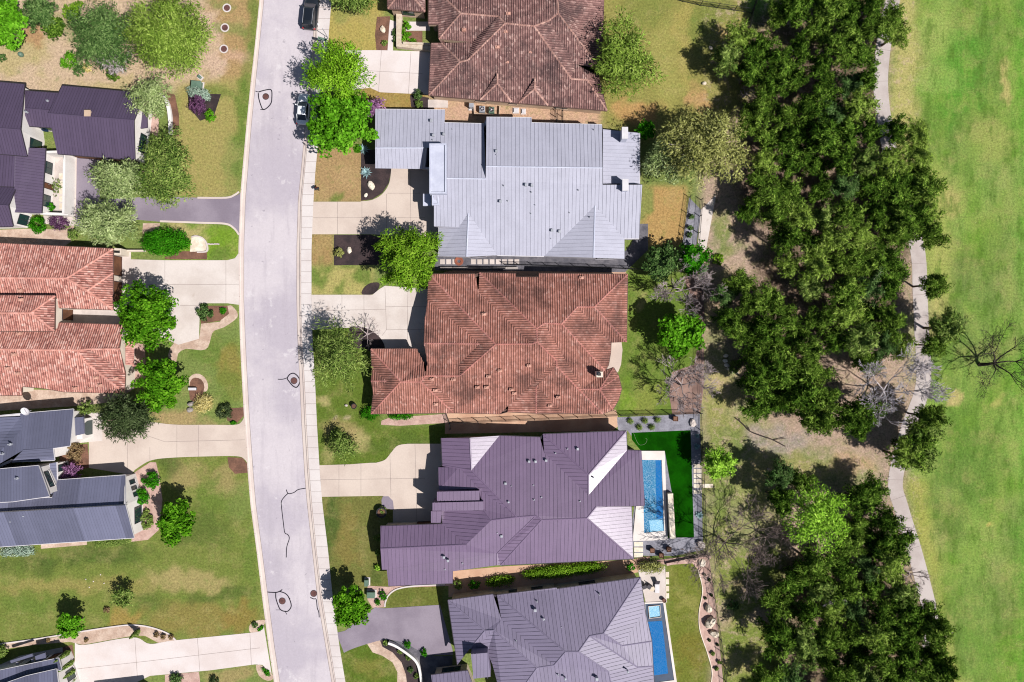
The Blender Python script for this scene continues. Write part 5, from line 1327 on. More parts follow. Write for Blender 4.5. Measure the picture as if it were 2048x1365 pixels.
def tree(name, label, px, py, rpx, hgt, leafm, seed, group=None, cat='tree', trunk='bark', dens=1.0, zc=None, vh=None, nb=14, **kw):
    zc = zc if zc else hgt * .62
    k = (H - zc) / H
    R = rpx * S * k * 1.09
    p = G(px, py, zc)
    root = thing(name, label, cat, (p.x, p.y, 0), group)
    vh = vh or hgt * .36
    n = int(360 * R * R * dens)
    me, C = leaves_mesh('crown', R, vh, zc, seed, n, **kw)
    me.materials.append(M[leafm])
    o = bpy.data.objects.new('crown', me); COL.objects.link(o); o.parent = root
    rg = random.Random(seed)
    mb = MB(); limbs(mb, rg, max(.07, R * .05), zc, vh, C, nb, R)
    t = mb.build('trunk', M[trunk]); t.parent = root
    return root

def shrub(name, label, px, py, rpx, hgt, leafm, seed, group=None, cat='shrub', dens=1.3, sq=1.0, rz=0.0, **kw):
    zc = hgt * .45
    p = G(px, py, zc); R = rpx * S * (H - zc) / H
    a = dict(branch=False, leaf=(.20, .12), clump=.26, shell=.4, lobes=.08, low=-.6, up=.6, flat=.8); a.update(kw)
    me, C = leaves_mesh(name, R, hgt * .5, zc, seed, int(max(260, 700 * R * R * dens * max(sq, .3))), sq=sq, **a)
    me.materials.append(M[leafm])
    o = bpy.data.objects.new(name, me); COL.objects.link(o)
    o.location = (p.x, p.y, 0); o.rotation_euler = (0, 0, rz)
    return tag(o, label, cat, group)

def bare_tree(name, label, px, py, rpx, hgt, seed, mat='bark_grey', depth=6, spread=1.0, base=None, group=None, r0=.16, lean=(0, 0), nb=(2, 4), tw=.022, cat='bare tree'):
    rg = random.Random(seed)
    zc = hgt * .6
    p = G(*(base or (px, py)), 0 if base else zc)
    R = rpx * S
    root = thing(name, label, cat, (p.x, p.y, 0), group)
    tm, bm_ = MB(), MB()
    zf = hgt * .22
    lx, ly = lean
    top = Vector((lx * .3, ly * .3, zf))
    tm.tube([(0, 0, -.1), (lx * .1, ly * .1, zf * .5), top], [r0 * 1.25, r0, r0 * .8], 8)
    def grow(a, d, L, r, k):
        pts = [a]; dd = d.copy()
        for i in range(3):
            dd = (dd + Vector((rg.uniform(-.22, .22), rg.uniform(-.22, .22), rg.uniform(-.08, .16)))).normalized()
            pts.append(pts[-1] + dd * L / 3)
        r1 = max(tw, r * .58)
        bm_.tube(pts, [r, r * .85, r * .7, r1], 5 if k > 2 else 3)
        if k <= 1: return
        for q in range(rg.randint(*nb)):
            f = rg.choice([1, 1, 2, 3]) if k < depth else 3
            a2 = pts[min(3, f + 1)] if f < 3 else pts[3]
            ax = Vector((rg.uniform(-1, 1), rg.uniform(-1, 1), rg.uniform(-.55, .7)))
            nd = (dd * 1.0 + ax * .75 * spread).normalized()
            grow(a2, nd, L * rg.uniform(.6, .86), max(tw, r1 * rg.uniform(.7, 1)), k - 1)
    m = 5
    for q in range(m):
        t = 2 * math.pi * (q + rg.uniform(-.2, .2)) / m
        d = Vector((math.cos(t) + lx * .12, math.sin(t) + ly * .12, rg.uniform(.45, 1.0))).normalized()
        grow(top, d, R * .42, r0 * .55, depth)
    b = bm_.build('branches', M[mat]); b.parent = root
    t = tm.build('trunk', M[mat]); t.parent = root
    return root

# --- street trees and garden trees, one by one
FINE = dict(leaf=(.34, .10), streak=.7, clump=.26)
T = tree
T('elm_tree', 'fine leaved lime green elm beside the pale driveway at the kerb', 675, 146, 70, 8.5, 'lf_yellowlime', 11, dens=1.1, **FINE)
T('shade_tree', 'broad bright green tree overhanging the parked white car', 681, 246, 70, 8.0, 'lf_lime', 12, dens=1.1, leaf=(.34, .24), clump=.2, lobes=.12)
T('elm_tree', 'spiky lime green elm over the dark mulch bed between two driveways', 817, 519, 73, 9.0, 'lf_elm', 13, dens=.95, leaf=(.42, .12), streak=.6, clump=.2, lobes=.2)
T('elm_tree', 'feathery pale olive elm hanging over the east sidewalk', 674, 710, 64, 8.0, 'lf_oak', 14, dens=.6, hole=.12, nb=24, leaf=(.44, .08), streak=.85, clump=.28, lobes=.22, sq=1.25)
T('young_tree', 'compact bright green tree casting a blue shadow on the sidewalk', 702, 1213, 43, 5.5, 'lf_green', 15, dens=1.2, leaf=(.28, .2), clump=.22, lobes=.08)
T('oak_tree', 'rounded green oak by the court of the salmon roofed house', 298, 632, 68, 8.0, 'lf_green', 16, dens=1.1, leaf=(.30, .18), clump=.2, lobes=.1, sq=1.05)
T('oak_tree', 'bright green oak on the corner of the salmon roofed house', 322, 768, 56, 6.5, 'lf_green', 17, dens=1.2, leaf=(.30, .2), clump=.2, lobes=.1)
T('oak_tree', 'dark olive windswept oak next to the round topiary', 250, 834, 62, 6.5, 'lf_dark', 18, dens=1.0, leaf=(.42, .10), streak=.7, clump=.26, sq=.78, lobes=.16)
T('oak_tree', 'bright green pointed tree on the lawn by the slate roofed house', 350, 1046, 43, 6.0, 'lf_green', 19, dens=1.15, leaf=(.30, .2), clump=.24, sq=1.25, lobes=.12)
T('oak_tree', 'large olive oak shading the dark asphalt driveway', 330, 342, 70, 7.5, 'lf_oak', 20, dens=1.0, sq=1.35, **FINE)
T('oak_tree', 'pale olive oak leaning over the dark driveway towards the court wall', 240, 360, 68, 7.0, 'lf_olive', 21, dens=.9, sq=.7, **FINE)
T('oak_tree', 'pale olive oak at the end of the dark driveway above the salmon roofs', 215, 448, 66, 7.0, 'lf_olive', 22, dens=1.0, sq=.78, **FINE)
T('oak_tree', 'thin pale olive tree behind the gable of the aubergine roof', 302, 192, 50, 6.5, 'lf_olive', 23, dens=.65, hole=.2, **FINE)
T('oak_tree', 'big yellow green oak on the dry slope at the top left', 335, 72, 90, 8.5, 'lf_sageelm', 24, dens=1.0, lobes=.12, **FINE)
T('juniper_tree', 'mixed green and silver juniper on the dry slope beside the big oak', 205, 72, 74, 6.5, 'lf_bluegreen', 25, dens=.9, lobes=.2, sq=1.1, **FINE)
T('juniper_tree', 'grey tipped juniper with dead twigs above the aubergine roof', 225, 122, 36, 4.5, 'lf_grey', 26, dens=.55, lobes=.2, **FINE)
T('oak_tree', 'bright leaf green tree in the top left corner', 12, 46, 46, 6.5, 'lf_lime', 27, dens=1.1, leaf=(.3, .2), clump=.22, sq=1.3)
T('juniper_tree', 'dark green juniper standing on red soil near the top left corner', 78, 26, 38, 5.5, 'lf_bluegreen', 28, dens=1.0, **FINE)
T('juniper_tree', 'small round dark juniper at the foot of the dry slope', 108, 56, 26, 4.0, 'lf_juniper', 29, dens=1.2, clump=.24)
T('oak_tree', 'yellow green sapling between the slope junipers', 148, 26, 26, 4.5, 'lf_elm', 30, dens=.7, **FINE)
T('elm_tree', 'feathery lime elm overlapping the brown tiled roof', 1246, 116, 76, 8.5, 'lf_sageelm', 31, dens=.8, hole=.15, leaf=(.40, .10), streak=.8, clump=.26, lobes=.24, sq=1.15)
T('elm_tree', 'huge gold olive elm behind the silver roof', 1408, 290, 96, 10.5, 'lf_olivegold', 32, dens=.72, lobes=.18, nb=26, trunk='bark_grey', leaf=(.36, .10), streak=.75, clump=.22, shell=.4)
T('elm_tree', 'dull olive elm on the lawn side of the huge gold elm', 1340, 318, 56, 8.0, 'lf_olive', 33, dens=.8, nb=22, trunk='bark_grey', **FINE)
T('small_tree', 'dark green small tree at the back corner of the silver roofed house', 1322, 526, 40, 5.0, 'lf_bluegreen', 34, dens=1.1, leaf=(.3, .2), clump=.24)
T('small_tree', 'mid green small tree beside the walk behind the back fence', 1388, 520, 36, 5.0, 'lf_shrub', 35, dens=1.1, leaf=(.3, .2), clump=.24)
T('maple_tree', 'brightest lime green tree in the back garden of the red tiled house', 1366, 668, 52, 7.0, 'lf_lime', 36, dens=1.0, leaf=(.34, .24), clump=.22, lobes=.14, sq=.85)
T('young_tree', 'small lime green tree by the stepping stones outside the turf garden', 1438, 928, 36, 6.5, 'lf_limepale', 37, dens=1.7, **FINE)
T('elm_tree', 'large glowing lime elm between the two dark tree groups', 1636, 1030, 72, 9.0, 'lf_limepale', 38, dens=.7, hole=.1, lobes=.2, leaf=(.34, .10), streak=.7, clump=.26, sq=1.15)
T('sapling', 'lone lime green round sapling on the wide lawn by the white driveway', 141, 1252, 29, 4.6, 'lf_lime', 39, dens=1.2, leaf=(.26, .18), clump=.26, lobes=.08)
T('sapling', 'thin olive sapling with bare twigs on the wide lawn', 247, 1196, 27, 3.2, 'lf_oak', 40, dens=.6, hole=.15, **FINE)
T('sapling', 'scrubby dark sapling with straw underneath on the front lawn', 684, 892, 36, 3.6, 'lf_oak', 41, dens=.65, leaf=(.34, .08), streak=.8, clump=.32)
T('small_tree', 'dark round tree half cut by the top edge beside the dark car', 706, -8, 54, 6.0, 'lf_oak', 42, dens=.9, sq=.55, **FINE)
T('redbud_tree', 'pinkish purple redbud beside the silver roof', 752, 216, 26, 4.0, 'lf_redbud', 43, dens=.7, **FINE)
T('redbud_tree', 'small purple flowering tree in the bed below the slate awning', 142, 946, 22, 2.6, 'lf_redbud', 44, dens=.16, cat='flowering tree', **FINE)
T('small_tree', 'deep green small tree beside the chimney of the silver roof', 1292, 262, 20, 3.5, 'lf_shrub', 45, dens=1.1, clump=.3)
BT = bare_tree
BT('bare_tree', 'grey leafless tree by the brown mulch strip next to the silver house garden', 1372, 578, 62, 6.5, 51, tw=.03)
BT('bare_tree', 'grey leafless tree at the fence beside the red roofed garden lawn', 1372, 772, 70, 6.5, 52, tw=.03)
BT('bare_tree', 'sprawling leafless tree behind the boulders at the end of the turf garden', 1462, 1098, 92, 7.5, 53, depth=6, mat='bark_mid', tw=.028)
BT('bare_tree', 'dense twiggy grey tree against the large lime elm', 1545, 1085, 46, 6.5, 54, mat='bark_mid', tw=.03)
BT('bare_tree', 'big silver grey leafless tree by the golf path', 1792, 786, 84, 8.5, 55, depth=6, nb=(2, 4), mat='bark_pale', tw=.035, r0=.2)
BT('bare_tree', 'dark leafless oak reaching over the fairway', 1990, 705, 82, 8.5, 56, mat='bark_dark', base=(1958, 730), lean=(3, 1), r0=.24, tw=.018)
BT('bare_tree', 'thin leafless tree in the gap of the woods above the pink clearing', 1665, 752, 34, 6.0, 57, mat='bark_dark', depth=4)
BT('bare_tree', 'wispy leafless tree at the edge of the driveway of the red roofed house', 730, 668, 32, 4.0, 58, depth=4)
BT('bare_tree', 'grey twiggy shrub tree on the lawn edge in the north woods', 1500, 180, 20, 4.5, 59, depth=4)
BT('bare_tree', 'pale leafless branch tree leaning over the golf path near the lower woods', 1822, 1070, 34, 6.0, 60, depth=4)
BT('bare_tree', 'thin leafless tree leaning over the lower golf path by the wood edge', 1838, 1160, 34, 6.0, 61, depth=4)
BT('bare_tree', 'pale leafless shrub tree on the fairway side of the lower path', 1890, 1270, 26, 4.0, 62, depth=4)

BT('bare_tree', 'round silvery leafless bush among the dark junipers at the top of the wood', 1588, 116, 24, 7.0, 63, mat='bark_pale', tw=.03)
BT('bare_tree', 'grey leafless tree poking out of the middle of the northern wood', 1602, 268, 20, 7.5, 64, mat='bark_pale', tw=.03)
BT('bare_tree', 'grey dead tree in the heart of the southern wood', 1668, 1215, 30, 7.5, 65, mat='bark_pale', tw=.03)
BT('bare_tree', 'grey dead branches among the junipers above the pink clearing', 1610, 792, 30, 7.5, 66, mat='bark_pale', tw=.03)

# --- the wood: a few master junipers, then one object per tree
WOOD_A = [(1450, 120), (1480, 75), (1520, 95), (1560, 130), (1500, 145), (1545, 175), (1590, 160), (1600, 100), (1640, 60), (1590, 20), (1650, 15), (1700, 40), (1745, 60), (1780, 40), (1745, 15), (1690, 90), (1720, 110), (1640, 130), (1560, 30), (1690, 5), (1790, 70),
          (1650, 180), (1700, 170), (1728, 165), (1620, 215), (1570, 230), (1670, 230), (1715, 215), (1520, 215), (1540, 275), (1590, 275), (1640, 280), (1690, 270), (1740, 265), (1790, 260), (1830, 270), (1500, 250), (1830, 310),
          (1530, 330), (1580, 330), (1630, 330), (1680, 325), (1730, 320), (1780, 320), (1820, 350), (1845, 370), (1530, 385), (1580, 385), (1640, 385), (1690, 375), (1740, 375), (1790, 380), (1500, 420), (1550, 430), (1600, 435), (1650, 435), (1700, 430), (1750, 425), (1800, 430), (1850, 430), (1862, 468), (1805, 462),
          (1570, 480), (1620, 485), (1670, 480), (1720, 475), (1770, 475), (1580, 530), (1630, 530), (1680, 530), (1730, 525), (1765, 520), (1782, 548), (1620, 575), (1690, 580), (1740, 575), (1775, 575), (1868, 568), (1822, 440), (1818, 400)]
WOOD_B = [(1450, 590), (1480, 570), (1500, 610), (1540, 600), (1570, 640), (1455, 640), (1490, 660), (1530, 660), (1590, 680), (1640, 640), (1690, 630), (1740, 630), (1780, 645), (1620, 700), (1550, 700), (1510, 710), (1670, 680), (1720, 680), (1770, 690), (1890, 655),
          (1510, 760), (1550, 745), (1590, 750), (1630, 745), (1600, 790), (1640, 800), (1560, 800), (1620, 835), (1520, 810), (1650, 840), (1730, 725), (1800, 695), (1870, 690), (1860, 835), (1848, 858), (1840, 885), (1820, 890), (1810, 915), (1840, 910), (1720, 850), (1735, 815), (1700, 830)]
WOOD_C = [(1560, 950), (1560, 1000), (1600, 965), (1720, 1000), (1770, 1040), (1720, 1050), (1750, 1085), (1790, 1090), (1700, 1085), (1780, 1130), (1730, 1130), (1680, 1130), (1630, 1130), (1590, 1160), (1640, 1175), (1690, 1180), (1740, 1175), (1800, 1180), (1560, 1210), (1610, 1225), (1660, 1225), (1710, 1225), (1760, 1225), (1810, 1220), (1850, 1230), (1875, 1260), (1830, 1265), (1790, 1265),
          (1600, 1270), (1650, 1275), (1700, 1270), (1750, 1270), (1610, 1300), (1660, 1320), (1710, 1315), (1760, 1315), (1810, 1310), (1860, 1310), (1890, 1340), (1850, 1350), (1530, 1360), (1580, 1360), (1680, 1360), (1730, 1360), (1790, 1355), (1555, 1275), (1740, 985), (1560, 1410), (1610, 1400), (1660, 1405), (1710, 1410), (1760, 1400), (1810, 1405), (1860, 1410), (1640, 1450), (1740, 1450), (1820, 1455)]
MASTERS = []
MLBL = ['dark green clumpy juniper', 'mid green juniper with lighter tips', 'ragged dark juniper with open gaps', 'olive green cedar elm', 'blue green juniper with dead grey twigs', 'sage green loose elm']
for i, (lm, dn, kw) in enumerate([('lf_juniper', 1.0, dict(leaf=(.34, .09), clump=.24, lobes=.22, streak=.55, cw=1.15, flat=.75)), ('lf_juniper_b', 1.0, dict(leaf=(.34, .09), clump=.22, lobes=.25, streak=.6, cw=1.15, flat=.75)), ('lf_juniper', .9, dict(leaf=(.36, .09), clump=.2, lobes=.3, hole=.1, streak=.65, cw=1.1, flat=.7)),
                                  ('lf_oak', .7, dict(leaf=(.34, .10), streak=.6, clump=.26, lobes=.2)), ('lf_bluegreen', .8, dict(leaf=(.36, .09), clump=.2, lobes=.3, streak=.6, cw=1.1)), ('lf_sageelm', .6, dict(leaf=(.36, .09), streak=.7, clump=.24, lobes=.25))]):
    for j in range(2):
        MASTERS.append((i, lm, dn, kw, j))
protos = {}
rw = random.Random(77)
ZONE_TXT = {'A': 'in the northern wood beside the fairway', 'B': 'in the middle wood around the pink clearing', 'C': 'in the southern wood by the lower golf path'}
for zn, pts in (('A', WOOD_A), ('B', WOOD_B), ('C', WOOD_C)):
    for (x, y) in pts:
        i = rw.choices([0, 1, 2, 3, 4, 5], [4, 3.6, 2.2, 1.6, 1.3, 1.2])[0]; j = rw.randint(0, 1)
        r = rw.uniform(29, 43); hgt = rw.uniform(4.6, 8.8)
        label = MLBL[i] + ' ' + ZONE_TXT[zn]
        group = MLBL[i] + 's of wood ' + zn
        zc = hgt * .62
        p = G(x, y, zc)
        if (i, j) not in protos:
            _, lm, dn, kw, _ = [m for m in MASTERS if m[0] == i and m[4] == j][0]
            rt_ = tree('juniper_tree' if i not in (3, 5) else 'cedar_elm_tree', label, x, y, 36, 6.6, lm, 300 + i * 10 + j, group, dens=dn * 1.5, trunk='bark_grey' if i == 4 else 'bark', vh=2.7, nb=12 if i != 4 else 24, **kw)
            protos[(i, j)] = rt_
        else:
            src = protos[(i, j)]
            s = r / 36
            dup(src, (p.x, p.y, 0), rw.uniform(0, 6.28), (s, s * rw.uniform(.85, 1.15), hgt / 6.6), label, group)

# --- shrubs, beds, clumps
SH = shrub
SH('shrub', 'long rounded deep green evergreen mass beside the concrete drive', 328, 484, 56, 2.6, 'lf_shrub', 101, sq=.5, leaf=(.24, .16), clump=.2)
SH('shrub', 'round lime bush alone on the dry slope', 138, 122, 21, 2.0, 'lf_lime', 102)
SH('shrub', 'dull green bush touching the round lime bush', 158, 142, 14, 1.4, 'lf_bluegreen', 103)
SH('shrub', 'dry tan bush next to the dull green bush', 176, 136, 12, 1.2, 'lf_straw', 104, dens=.8)
SH('shrub', 'dark green bush under the grey tipped juniper', 228, 144, 20, 1.6, 'lf_juniper', 105)
SH('shrub', 'dark green bush at the left edge of the slope', 4, 116, 10, 1.2, 'lf_bluegreen', 106)
SH('shrub', 'dark green bush under the corner tree', 30, 94, 12, 1.2, 'lf_bluegreen', 107)
SH('shrub', 'grey sage mound in the island bed by the green cabinet', 398, 188, 30, 1.2, 'lf_sage', 108, sq=.4, rz=-.25)
SH('shrub', 'dark purple leaved shrub in the island bed', 396, 210, 23, 1.8, 'lf_plum', 109, dens=.8, leaf=(.26, .1))
SH('shrub', 'lime green tuft at the tip of the island bed', 421, 230, 13, 1.0, 'lf_lime', 110, sq=1.3)
SH('shrub', 'round green bush by the window of the aubergine house', 74, 450, 20, 1.8, 'lf_shrub', 111)
SH('shrub', 'purple leaved shrub beside the round green bush', 116, 446, 24, 1.6, 'lf_plum', 112, sq=.7, dens=.8)
SH('shrub', 'small clipped green bush inside the white court', 98, 414, 12, 1.4, 'lf_shrub', 113)
SH('shrub', 'wispy grey vine in the white court', 112, 374, 14, 1.0, 'lf_oak', 114, dens=.3, sq=1.6)
SH('shrub', 'olive bush at the court corner below the oaks', 148, 470, 14, 1.4, 'lf_oak', 115)
SH('shrub', 'dark green spreading bush in the kidney bed by the kerb', 410, 625, 20, 1.2, 'lf_bluegreen', 116)
SH('shrub', 'small round bush in the kidney bed by the kerb', 446, 622, 8, .7, 'lf_shrub', 117)
SH('shrub', 'round clipped topiary beside the slate roof', 174, 816, 18, 2.4, 'lf_oak', 118, lobes=.02, clump=.2, leaf=(.14, .1), dens=2)
SH('ornamental_grass', 'spiky straw coloured grass clump beside the boulders', 406, 808, 23, 1.2, 'lf_straw', 119, cat='grass clump', leaf=(.5, .05), streak=1.0, clump=.5, dens=1.0)
SH('shrub', 'dark grey green bush near the driveway apron', 448, 824, 20, 1.1, 'lf_dark', 120)
SH('shrub', 'low bright green tuft on the driveway apron edge', 467, 846, 8, .5, 'lf_shrub', 121, sq=.5)
SH('shrub', 'airy brownish bush under the slate awning', 150, 905, 22, 1.4, 'lf_brown', 122, dens=.8)
SH('shrub', 'green and brown bush at the corner of the tan driveway', 302, 962, 21, 1.6, 'lf_shrub', 123)
SH('shrub', 'round leaf green bush against the white gable', 282, 995, 20, 1.8, 'lf_shrub', 124, dens=1.5)
SH('shrub', 'olive hedge strip along the white gable window', 292, 1040, 16, 1.0, 'lf_oak', 125, sq=1.7)
SH('groundcover', 'low green hedge strip below the slate eave', 220, 1081, 42, .6, 'lf_oak', 126, sq=.16, rz=.06)
SH('groundcover', 'pale blue green feathery planting at the left edge under the eave', 36, 1102, 42, .6, 'lf_sage', 127, sq=.22, rz=.05)
SH('shrub', 'bare brown shrublet beside the olive sapling on the lawn', 213, 1220, 8, .6, 'lf_brown', 128)
SH('shrub', 'dark round bush at the left edge by the gravel strip', 2, 1305, 18, 1.6, 'lf_oak', 129)
SH('shrub', 'lonely blue green rosette bush in the small kerb bed', 509, 1251, 8, .6, 'lf_bluegreen', 130)
SH('groundcover', 'green edging strip of the small kerb bed', 521, 1257, 9, .3, 'lf_shrub', 131, sq=.4, rz=.7)
SH('groundcover', 'green edging strip of the lower kerb bed', 532, 1344, 14, .3, 'lf_shrub', 132, sq=.35, rz=-.8)
SH('shrub', 'dark spiky bush at the bottom edge below the white driveway', 428, 1362, 12, .8, 'lf_dark', 133)
SH('shrub', 'mixed green bush in the pink bed at the bottom', 352, 1360, 16, .9, 'lf_bluegreen', 134)
for k, (x, y) in enumerate([(313, 1270), (327, 1274), (342, 1275)]):
    SH('shrub', ['first', 'middle', 'last'][k] + ' dry brown ball shrub in the row on the curved gravel bed', x, y, 6.5, .7, 'lf_brown', 135 + k, 'ball shrubs on the curved bed', dens=1.8)
SH('shrub', 'single dry ball shrub on the gravel beside the lime sapling', 172, 1281, 5, .6, 'lf_brown', 139, dens=1.8)
SH('shrub', 'tiny dry shrub on the gravel strip left of the lime sapling', 96, 1281, 5, .5, 'lf_brown', 140, dens=1.5)
SH('shrub', 'small round yellow green shrub in the dark mulch by the kerb', 677, 505, 12, 1.1, 'lf_olivegold', 141, dens=1.5)
SH('shrub', 'dark glossy bush by the corner of the brown tiled roof', 835, 190, 12, 1.2, 'lf_bluegreen', 142)
SH('shrub', 'olive bush in the mulch below the brown tiled roof', 838, 208, 10, .9, 'lf_oak', 143)
SH('shrub', 'fresh lime vine filling the stone planter', 812, 62, 12, .9, 'lf_lime', 144, sq=2.2)
SH('shrub', 'lime vine at the south end of the stone planter', 826, 84, 9, .8, 'lf_lime', 145)
SH('shrub', 'dark shrub row along the entry path', 791, 72, 8, .7, 'lf_bluegreen', 146, sq=2.4)
SH('shrub', 'small green shrub in the brown entry bed', 769, 86, 7, .6, 'lf_oak', 147)
SH('hedge', 'leafy hedge below the south eave of the red roof', 800, 832, 30, 1.0, 'lf_shrub', 148, sq=.24)
SH('shrub', 'leafy bush at the west end of the red roof hedge', 742, 826, 26, 1.1, 'lf_shrub', 149, sq=.6)
SH('shrub', 'round bush in a dark pot by the plum roofed garage', 765, 1021, 10, 1.1, 'lf_oak', 150, dens=2)
SH('shrub', 'round clipped bush in the shade beside the plum garage', 756, 1077, 10, 1.0, 'lf_oak', 151, dens=1.6)
SH('shrub', 'smaller clipped bush in the shade beside the plum garage', 756, 1105, 8, .8, 'lf_oak', 152, dens=1.6)
SH('shrub', 'pale yellow green ball bush by the plum garage corner', 755, 1136, 7.5, .8, 'lf_limepale', 153, dens=1.8)
SH('shrub', 'green bush behind the white utility box', 766, 1192, 9, .9, 'lf_shrub', 154, sq=1.4)
SH('shrub', 'low bush at the edge of the utility bed', 756, 1206, 7, .7, 'lf_shrub', 155)
SH('shrub', 'round green bush in the narrow side yard nearest the street', 915, 1171, 12, 1.3, 'lf_oak', 156)
SH('shrub', 'square green bush in the narrow side yard', 949, 1170, 14, 1.3, 'lf_shrub', 157, sq=.8)
SH('hedge', 'western half of the long hedge in the narrow side yard', 1000, 1162, 36, 1.0, 'lf_elm', 158, sq=.22, rz=.12)
SH('hedge', 'eastern half of the long hedge in the narrow side yard', 1130, 1141, 92, 1.0, 'lf_elm', 159, sq=.08, rz=.11, clump=.12)
SH('shrub', 'olive gold bush row at the end of the narrow side yard', 1302, 1134, 30, 1.3, 'lf_olivegold', 160, sq=.5)
SH('shrub', 'bright green bush at the plum roof corner', 1262, 1134, 10, 1.2, 'lf_shrub', 161)
for k, (x, y, c) in enumerate([(771, 1286, 'lf_oak'), (800, 1303, 'lf_oak'), (816, 1316, 'lf_oak'), (821, 1340, 'lf_bluegreen'), (833, 1353, 'lf_oak')]):
    SH('shrub', ['topmost', 'second', 'third', 'fourth', 'lowest'][k] + ' small shrub down the curved mulch bed', x, y, 7, .6, c, 162 + k, 'shrubs in the curved mulch bed')
for k, (x, y) in enumerate([(815, 1290), (848, 1306)]):
    SH('shrub', ['upper', 'lower'][k] + ' green bush between the white wall and the dark driveway', x, y, 9, .8, 'lf_shrub', 170 + k, 'bushes by the white wall')
for k, (x, y) in enumerate([(1261, 843), (1290, 842), (1316, 840), (1279, 855), (1303, 855)]):
    SH('ornamental_grass', ['first of the upper three', 'second of the upper three', 'third of the upper three', 'left one of the lower two', 'right one of the lower two'][k] + ' spiky grasses on grey gravel', x, y, 8, .7, 'lf_oak', 175 + k, 'spiky grasses on the grey gravel', 'grass clump', leaf=(.45, .04), streak=1.0, clump=.6, dens=1.4)
for k, (x, y) in enumerate([(1383, 434), (1381, 455), (1379, 470)]):
    SH('shrub', ['top', 'middle', 'bottom'][k] + ' dark shrub on the grey gravel strip by the back walk', x, y, 7, .8, 'lf_bluegreen', 182 + k, 'shrubs on the grey strip')
for k, (x, y) in enumerate([(1409, 1150), (1419, 1160), (1423, 1191), (1411, 1197), (1419, 1281), (1435, 1290)]):
    SH('shrub', ['topmost', 'second', 'third', 'fourth', 'fifth', 'sixth'][k] + ' tiny dark shrub down the pink gravel border', x, y, 3.2, .4, 'lf_dark', 186 + k, 'tiny shrubs on the pink gravel border', dens=2)
for k, (x, y) in enumerate([(1426, 1308), (1439, 1325), (1433, 1338)]):
    SH('shrub', ['upper', 'middle', 'lower'][k] + ' ball shrub at the bottom of the pink gravel border', x, y, 5, .6, 'lf_oak', 193 + k, 'ball shrubs on the pink border', dens=2)
SH('shrub', 'dark green low shrub on the rough behind the pink border', 1466, 1212, 15, .8, 'lf_bluegreen', 197, sq=.8)
SH('shrub', 'green bush growing beside the stone edging in the clearing', 1470, 735, 16, .8, 'lf_oak', 198)
SH('shrub', 'sprawling green undergrowth beside the back walk', 1436, 520, 14, .7, 'lf_elm', 199)

def cypress(label, px, py, hgt, r, seed, group=None):
    p = G(px, py); rg = np.random.default_rng(seed)
    N = int(900 * hgt / 3)
    z = rg.uniform(.1, hgt, N); t = rg.uniform(0, 6.283, N)
    prof = r * np.clip(np.minimum(z / (hgt * .22), 1.02 * (1 - z / hgt) ** .65 * 1.25), 0.06, 1)
    rad = prof * rg.uniform(.55, 1.08, N)
    P = np.stack([rad * np.cos(t), rad * np.sin(t), z], -1)
    n = np.stack([np.cos(t), np.sin(t), .3 + 0 * t], -1) + rg.normal(0, .3, (N, 3)); n /= np.linalg.norm(n, axis=1, keepdims=True)
    d = np.stack([.2 * np.cos(t), .2 * np.sin(t), 1 + 0 * t], -1); d -= n * np.sum(n * d, 1, keepdims=True); d /= np.linalg.norm(d, axis=1, keepdims=True)
    b = np.cross(n, d)
    V = np.stack([P - d * .14, P + b * .06, P + d * .16, P - b * .06], 1).reshape(-1, 3)
    me = bpy.data.meshes.new('cypress')
    me.vertices.add(4 * N); me.vertices.foreach_set('co', V.astype(np.float32).ravel())
    me.loops.add(4 * N); me.loops.foreach_set('vertex_index', np.arange(4 * N)); me.polygons.add(N); me.polygons.foreach_set('loop_start', np.arange(0, 4 * N, 4)); me.update(calc_edges=True)
    me.attributes.new('tint', 'FLOAT', 'FACE').data.foreach_set('value', rg.uniform(0, 1, N).astype(np.float32))
    me.materials.append(M['lf_oak'])
    o = bpy.data.objects.new('cypress_tree', me); COL.objects.link(o); o.location = (p.x, p.y, 0)
    return tag(o, label, 'cypress', group)
for k, (x, y) in enumerate([(141, 1302), (148, 1321), (151, 1338), (153, 1354), (156, 1370)]):
    cypress(['northmost', 'second', 'third', 'fourth', 'southmost'][k] + ' thin cypress in the row along the white driveway', x, y, 3.6, .42, 210 + k, 'cypress row by the white driveway')
cypress('lone thin cypress leaning over the white driveway edge', 279, 1262, 2.6, .45, 216)

def agave(label, px, py, rpx, seed, group=None, n=26):
    rg = random.Random(seed); mb = MB(); p = G(px, py)
    R = rpx * S
    for i in range(n):
        t = i * 2.4; e = .15 + 1.1 * i / n
        d = Vector((math.cos(t), math.sin(t), 0)); u = Vector((-d.y, d.x, 0))
        L = R * rg.uniform(.8, 1.05) * (1 - .25 * i / n)
        pts = [p + Vector((0, 0, .05)), p + d * L * .5 * math.cos(e * .7) + Vector((0, 0, .08 + L * .45 * math.sin(e))), p + d * L * math.cos(e) + Vector((0, 0, .1 + L * .75 * math.sin(e)))]
        w = [.06, .11, .005]
        for a in range(2):
            mb.add([pts[a] - u * w[a], pts[a] + u * w[a], pts[a + 1] + u * w[a + 1], pts[a + 1] - u * w[a + 1]], [[0, 1, 2, 3]])
    o = mb.build('agave', M['agave_leaf'])
    return tag(o, label, 'agave', group)
M['agave_leaf'] = pm('agave_leaf', A(170, 200, 200), A(136, 168, 172), 3, 6, rough=.6)
agave('pale blue agave at the tip of the curved mulch bed', 733, 346, 15, 1)
agave('pale blue agave in the shade of the silver garage', 728, 300, 14, 2)
agave('pale agave on the grey gravel at the edge of the artificial turf', 1394, 872, 6, 3)
agave('blue agave in the shade below the pale agave by the turf', 1393, 893, 9, 4)
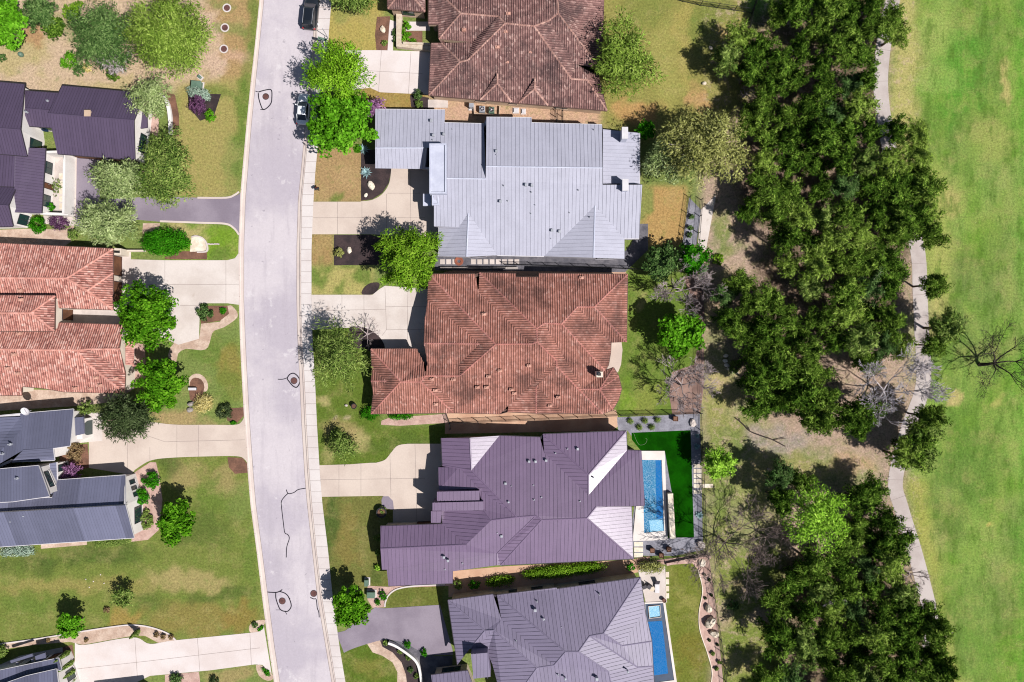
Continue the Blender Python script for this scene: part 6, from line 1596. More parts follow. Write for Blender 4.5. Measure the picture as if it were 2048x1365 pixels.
agave('blue green agave clump at the lower corner of the turf', 1398, 1030, 10, 5)
# ---------------------------------------------------------------- vehicles
def car(name, label, px, py, heading, L, W, body, suv):
    p = G(px, py, 1.0)
    root = thing(name, label, 'car', (p.x, p.y, ZR))
    root.rotation_euler = (0, 0, heading)
    ORG[root.name] = Vector((0, 0, 0))
    hw = W / 2
    def ring(x, w, z0, z1, tuck=.86):
        return [Vector((x, -w * .94, z0)), Vector((x, -w, z0 + (z1 - z0) * .35)), Vector((x, -w * .98, z0 + (z1 - z0) * .75)), Vector((x, -w * tuck, z1)), Vector((x, -w * .3, z1 + .035)),
                Vector((x, w * .3, z1 + .035)), Vector((x, w * tuck, z1)), Vector((x, w * .98, z0 + (z1 - z0) * .75)), Vector((x, w, z0 + (z1 - z0) * .35)), Vector((x, w * .94, z0))]
    # +x is the nose
    hd = .98 if suv else .86      # bonnet height
    st = [(-L / 2, .78, .45, hd - .05), (-L / 2 + .12, .90, .32, hd), (-L / 2 + .5, .985, .25, hd + .05), (-L * .2, 1, .22, hd + .06), (L * .1, 1, .22, hd + .06), (L * .22, 1, .22, hd + .03), (L / 2 - .7, .96, .25, hd - .06), (L / 2 - .25, .86, .3, hd - .16), (L / 2 - .05, .66, .4, hd - .28)]
    mb = MB(); mb.loft([ring(x, hw * w, a, b) for x, w, a, b in st])
    mb.build('body', body, root, True)
    rf = 1.72 if suv else 1.43    # roof height
    xr0, xr1 = (-L * .43, L * .05) if suv else (-L * .22, L * .03)
    xb0, xb1 = (-L * .48, L * .22) if suv else (-L * .38, L * .2)
    bw, tw_ = hw * .90, hw * .72
    zb = hd + .07
    gm = MB()
    B = [Vector((xb1, -bw * .82, zb)), Vector((xb1, bw * .82, zb)), Vector((xb0, bw * .84, zb)), Vector((xb0, -bw * .84, zb))]
    Bm = [Vector((xb1 - .35, -bw, zb)), Vector((xb1 - .35, bw, zb)), Vector((xb0 + .25, bw, zb)), Vector((xb0 + .25, -bw, zb))]
    Tt = [Vector((xr1, -tw_, rf)), Vector((xr1, tw_, rf)), Vector((xr0, tw_, rf)), Vector((xr0, -tw_, rf))]
    gm.add([B[0], B[1], Tt[1], Tt[0]], [[0, 1, 2, 3]]); gm.build('windshield', M['carglass'], root)
    gm = MB(); gm.add([B[2], B[3], Tt[3], Tt[2]], [[0, 1, 2, 3]]); gm.build('rear_window', M['carglass'], root)
    for s in (0, 1):
        gm = MB()
        if s == 0: gm.add([B[1], Bm[1], Bm[2], B[2], Tt[2], Tt[1]], [[0, 1, 2, 3, 4, 5]])
        else: gm.add([B[3], Bm[3], Bm[0], B[0], Tt[0], Tt[3]], [[0, 1, 2, 3, 4, 5]])
        gm.build('side_window', M['carglass'], root)
    rm = MB()
    rr = []
    for f, zz in ((0, .0), (.12, .045), (.5, .07), (.88, .045), (1, 0)):
        x = xr0 + (xr1 - xr0) * f + (-.05 if f == 0 else .05 if f == 1 else 0)
        w = tw_ * (1.03 if 0 < f < 1 else .98)
        rr.append([Vector((x, -w, rf - .04 + zz * .2)), Vector((x, -w * .75, rf + zz)), Vector((x, w * .75, rf + zz)), Vector((x, w, rf - .04 + zz * .2))])
    rm.loft(rr)
    ro = rm.build('roof', body, root, True)
    if suv:
        sr = MB(); sr.add([Vector((xr0 + .55, -tw_ * .62, rf + .078)), Vector((xr1 - .25, -tw_ * .62, rf + .078)), Vector((xr1 - .25, tw_ * .62, rf + .078)), Vector((xr0 + .55, tw_ * .62, rf + .078))], [[0, 1, 2, 3]])
        sr.build('sunroof', M['carglass'], ro)
        for s in (-1, 1):
            q = MB(); q.tube([(xr0 + .1, s * tw_ * .9, rf + .03), (xr0 + .25, s * tw_ * .9, rf + .12), (xr1 - .3, s * tw_ * .9, rf + .12), (xr1 - .1, s * tw_ * .9, rf + .03)], .028, 6); q.build('roof_rail', M['steel'], root)
    # pillars
    for i in range(4):
        q = MB(); q.tube([B[i] * 1.0, Tt[i]], .04, 5); q.build('pillar', body, root)
    for s in (-1, 1):
        q = MB(); q.ell((xb1 - .45, s * (hw + .12), zb + .05), .10, .14, .09, 10, 6); q.tube([(xb1 - .45, s * bw, zb + .02), (xb1 - .45, s * (hw + .1), zb + .04)], .03, 5); q.build('mirror', body, root, True)
        q = MB(); q.ell((L / 2 - .32, s * hw * .66, hd - .25), .22, .2, .09, 10, 6); q.build('headlight', M['lamp_glass'], root, True)
        q = MB(); q.box(-L / 2 - .01, -L / 2 + .2, s * hw * .78 - .13, s * hw * .78 + .13, hd - .16, hd - .02); q.build('tail_light', M['red_lamp'], root)
        for xw in (L * .30, -L * .29):
            r = .36 if suv else .32
            Mx = Matrix.Translation((xw, s * (hw - .10), r)) @ Matrix.Rotation(math.pi / 2, 4, 'X')
            q = MB(); n = 20
            def circ(rad, y): return [Mx @ Vector((rad * math.cos(2 * math.pi * i / n), rad * math.sin(2 * math.pi * i / n), y)) for i in range(n)]
            q.loft([circ(r * .6, -.12), circ(r, -.1), circ(r, .1), circ(r * .6, .12)])
            wo = q.build('wheel', M['rubber'], root)
            q = MB(); q.loft([circ(r * .58, -.125), circ(r * .58, .125)]); q.build('rim', M['alloy'], wo)
    q = MB(); q.tube([(xb1 + .05, -.5, zb + .03), (xb1 - .12, .1, zb + .12)], .015, 4); q.tube([(xb1 + .05, .1, zb + .03), (xb1 - .12, .6, zb + .12)], .015, 4); q.build('wiper', M['black_plastic'], root)
    return root
car('parked_suv', 'black sport utility vehicle with silver roof rails parked at the top kerb', 620, 22, math.radians(84), 5.2, 2.15, M['black_paint'], True)
car('parked_sedan', 'white sedan parked half under the bright green street tree', 604.5, 216, math.radians(86), 4.7, 1.85, M['white_paint'], False)

# ---------------------------------------------------------------- street and utility things
def manhole(label, px, py, r, z, ring=True, mat='rust', name='manhole_cover'):
    p = G(px, py)
    root = thing(name, label, 'manhole', (p.x, p.y, z))
    mb = MB(); mb.cyl((p.x, p.y), r, z, z + .02, 24)
    for k in range(-3, 4):
        w = math.sqrt(max(.01, (r * .85) ** 2 - (k * r * .24) ** 2)); mb.box(p.x + k * r * .24 - .02, p.x + k * r * .24 + .02, p.y - w, p.y + w, z + .019, z + .032)
    mb.build('cover', M[mat], root)
    mb = MB()
    n = 24; r0, r1 = r + .003, r + (.08 if ring is True else ring)
    for i in range(n):
        a, b = 2 * math.pi * i / n, 2 * math.pi * (i + 1) / n
        mb.quad(*[(p.x + q * math.cos(t), p.y + q * math.sin(t), z + .016) for q, t in ((r0, a), (r1, a), (r1, b), (r0, b))])
    mb.build('ring', M['dark_trim'] if ring is True else M['walk'], root)
manhole('rusty manhole cover inside a tar ring nearest the top of the street', 531, 193, .42, ZR + .004)
manhole('rusty manhole cover inside a tar ring beside the east kerb', 587.5, 762, .44, ZR + .004)
manhole('rusty manhole cover inside a tar ring on the lower street', 564, 1203, .44, ZR + .004)
manhole('rusty manhole cover by the east kerb beside the blue tree shadow', 627, 1188, .44, ZR + .004)
for k, (x, y) in enumerate([(454, 16.5), (450, 56), (448, 98.5)]):
    manhole(['top', 'middle', 'bottom'][k] + ' of the three round lids with pale collars in the verge', x, y, .46, .03, .2, 'rust', 'access_cover')
def cabinet(name, label, px, py, w, d, h, mat, rot=0.0, cat='utility box'):
    p = G(px, py, h * .7)
    root = thing(name, label, cat, (p.x, p.y, 0))
    Mx = Matrix.Translation((p.x, p.y, 0)) @ Matrix.Rotation(rot, 4, 'Z')
    mb = MB(); mb.box(-w / 2, w / 2, -d / 2, d / 2, .1, h - .08, 0, Mx); mb.build('body', mat, root)
    mb = MB(); mb.bev(-w / 2 - .05, w / 2 + .05, -d / 2 - .05, d / 2 + .05, h - .078, h, .04, 0, Mx); mb.build('lid', mat, root)
    mb = MB(); mb.box(-w / 2 - .18, w / 2 + .18, -d / 2 - .18, d / 2 + .18, -.02, .1, 0, Mx); mb.build('pad', M['walk'], root)
    mb = MB(); mb.box(-.05, .05, -d / 2 - .04, -d / 2 - .002, h * .5, h * .5 + .15, 0, Mx); mb.build('latch', M['steel'], root)
    return root
cabinet('transformer', 'green transformer cabinet beside the grey sage mound', 393, 170, 1.35, .95, .9, M['green_box'], -.1)
cabinet('utility_box', 'small green utility pedestal on the dry bank above the transformer', 399, 154, .45, .3, .5, M['green_box'], -.7)
cabinet('transformer', 'pale green transformer on the pink gravel by the young tree', 742, 1190, 1.1, .8, .85, M['green_box'], 0)
cabinet('utility_box', 'narrow pale utility pedestal north of the transformer by the plum garage', 733, 1166, .5, .85, .9, M['green_box'], 0)
def mailbox(label, px, py, mat, rot):
    p = G(px, py)
    root = thing('mailbox', label, 'mailbox', (p.x, p.y, 0))
    Mx = Matrix.Translation((p.x, p.y, 0)) @ Matrix.Rotation(rot, 4, 'Z')
    mb = MB(); mb.box(-.07, .07, -.07, .07, 0, 1.05, 0, Mx); mb.build('post', mat, root)
    mb = MB()
    n = 9
    r = [[Mx @ Vector((x, .16 * math.cos(math.pi * i / n), 1.18 + .15 * math.sin(math.pi * i / n))) for i in range(n + 1)] + [Mx @ Vector((x, -.16, 1.05)), Mx @ Vector((x, .16, 1.05))] for x in (-.35, .35)]
    mb.loft(r); mb.build('box', mat, root)
    mb = MB(); mb.box(-.1, .12, .165, .185, 1.2, 1.32, 0, Mx); mb.build('flag', M['red_lamp'], root)
    return root
mailbox('black mailbox at the sidewalk on the brown grass', 638, 381, M['black_plastic'], .3)
# sign post by the top verge
p = G(656, 76)
rs = thing('street_sign', 'teal sign panel on a tall post at the edge of the top verge', 'sign', (p.x, p.y, 0))
mb = MB(); mb.tube([(p.x, p.y, 0), (p.x, p.y, 3.0)], .05, 8); mb.build('post', M['steel'], rs)
mb = MB(); Mx = Matrix.Translation((p.x, p.y, 0)) @ Matrix.Rotation(-.25, 4, 'Z'); mb.box(-.6, .8, -.2, .2, 2.5, 2.56, 0, Mx @ Matrix.Rotation(.5, 4, 'X')); mb.build('blade', M['green_box'], rs)

def rock(label, px, py, r, h, seed, mat='stone', group=None, sq=.7, cat='boulder'):
    rg = random.Random(seed); p = G(px, py)
    mb = MB(); mb.ell((0, 0, h * .35), r, r * sq, h * .65, 9, 6, 0, .16, rg)
    o = mb.build('boulder', M[mat]); o.location = (p.x, p.y, 0); o.rotation_euler = (0, 0, rg.uniform(0, 3))
    return tag(o, label, cat, group)
rock('tan flat boulder in the curved mulch bed', 743, 372, .75, .5, 1, 'stone')
rock('small tan rock at the lower end of the curved mulch bed', 732, 391, .35, .3, 2, 'stone')
rock('pale rock in the dark mulch square', 699, 501, .5, .4, 3, 'stone')
rock('tan boulder in the brown entry bed', 766, 60, .55, .4, 4, 'stone')
rock('small boulder near the top lawn edge by the woods', 1421, 97, .35, .4, 5, 'stone')
rock('small boulder on the bare patch of the top back lawn', 1408, 168, .35, .4, 6, 'stone')
rock('upper slanted boulder on the pink gravel border', 1416, 1216, .7, .8, 7, 'stone')
rock('largest boulder on the pink gravel border', 1419, 1243, .95, 1.1, 8, 'stone')
rock('lower boulder on the pink gravel border', 1428, 1267, .75, .8, 9, 'stone')
rock('flat white boulder in the corner above the artificial turf', 1385, 846, .7, .5, 10, 'paver')
rock('white boulder at the lower corner of the turf garden', 1402, 1089, .75, .7, 11, 'paver')
rock('pale boulder at the top of the pink gravel border', 1404, 1125, .75, .5, 12, 'stone')
rock('white marker stone on the turf edge below the round pot', 693, 811, .25, .3, 13, 'paver')
rock('grey boulder with a blue sheen beside the straw grass clump', 383, 808, .5, .6, 14, 'stone_grey')
rock('dark mossy boulder beside the straw grass clump', 381, 820, .5, .4, 15, 'stone_grey')
for k, (x, y) in enumerate([(1451, 712), (1450, 722), (1453, 731), (1458, 738), (1465, 743), (1472, 744)]):
    rock(['first', 'second', 'third', 'fourth', 'fifth', 'sixth'][k] + ' pale stone of the curved edging in the clearing, counted from the top', x, y, .42, .35, 20 + k, 'stone', 'edging stones in the clearing')
rs_ = random.Random(9)
for k in range(5):
    rock('pale stone scattered on the olive lawn by the sprinkler patch', 172 + k * 9 + rs_.uniform(-3, 3), 1155 + rs_.uniform(-8, 24), .12, .1, 40 + k, 'paver', 'pale stones on the wide lawn')
# stone edging line in the little lawn
mb = MB()
for k in range(9):
    p = G(417 + k * 2.6, 489 + rs_.uniform(-.6, .6)); mb.box(p.x - .09, p.x + .09, p.y - .1, p.y + .1, 0, .12)
tag(mb.build('stone_edging', M['paver']), 'row of pale edging stones on the small green lawn', 'edging')

def pot(label, px, py, r, h, mat, plant=None, seed=1, square=False):
    p = G(px, py)
    root = thing('planter', label, 'planter', (p.x, p.y, 0))
    mb = MB()
    if square: mb.loft([[Vector((p.x + s * q, p.y + t * q, z)) for s, t in ((-1, -1), (1, -1), (1, 1), (-1, 1))] for q, z in ((r * .8, .0), (r, h), (r * .82, h), (r * .8, h - .12))])
    else: mb.loft([[Vector((p.x + q * math.cos(i * math.pi / 8), p.y + q * math.sin(i * math.pi / 8), z)) for i in range(16)] for q, z in ((r * .7, 0), (r, h * .7), (r * 1.05, h), (r * .85, h), (r * .8, h - .1))])
    mb.build('pot', M[mat], root)
    mb = MB(); q = r * .78
    if square: mb.add([(p.x - q, p.y - q, h - .08), (p.x + q, p.y - q, h - .08), (p.x + q, p.y + q, h - .08), (p.x - q, p.y + q, h - .08)], [[0, 1, 2, 3]])
    else: mb.cyl((p.x, p.y), q, h - .2, h - .08, 14)
    mb.build('soil', M['mulch_brown'], root)
    return root
pot('left of the three tan cube planters below the pool', 1303, 1099, .34, .75, 'wood', square=True)
pot('right of the three tan cube planters below the pool', 1336, 1097, .34, .75, 'wood', square=True)
pot('lowest of the three tan cube planters below the pool', 1321, 1109, .34, .75, 'wood', square=True)
pot('brown cube planter on the grey gravel above the turf', 1349, 837, .36, .8, 'wood', square=True)
pot('dark round pot at the corner of the red roof hedge', 710, 812, .4, .8, 'black_plastic')
pot('large dark round pot on the dark apron by the plum garage', 765, 1023, .75, .9, 'black_plastic')
pot('round brown pot at the edge of the mauve house patio', 1327, 1199, .3, .6, 'rust')

# air conditioners between the brown and silver roofs
for k, (x, y, m, l) in enumerate([(964, 218, 'steel', 'white topped air conditioner on the tan pad between the houses'), (983, 220, 'black_plastic', 'dark topped air conditioner on the tan pad between the houses')]):
    p = G(x, y, .8); root = thing('air_conditioner', l, 'air conditioner', (p.x, p.y, 0))
    mb = MB(); mb.bev(p.x - .42, p.x + .42, p.y - .42, p.y + .42, 0, .85, .06); mb.build('casing', M['steel' if k == 0 else 'green_box'], root)
    mb = MB(); mb.cyl((p.x, p.y), .34, .853, .87, 20); mb.build('fan_grille', M[m if k else 'dark_trim'], root)
    mb = MB()
    for q in range(5):
        a = q * 2 * math.pi / 5; mb.tube([(p.x, p.y, .88), (p.x + .3 * math.cos(a), p.y + .3 * math.sin(a), .88)], .02, 4)
    mb.cyl((p.x, p.y), .09, .87, .9, 10); mb.build('fan', M['trim'], root)
cabinet('utility_box', 'grey electric box at the wall west of the air conditioners', 943, 212, .6, .5, 1.2, M['steel'])
mb = MB(); wall_line(mb, [(948, 210), (949, 230), (998, 233), (1000, 215)], .2, 0, .5); tag(mb.build('low_wall', M['tan']), 'low tan wall around the air conditioner pad', 'wall')
for k, (x, y) in enumerate([(1032, 221), (1047, 223)]):
    cabinet('utility_box', ['larger', 'smaller'][k] + ' white box on the ground behind the brown tiled house', x, y, .6 - .2 * k, .5, .3, M['trim'])
mb = MB(); mb.box(*[v for v in (G(856, 200).x, G(896, 200).x, G(856, 216).y, G(896, 200).y)], 0, .06); tag(mb.build('paving_slab', M['paver']), 'pale concrete slab at the corner of the brown tiled house', 'slab')

# fences
def fence(label, pts, h=1.4, sp=2.3, name='iron_fence', mat='iron', pick=.16, rails=2):
    P = [G(*q) for q in pts]
    root = thing(name, label, 'fence', (P[0].x, P[0].y, 0))
    pk = MB()
    npost = 0
    for a, b in zip(P, P[1:]):
        d = b - a; L = d.length; d.normalize()
        for i in range(rails):
            z = h - .1 - i * (h - .3) / max(1, rails - 1)
            pk.tube([a + Vector((0, 0, z)), b + Vector((0, 0, z))], .03, 4)
        for q in range(1, int(L / pick)):
            c = a + d * (q * pick); pk.box(c.x - .011, c.x + .011, c.y - .011, c.y + .011, .08, h)
        m = max(1, round(L / sp))
        for q in range(m + (1 if b is P[-1] else 0)):
            c = a + d * (L * q / m)
            po = MB(); po.box(c.x - .04, c.x + .04, c.y - .04, c.y + .04, 0, h + .08); po.build('post', M[mat], root)
    pk.build('picket_panel', M[mat], root)
    return root
fence('black iron fence across the top of the big back lawn with a corner return', [(1330, -4), (1400, 12), (1502, 27), (1516, -10)], 1.5)
fence('black iron fence down the back of the top lawn into the trees', [(1502, 28), (1488, 90)], 1.5)
fence('long iron fence between the silver and red roofed houses', [(1010, 530), (1150, 534), (1285, 540), (1405, 546)], 1.3)
fence('long iron fence between the red and plum roofed houses', [(900, 846), (1040, 840), (1240, 830), (1400, 826)], 1.4)
fence('iron gate fence across the side yard of the red roofed house', [(892, 826), (900, 846), (901, 858)], 1.4, 1.2)
fence('iron fence at the back of the red roofed garden', [(1400, 560), (1398, 700), (1397, 826)], 1.4)
fence('iron fence along the mulch by the back walk', [(1378, 395), (1364, 490)], 1.2)
fence('outer iron fence of the back walk strip', [(1402, 400), (1394, 500)], 1.2)
fence('iron fence at the back of the turf garden', [(1398, 826), (1404, 960), (1410, 1105)], 1.4)
fence('iron fence along the pink gravel border of the mauve house', [(1412, 1112), (1430, 1220), (1446, 1330), (1452, 1390)], 1.4)
fence('iron fence closing the narrow side yard behind the plum house', [(1270, 1124), (1412, 1108)], 1.2)
fence('iron gate beside the silver roof in the dirt side yard', [(1111, 223), (1112, 246), (1125, 247), (1125, 222)], 1.2, 1.0)
mb = MB(); wall_line(mb, [(1332, 1128), (1412, 1111), (1420, 1114)], .35, 0, .45); tag(mb.build('low_wall', M['gravel_pink']), 'low pink wall between the turf garden and the mauve garden', 'wall')
mb = MB(); wall_line(mb, smooth([(1396, 1140), (1405, 1180), (1398, 1225), (1400, 1262), (1416, 1310), (1424, 1345), (1420, 1380)]), .12, 0, .1); tag(mb.build('lawn_edging', M['stone']), 'thin curved edging between the mauve garden lawn and pink gravel', 'edging')
mb = MB(); wall_line(mb, smooth([(0, 1288), (60, 1280), (110, 1272), (170, 1262), (230, 1253), (265, 1250), (300, 1254), (335, 1266), (352, 1280)]), .2, 0, .15); tag(mb.build('lawn_edging', M['drive_white']), 'curved white edging between the wide lawn and the gravel strip', 'edging')
mb = MB(); wall_line(mb, smooth([(384, 475), (393, 473), (406, 477), (414, 488), (414, 503), (395, 505)]), .22, 0, .2); tag(mb.build('lawn_edging', M['paver']), 'white stone ring around the small gravel bed by the evergreen mass', 'edging')
mb = MB(); wall_line(mb, smooth([(778, 1283), (795, 1290), (820, 1307), (835, 1322), (842, 1345), (846, 1385)]), .35, 0, .7); tag(mb.build('retaining_wall', M['white']), 'curved white retaining wall beside the shaded driveway end', 'wall')
mb = MB(); wall_line(mb, smooth([(770, 1214), (771, 1205), (778, 1190), (795, 1178), (830, 1172), (890, 1169)]), .2, 0, .12); tag(mb.build('lawn_edging', M['walk']), 'curved pale edging around the small lawn of the mauve house', 'edging')
mb = MB(); wall_line(mb, [(98, 314), (150, 312), (149, 330)], .35, 0, 2.3); wall_line(mb, [(149, 330), (147, 432)], .35, 0, 2.3); wall_line(mb, [(147, 432), (92, 430)], .35, 0, 1.2); tag(mb.build('court_wall', M['white']), 'white stucco wall enclosing the court of the aubergine house', 'wall')
for k, y in enumerate((347, 362, 377, 392, 407)):
    sheet('paver', [(119, y), (131, y), (130, y + 12), (118, y + 12)], .03, M['stone'], kind='structure')
p = G(95, 262)
mb = MB(); mb.loft([[Vector((p.x + q * math.cos(i * math.pi / 8), p.y + q * .7 * math.sin(i * math.pi / 8), z)) for i in range(16)] for q, z in ((.3, 0), (.42, .4), (.4, .8), (.3, .8), (.25, .5))]); tag(mb.build('planter', M['spa_pot'] if 'spa_pot' in M else M['pool_tile']), 'deep blue oval pot in the courtyard of the aubergine house', 'planter')
mb = MB(); mb.ell((0, 0, .45), .38, .38, .45, 14, 8); o = mb.build('garden_ball', M['green_box']); o.location = G(46, 112); tag(o, 'pale green ball on the dry slope near the left edge', 'garden ball')
# curved kerb of the semicircular garden bed edge
mb = MB(); wall_line(mb, smooth([(322, 190), (336, 206), (342, 235), (343, 270)]), .5, 0, .45); tag(mb.build('garden_wall', M['white']), 'white curved garden wall between the pale tree and the lawn', 'wall')
# stone planter of the brown tiled house
mb = MB(); wall_line(mb, [(800, 24), (799, 94), (862, 100)], .9, 0, .8); wall_line(mb, [(808, 92), (862, 94)], .3, 0, 1.0); tag(mb.build('stone_planter', M['limewall']), 'L shaped limestone planter wall at the entry of the brown tiled house', 'planter wall')
sheet('path', [(812, 44), (860, 44), (860, 62), (812, 62)], .04, M['drive_white'])
sheet('mulch_bed', [(812, 63), (845, 63), (845, 88), (812, 88)], .05, M['mulch_brown'])
# paved side walk of the silver house with slabs
for k in range(13):
    x = 880 + k * 12.4
    if 908 < x < 930: continue
    p, q = G(x, 519), G(x + 9.6, 529)
    mb = MB(); mb.bev(p.x, q.x, q.y, p.y, 0, .05, .02)
    tag(mb.build('paving_slab', M['paver']), 'square pale slab in the row along the south wall of the silver house', 'slab', 'slabs along the silver house')
mb = MB()
p = G(918, 523)
for k in range(7):
    r = .28 + k * .06
    mb.tube([(p.x + r * math.cos(i * math.pi / 10), p.y + r * math.sin(i * math.pi / 10), .06 + k * .012) for i in range(21)], .03, 5)
tag(mb.build('hose_coil', M['orange']), 'orange coiled hose lying on the slab walk', 'hose')
mb = MB()
for k in range(6):
    p = G(893 + k * 26, 537); mb.box(p.x - .9, p.x + .95, p.y - .14, p.y + .14, 0, .5 + (k % 2) * .004)
tag(mb.build('low_wall', M['stone_grey']), 'low grey wall between the slab walk and the red tiled roof', 'wall')

# stepping stones beside the turf
for k, y in enumerate([928, 938, 948, 958, 968, 980]):
    p, q = G(1387, y), G(1404 if k != 4 else 1426, y + 8)
    mb = MB(); mb.bev(p.x, q.x, q.y, p.y, 0, .06, .02)
    tag(mb.build('stepping_stone', M['stone']), ['first', 'second', 'third', 'fourth', 'longest', 'last'][k] + ' stepping stone down the right edge of the turf, counted from the top', 'stepping stone', 'stepping stones by the turf')
for k, y in enumerate([1084, 1095, 1106]):
    p, q = G(1268, y), G(1286, y + 9)
    mb = MB(); mb.bev(p.x, q.x, q.y, p.y, 0, .06, .02)
    tag(mb.build('stepping_stone', M['stone']), ['top', 'middle', 'bottom'][k] + ' step slab beside the plum roof corner below the pool', 'stepping stone', 'step slabs below the pool')
for k, y in enumerate([1144, 1158, 1172, 1186]):
    p, q = G(1331, y), G(1338, y + 11)
    mb = MB(); mb.bev(p.x, q.x, q.y, p.y, 0, .06, .02)
    tag(mb.build('stepping_stone', M['stone']), ['first', 'second', 'third', 'fourth'][k] + ' narrow slab along the mauve house patio edge', 'stepping stone', 'slabs at the patio edge')

# pools
def rectz(pts, z): return [tuple(G(x, y)[:2]) + (z,) for x, y in pts]
pool1 = thing('swimming_pool', 'long bright blue pool with white deck behind the plum roofed house', 'pool', tuple(G(1310, 990)))
def ringwall(mb, outer, inner, z0, z1, mi=0):
    O = [G(*p) for p in outer]; I = [G(*p) for p in inner]
    n = len(O)
    for i in range(n):
        j = (i + 1) % n
        mb.prism([(v.x, v.y) for v in (O[i], O[j], I[j], I[i])], z0, z1, mi)
mb = MB(); ringwall(mb, [(1282, 902), (1329, 902), (1335, 1080), (1265, 1082)], [(1284, 920), (1323, 920), (1328, 1062), (1288, 1066)], 0, .14); mb.build('deck', M['deck'], pool1)
mb = MB(); mb.add(rectz([(1284, 920), (1288, 1066), (1328, 1062), (1323, 920)], .06), [[0, 1, 2, 3]]); mb.build('water', M['pool_water'], pool1)
mb = MB(); wall_line(mb, [(1338, 985), (1343, 1074)], .8, 0, .9); mb.build('raised_wall', M['stone'], pool1)
mb = MB(); mb.add(rectz([(1298, 1041), (1301, 1065), (1327, 1063), (1324, 1040)], .068), [[0, 1, 2, 3]]); mb.build('tanning_ledge', M['spa_water'], pool1)
mb = MB(); mb.add(rectz([(1311, 921), (1313, 1038), (1326, 1037), (1322, 921)], .064), [[0, 1, 2, 3]]); mb.build('deep_water', M['pool_water_calm'], pool1)
pool2 = thing('swimming_pool', 'narrow calm blue pool with a square spa behind the mauve roofed house', 'pool', tuple(G(1316, 1290)))
mb = MB(); ringwall(mb, [(1288, 1205), (1330, 1203), (1355, 1375), (1300, 1382)], [(1290, 1208), (1326, 1206), (1348, 1360), (1303, 1366)], 0, .12); mb.build('deck', M['deck'], pool2)
mb = MB(); mb.add(rectz([(1290, 1208), (1303, 1366), (1348, 1360), (1326, 1206)], .05), [[0, 1, 2, 3]]); mb.build('tile_floor', M['pool_tile'], pool2)
mb = MB(); mb.add(rectz([(1290, 1244), (1301, 1352), (1336, 1347), (1324, 1242)], .058), [[0, 1, 2, 3]]); mb.build('water', M['pool_water_calm'], pool2)
mb = MB(); mb.add(rectz([(1297, 1213), (1299, 1236), (1321, 1233), (1319, 1211)], .07), [[0, 1, 2, 3]]); sp = mb.build('spa', M['spa_water'], pool2)
mb = MB(); ringwall(mb, [(1296, 1212), (1320, 1210), (1322, 1234), (1298, 1237)], [(1297, 1213), (1319, 1211), (1321, 1233), (1299, 1236)], 0, .2); mb.build('spa_rim', M['paver'], sp)
# pool hose on the turf
mb = MB(); mb.tube([tuple(G(x, y)[:2]) + (.05,) for x, y in smooth([(1267, 866), (1272, 880), (1279, 890), (1290, 888), (1294, 880), (1291, 877)])], .02, 5)
tag(mb.build('pool_hose', M['sage_hose']), 'thin pale hose curling on the artificial turf', 'hose')
# patio furniture of the mauve house
def chair(label, px, py, rot):
    p = G(px, py); root = thing('patio_chair', label, 'chair', (p.x, p.y, .034), 'patio chairs of the mauve house')
    Mx = Matrix.Translation((p.x, p.y, .034)) @ Matrix.Rotation(rot, 4, 'Z')
    mb = MB(); mb.bev(-.33, .33, -.33, .33, .34, .46, .04, 0, Mx); mb.build('seat', M['dark_trim'], root)
    mb = MB(); mb.bev(-.33, .33, .28, .38, .3, .85, .03, 0, Mx); mb.build('backrest', M['dark_trim'], root)
    for sx in (-.28, .28):
        for sy in (-.28, .28):
            mb = MB(); mb.box(sx - .03, sx + .03, sy - .03, sy + .03, 0, .34, 0, Mx); mb.build('leg', M['iron'], root)
chair('dark patio chair nearest the mauve roof', 1288, 1172, .4); chair('dark patio chair beside the patio table', 1297, 1172, -.5)
p = G(1303, 1176); tb = thing('patio_table', 'small pale table between the patio chairs', 'table', (p.x, p.y, .034))
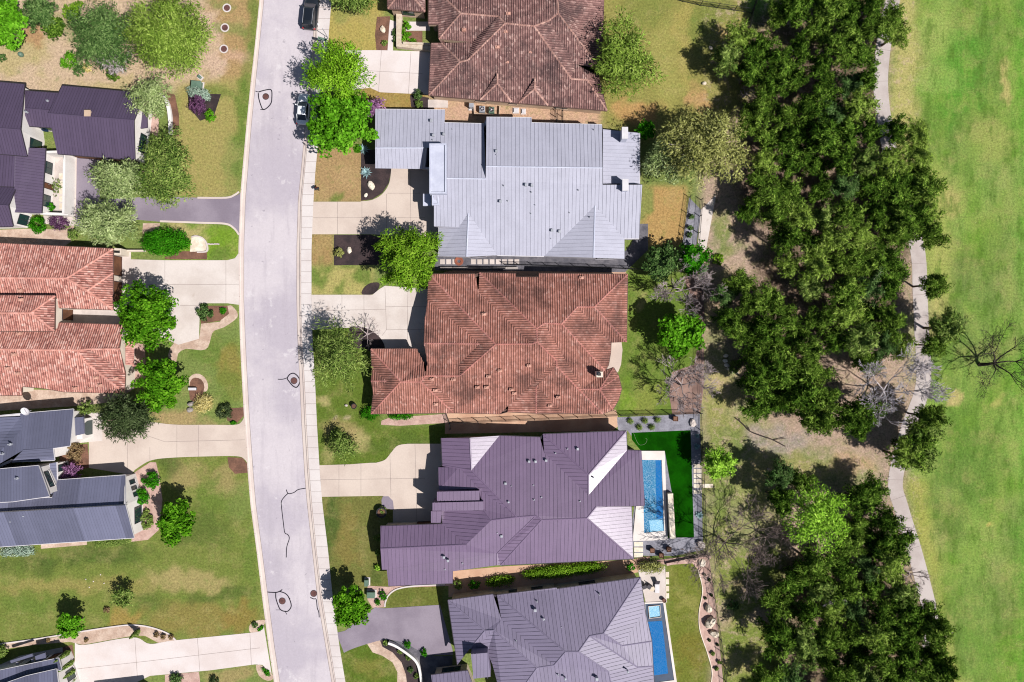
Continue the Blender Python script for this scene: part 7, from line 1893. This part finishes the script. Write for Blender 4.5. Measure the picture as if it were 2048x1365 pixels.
mb = MB(); mb.cyl((p.x, p.y), .4, .4, .45, 20); mb.build('tabletop', M['stone'], tb)
mb = MB(); mb.cyl((p.x, p.y), .06, .034, .4, 10); mb.cyl((p.x, p.y), .25, .034, .06, 16); mb.build('pedestal', M['iron'], tb)
p = G(1313, 1172); lo = thing('sun_lounger', 'grey sun lounger on the patio of the mauve house', 'lounger', (p.x, p.y, .034))
mb = MB(); mb.bev(p.x - .35, p.x + .35, p.y - .95, p.y + .4, .3, .42, .05); mb.build('seat', M['trim'], lo)
mb = MB(); Mx = Matrix.Translation((p.x, p.y + .4, .36)) @ Matrix.Rotation(.75, 4, 'X'); mb.bev(-.35, .35, 0, .8, -.05, .07, .04, 0, Mx); mb.build('backrest', M['dark_trim'], lo)
for sx in (-.3, .3):
    for sy in (-.85, .35):
        mb = MB(); mb.box(p.x + sx - .03, p.x + sx + .03, p.y + sy - .03, p.y + sy + .03, .034, .3); mb.build('leg', M['iron'], lo)
# bench on the turf side, stepping posts on the wood floor
p = G(398, 793); bn = thing('garden_bench', 'small white bench in the mulch ring by the bright oak', 'bench', (390, 0, 0))
bn.location = tuple(G(387, 778)); ORG[bn.name] = Vector(bn.location)
q = bn.location
mb = MB(); mb.bev(q.x - .6, q.x + .6, q.y - .2, q.y + .2, .38, .46, .03); mb.build('seat', M['trim'], bn)
for sx in (-.5, .5):
    mb = MB(); mb.box(q.x + sx - .06, q.x + sx + .06, q.y - .18, q.y + .18, 0, .38); mb.build('leg', M['iron'], bn)
# fallen branch across the clearing
mb = MB(); mb.tube([tuple(G(x, y)[:2]) + (.1,) for x, y in smooth([(1470, 836), (1485, 848), (1500, 863), (1525, 873), (1545, 880), (1570, 893)])], [.09] * 4 + [.12] * 22 if False else .09, 6)
for a, b in (((1545, 880), (1570, 876)), ((1480, 845), (1478, 836)), ((1500, 863), (1494, 852))): mb.tube([tuple(G(*a)[:2]) + (.1,), tuple(G(*b)[:2]) + (.25,)], .05, 5)
tag(mb.build('fallen_branch', M['bark_dark']), 'long dark fallen branch lying across the clearing', 'branch')
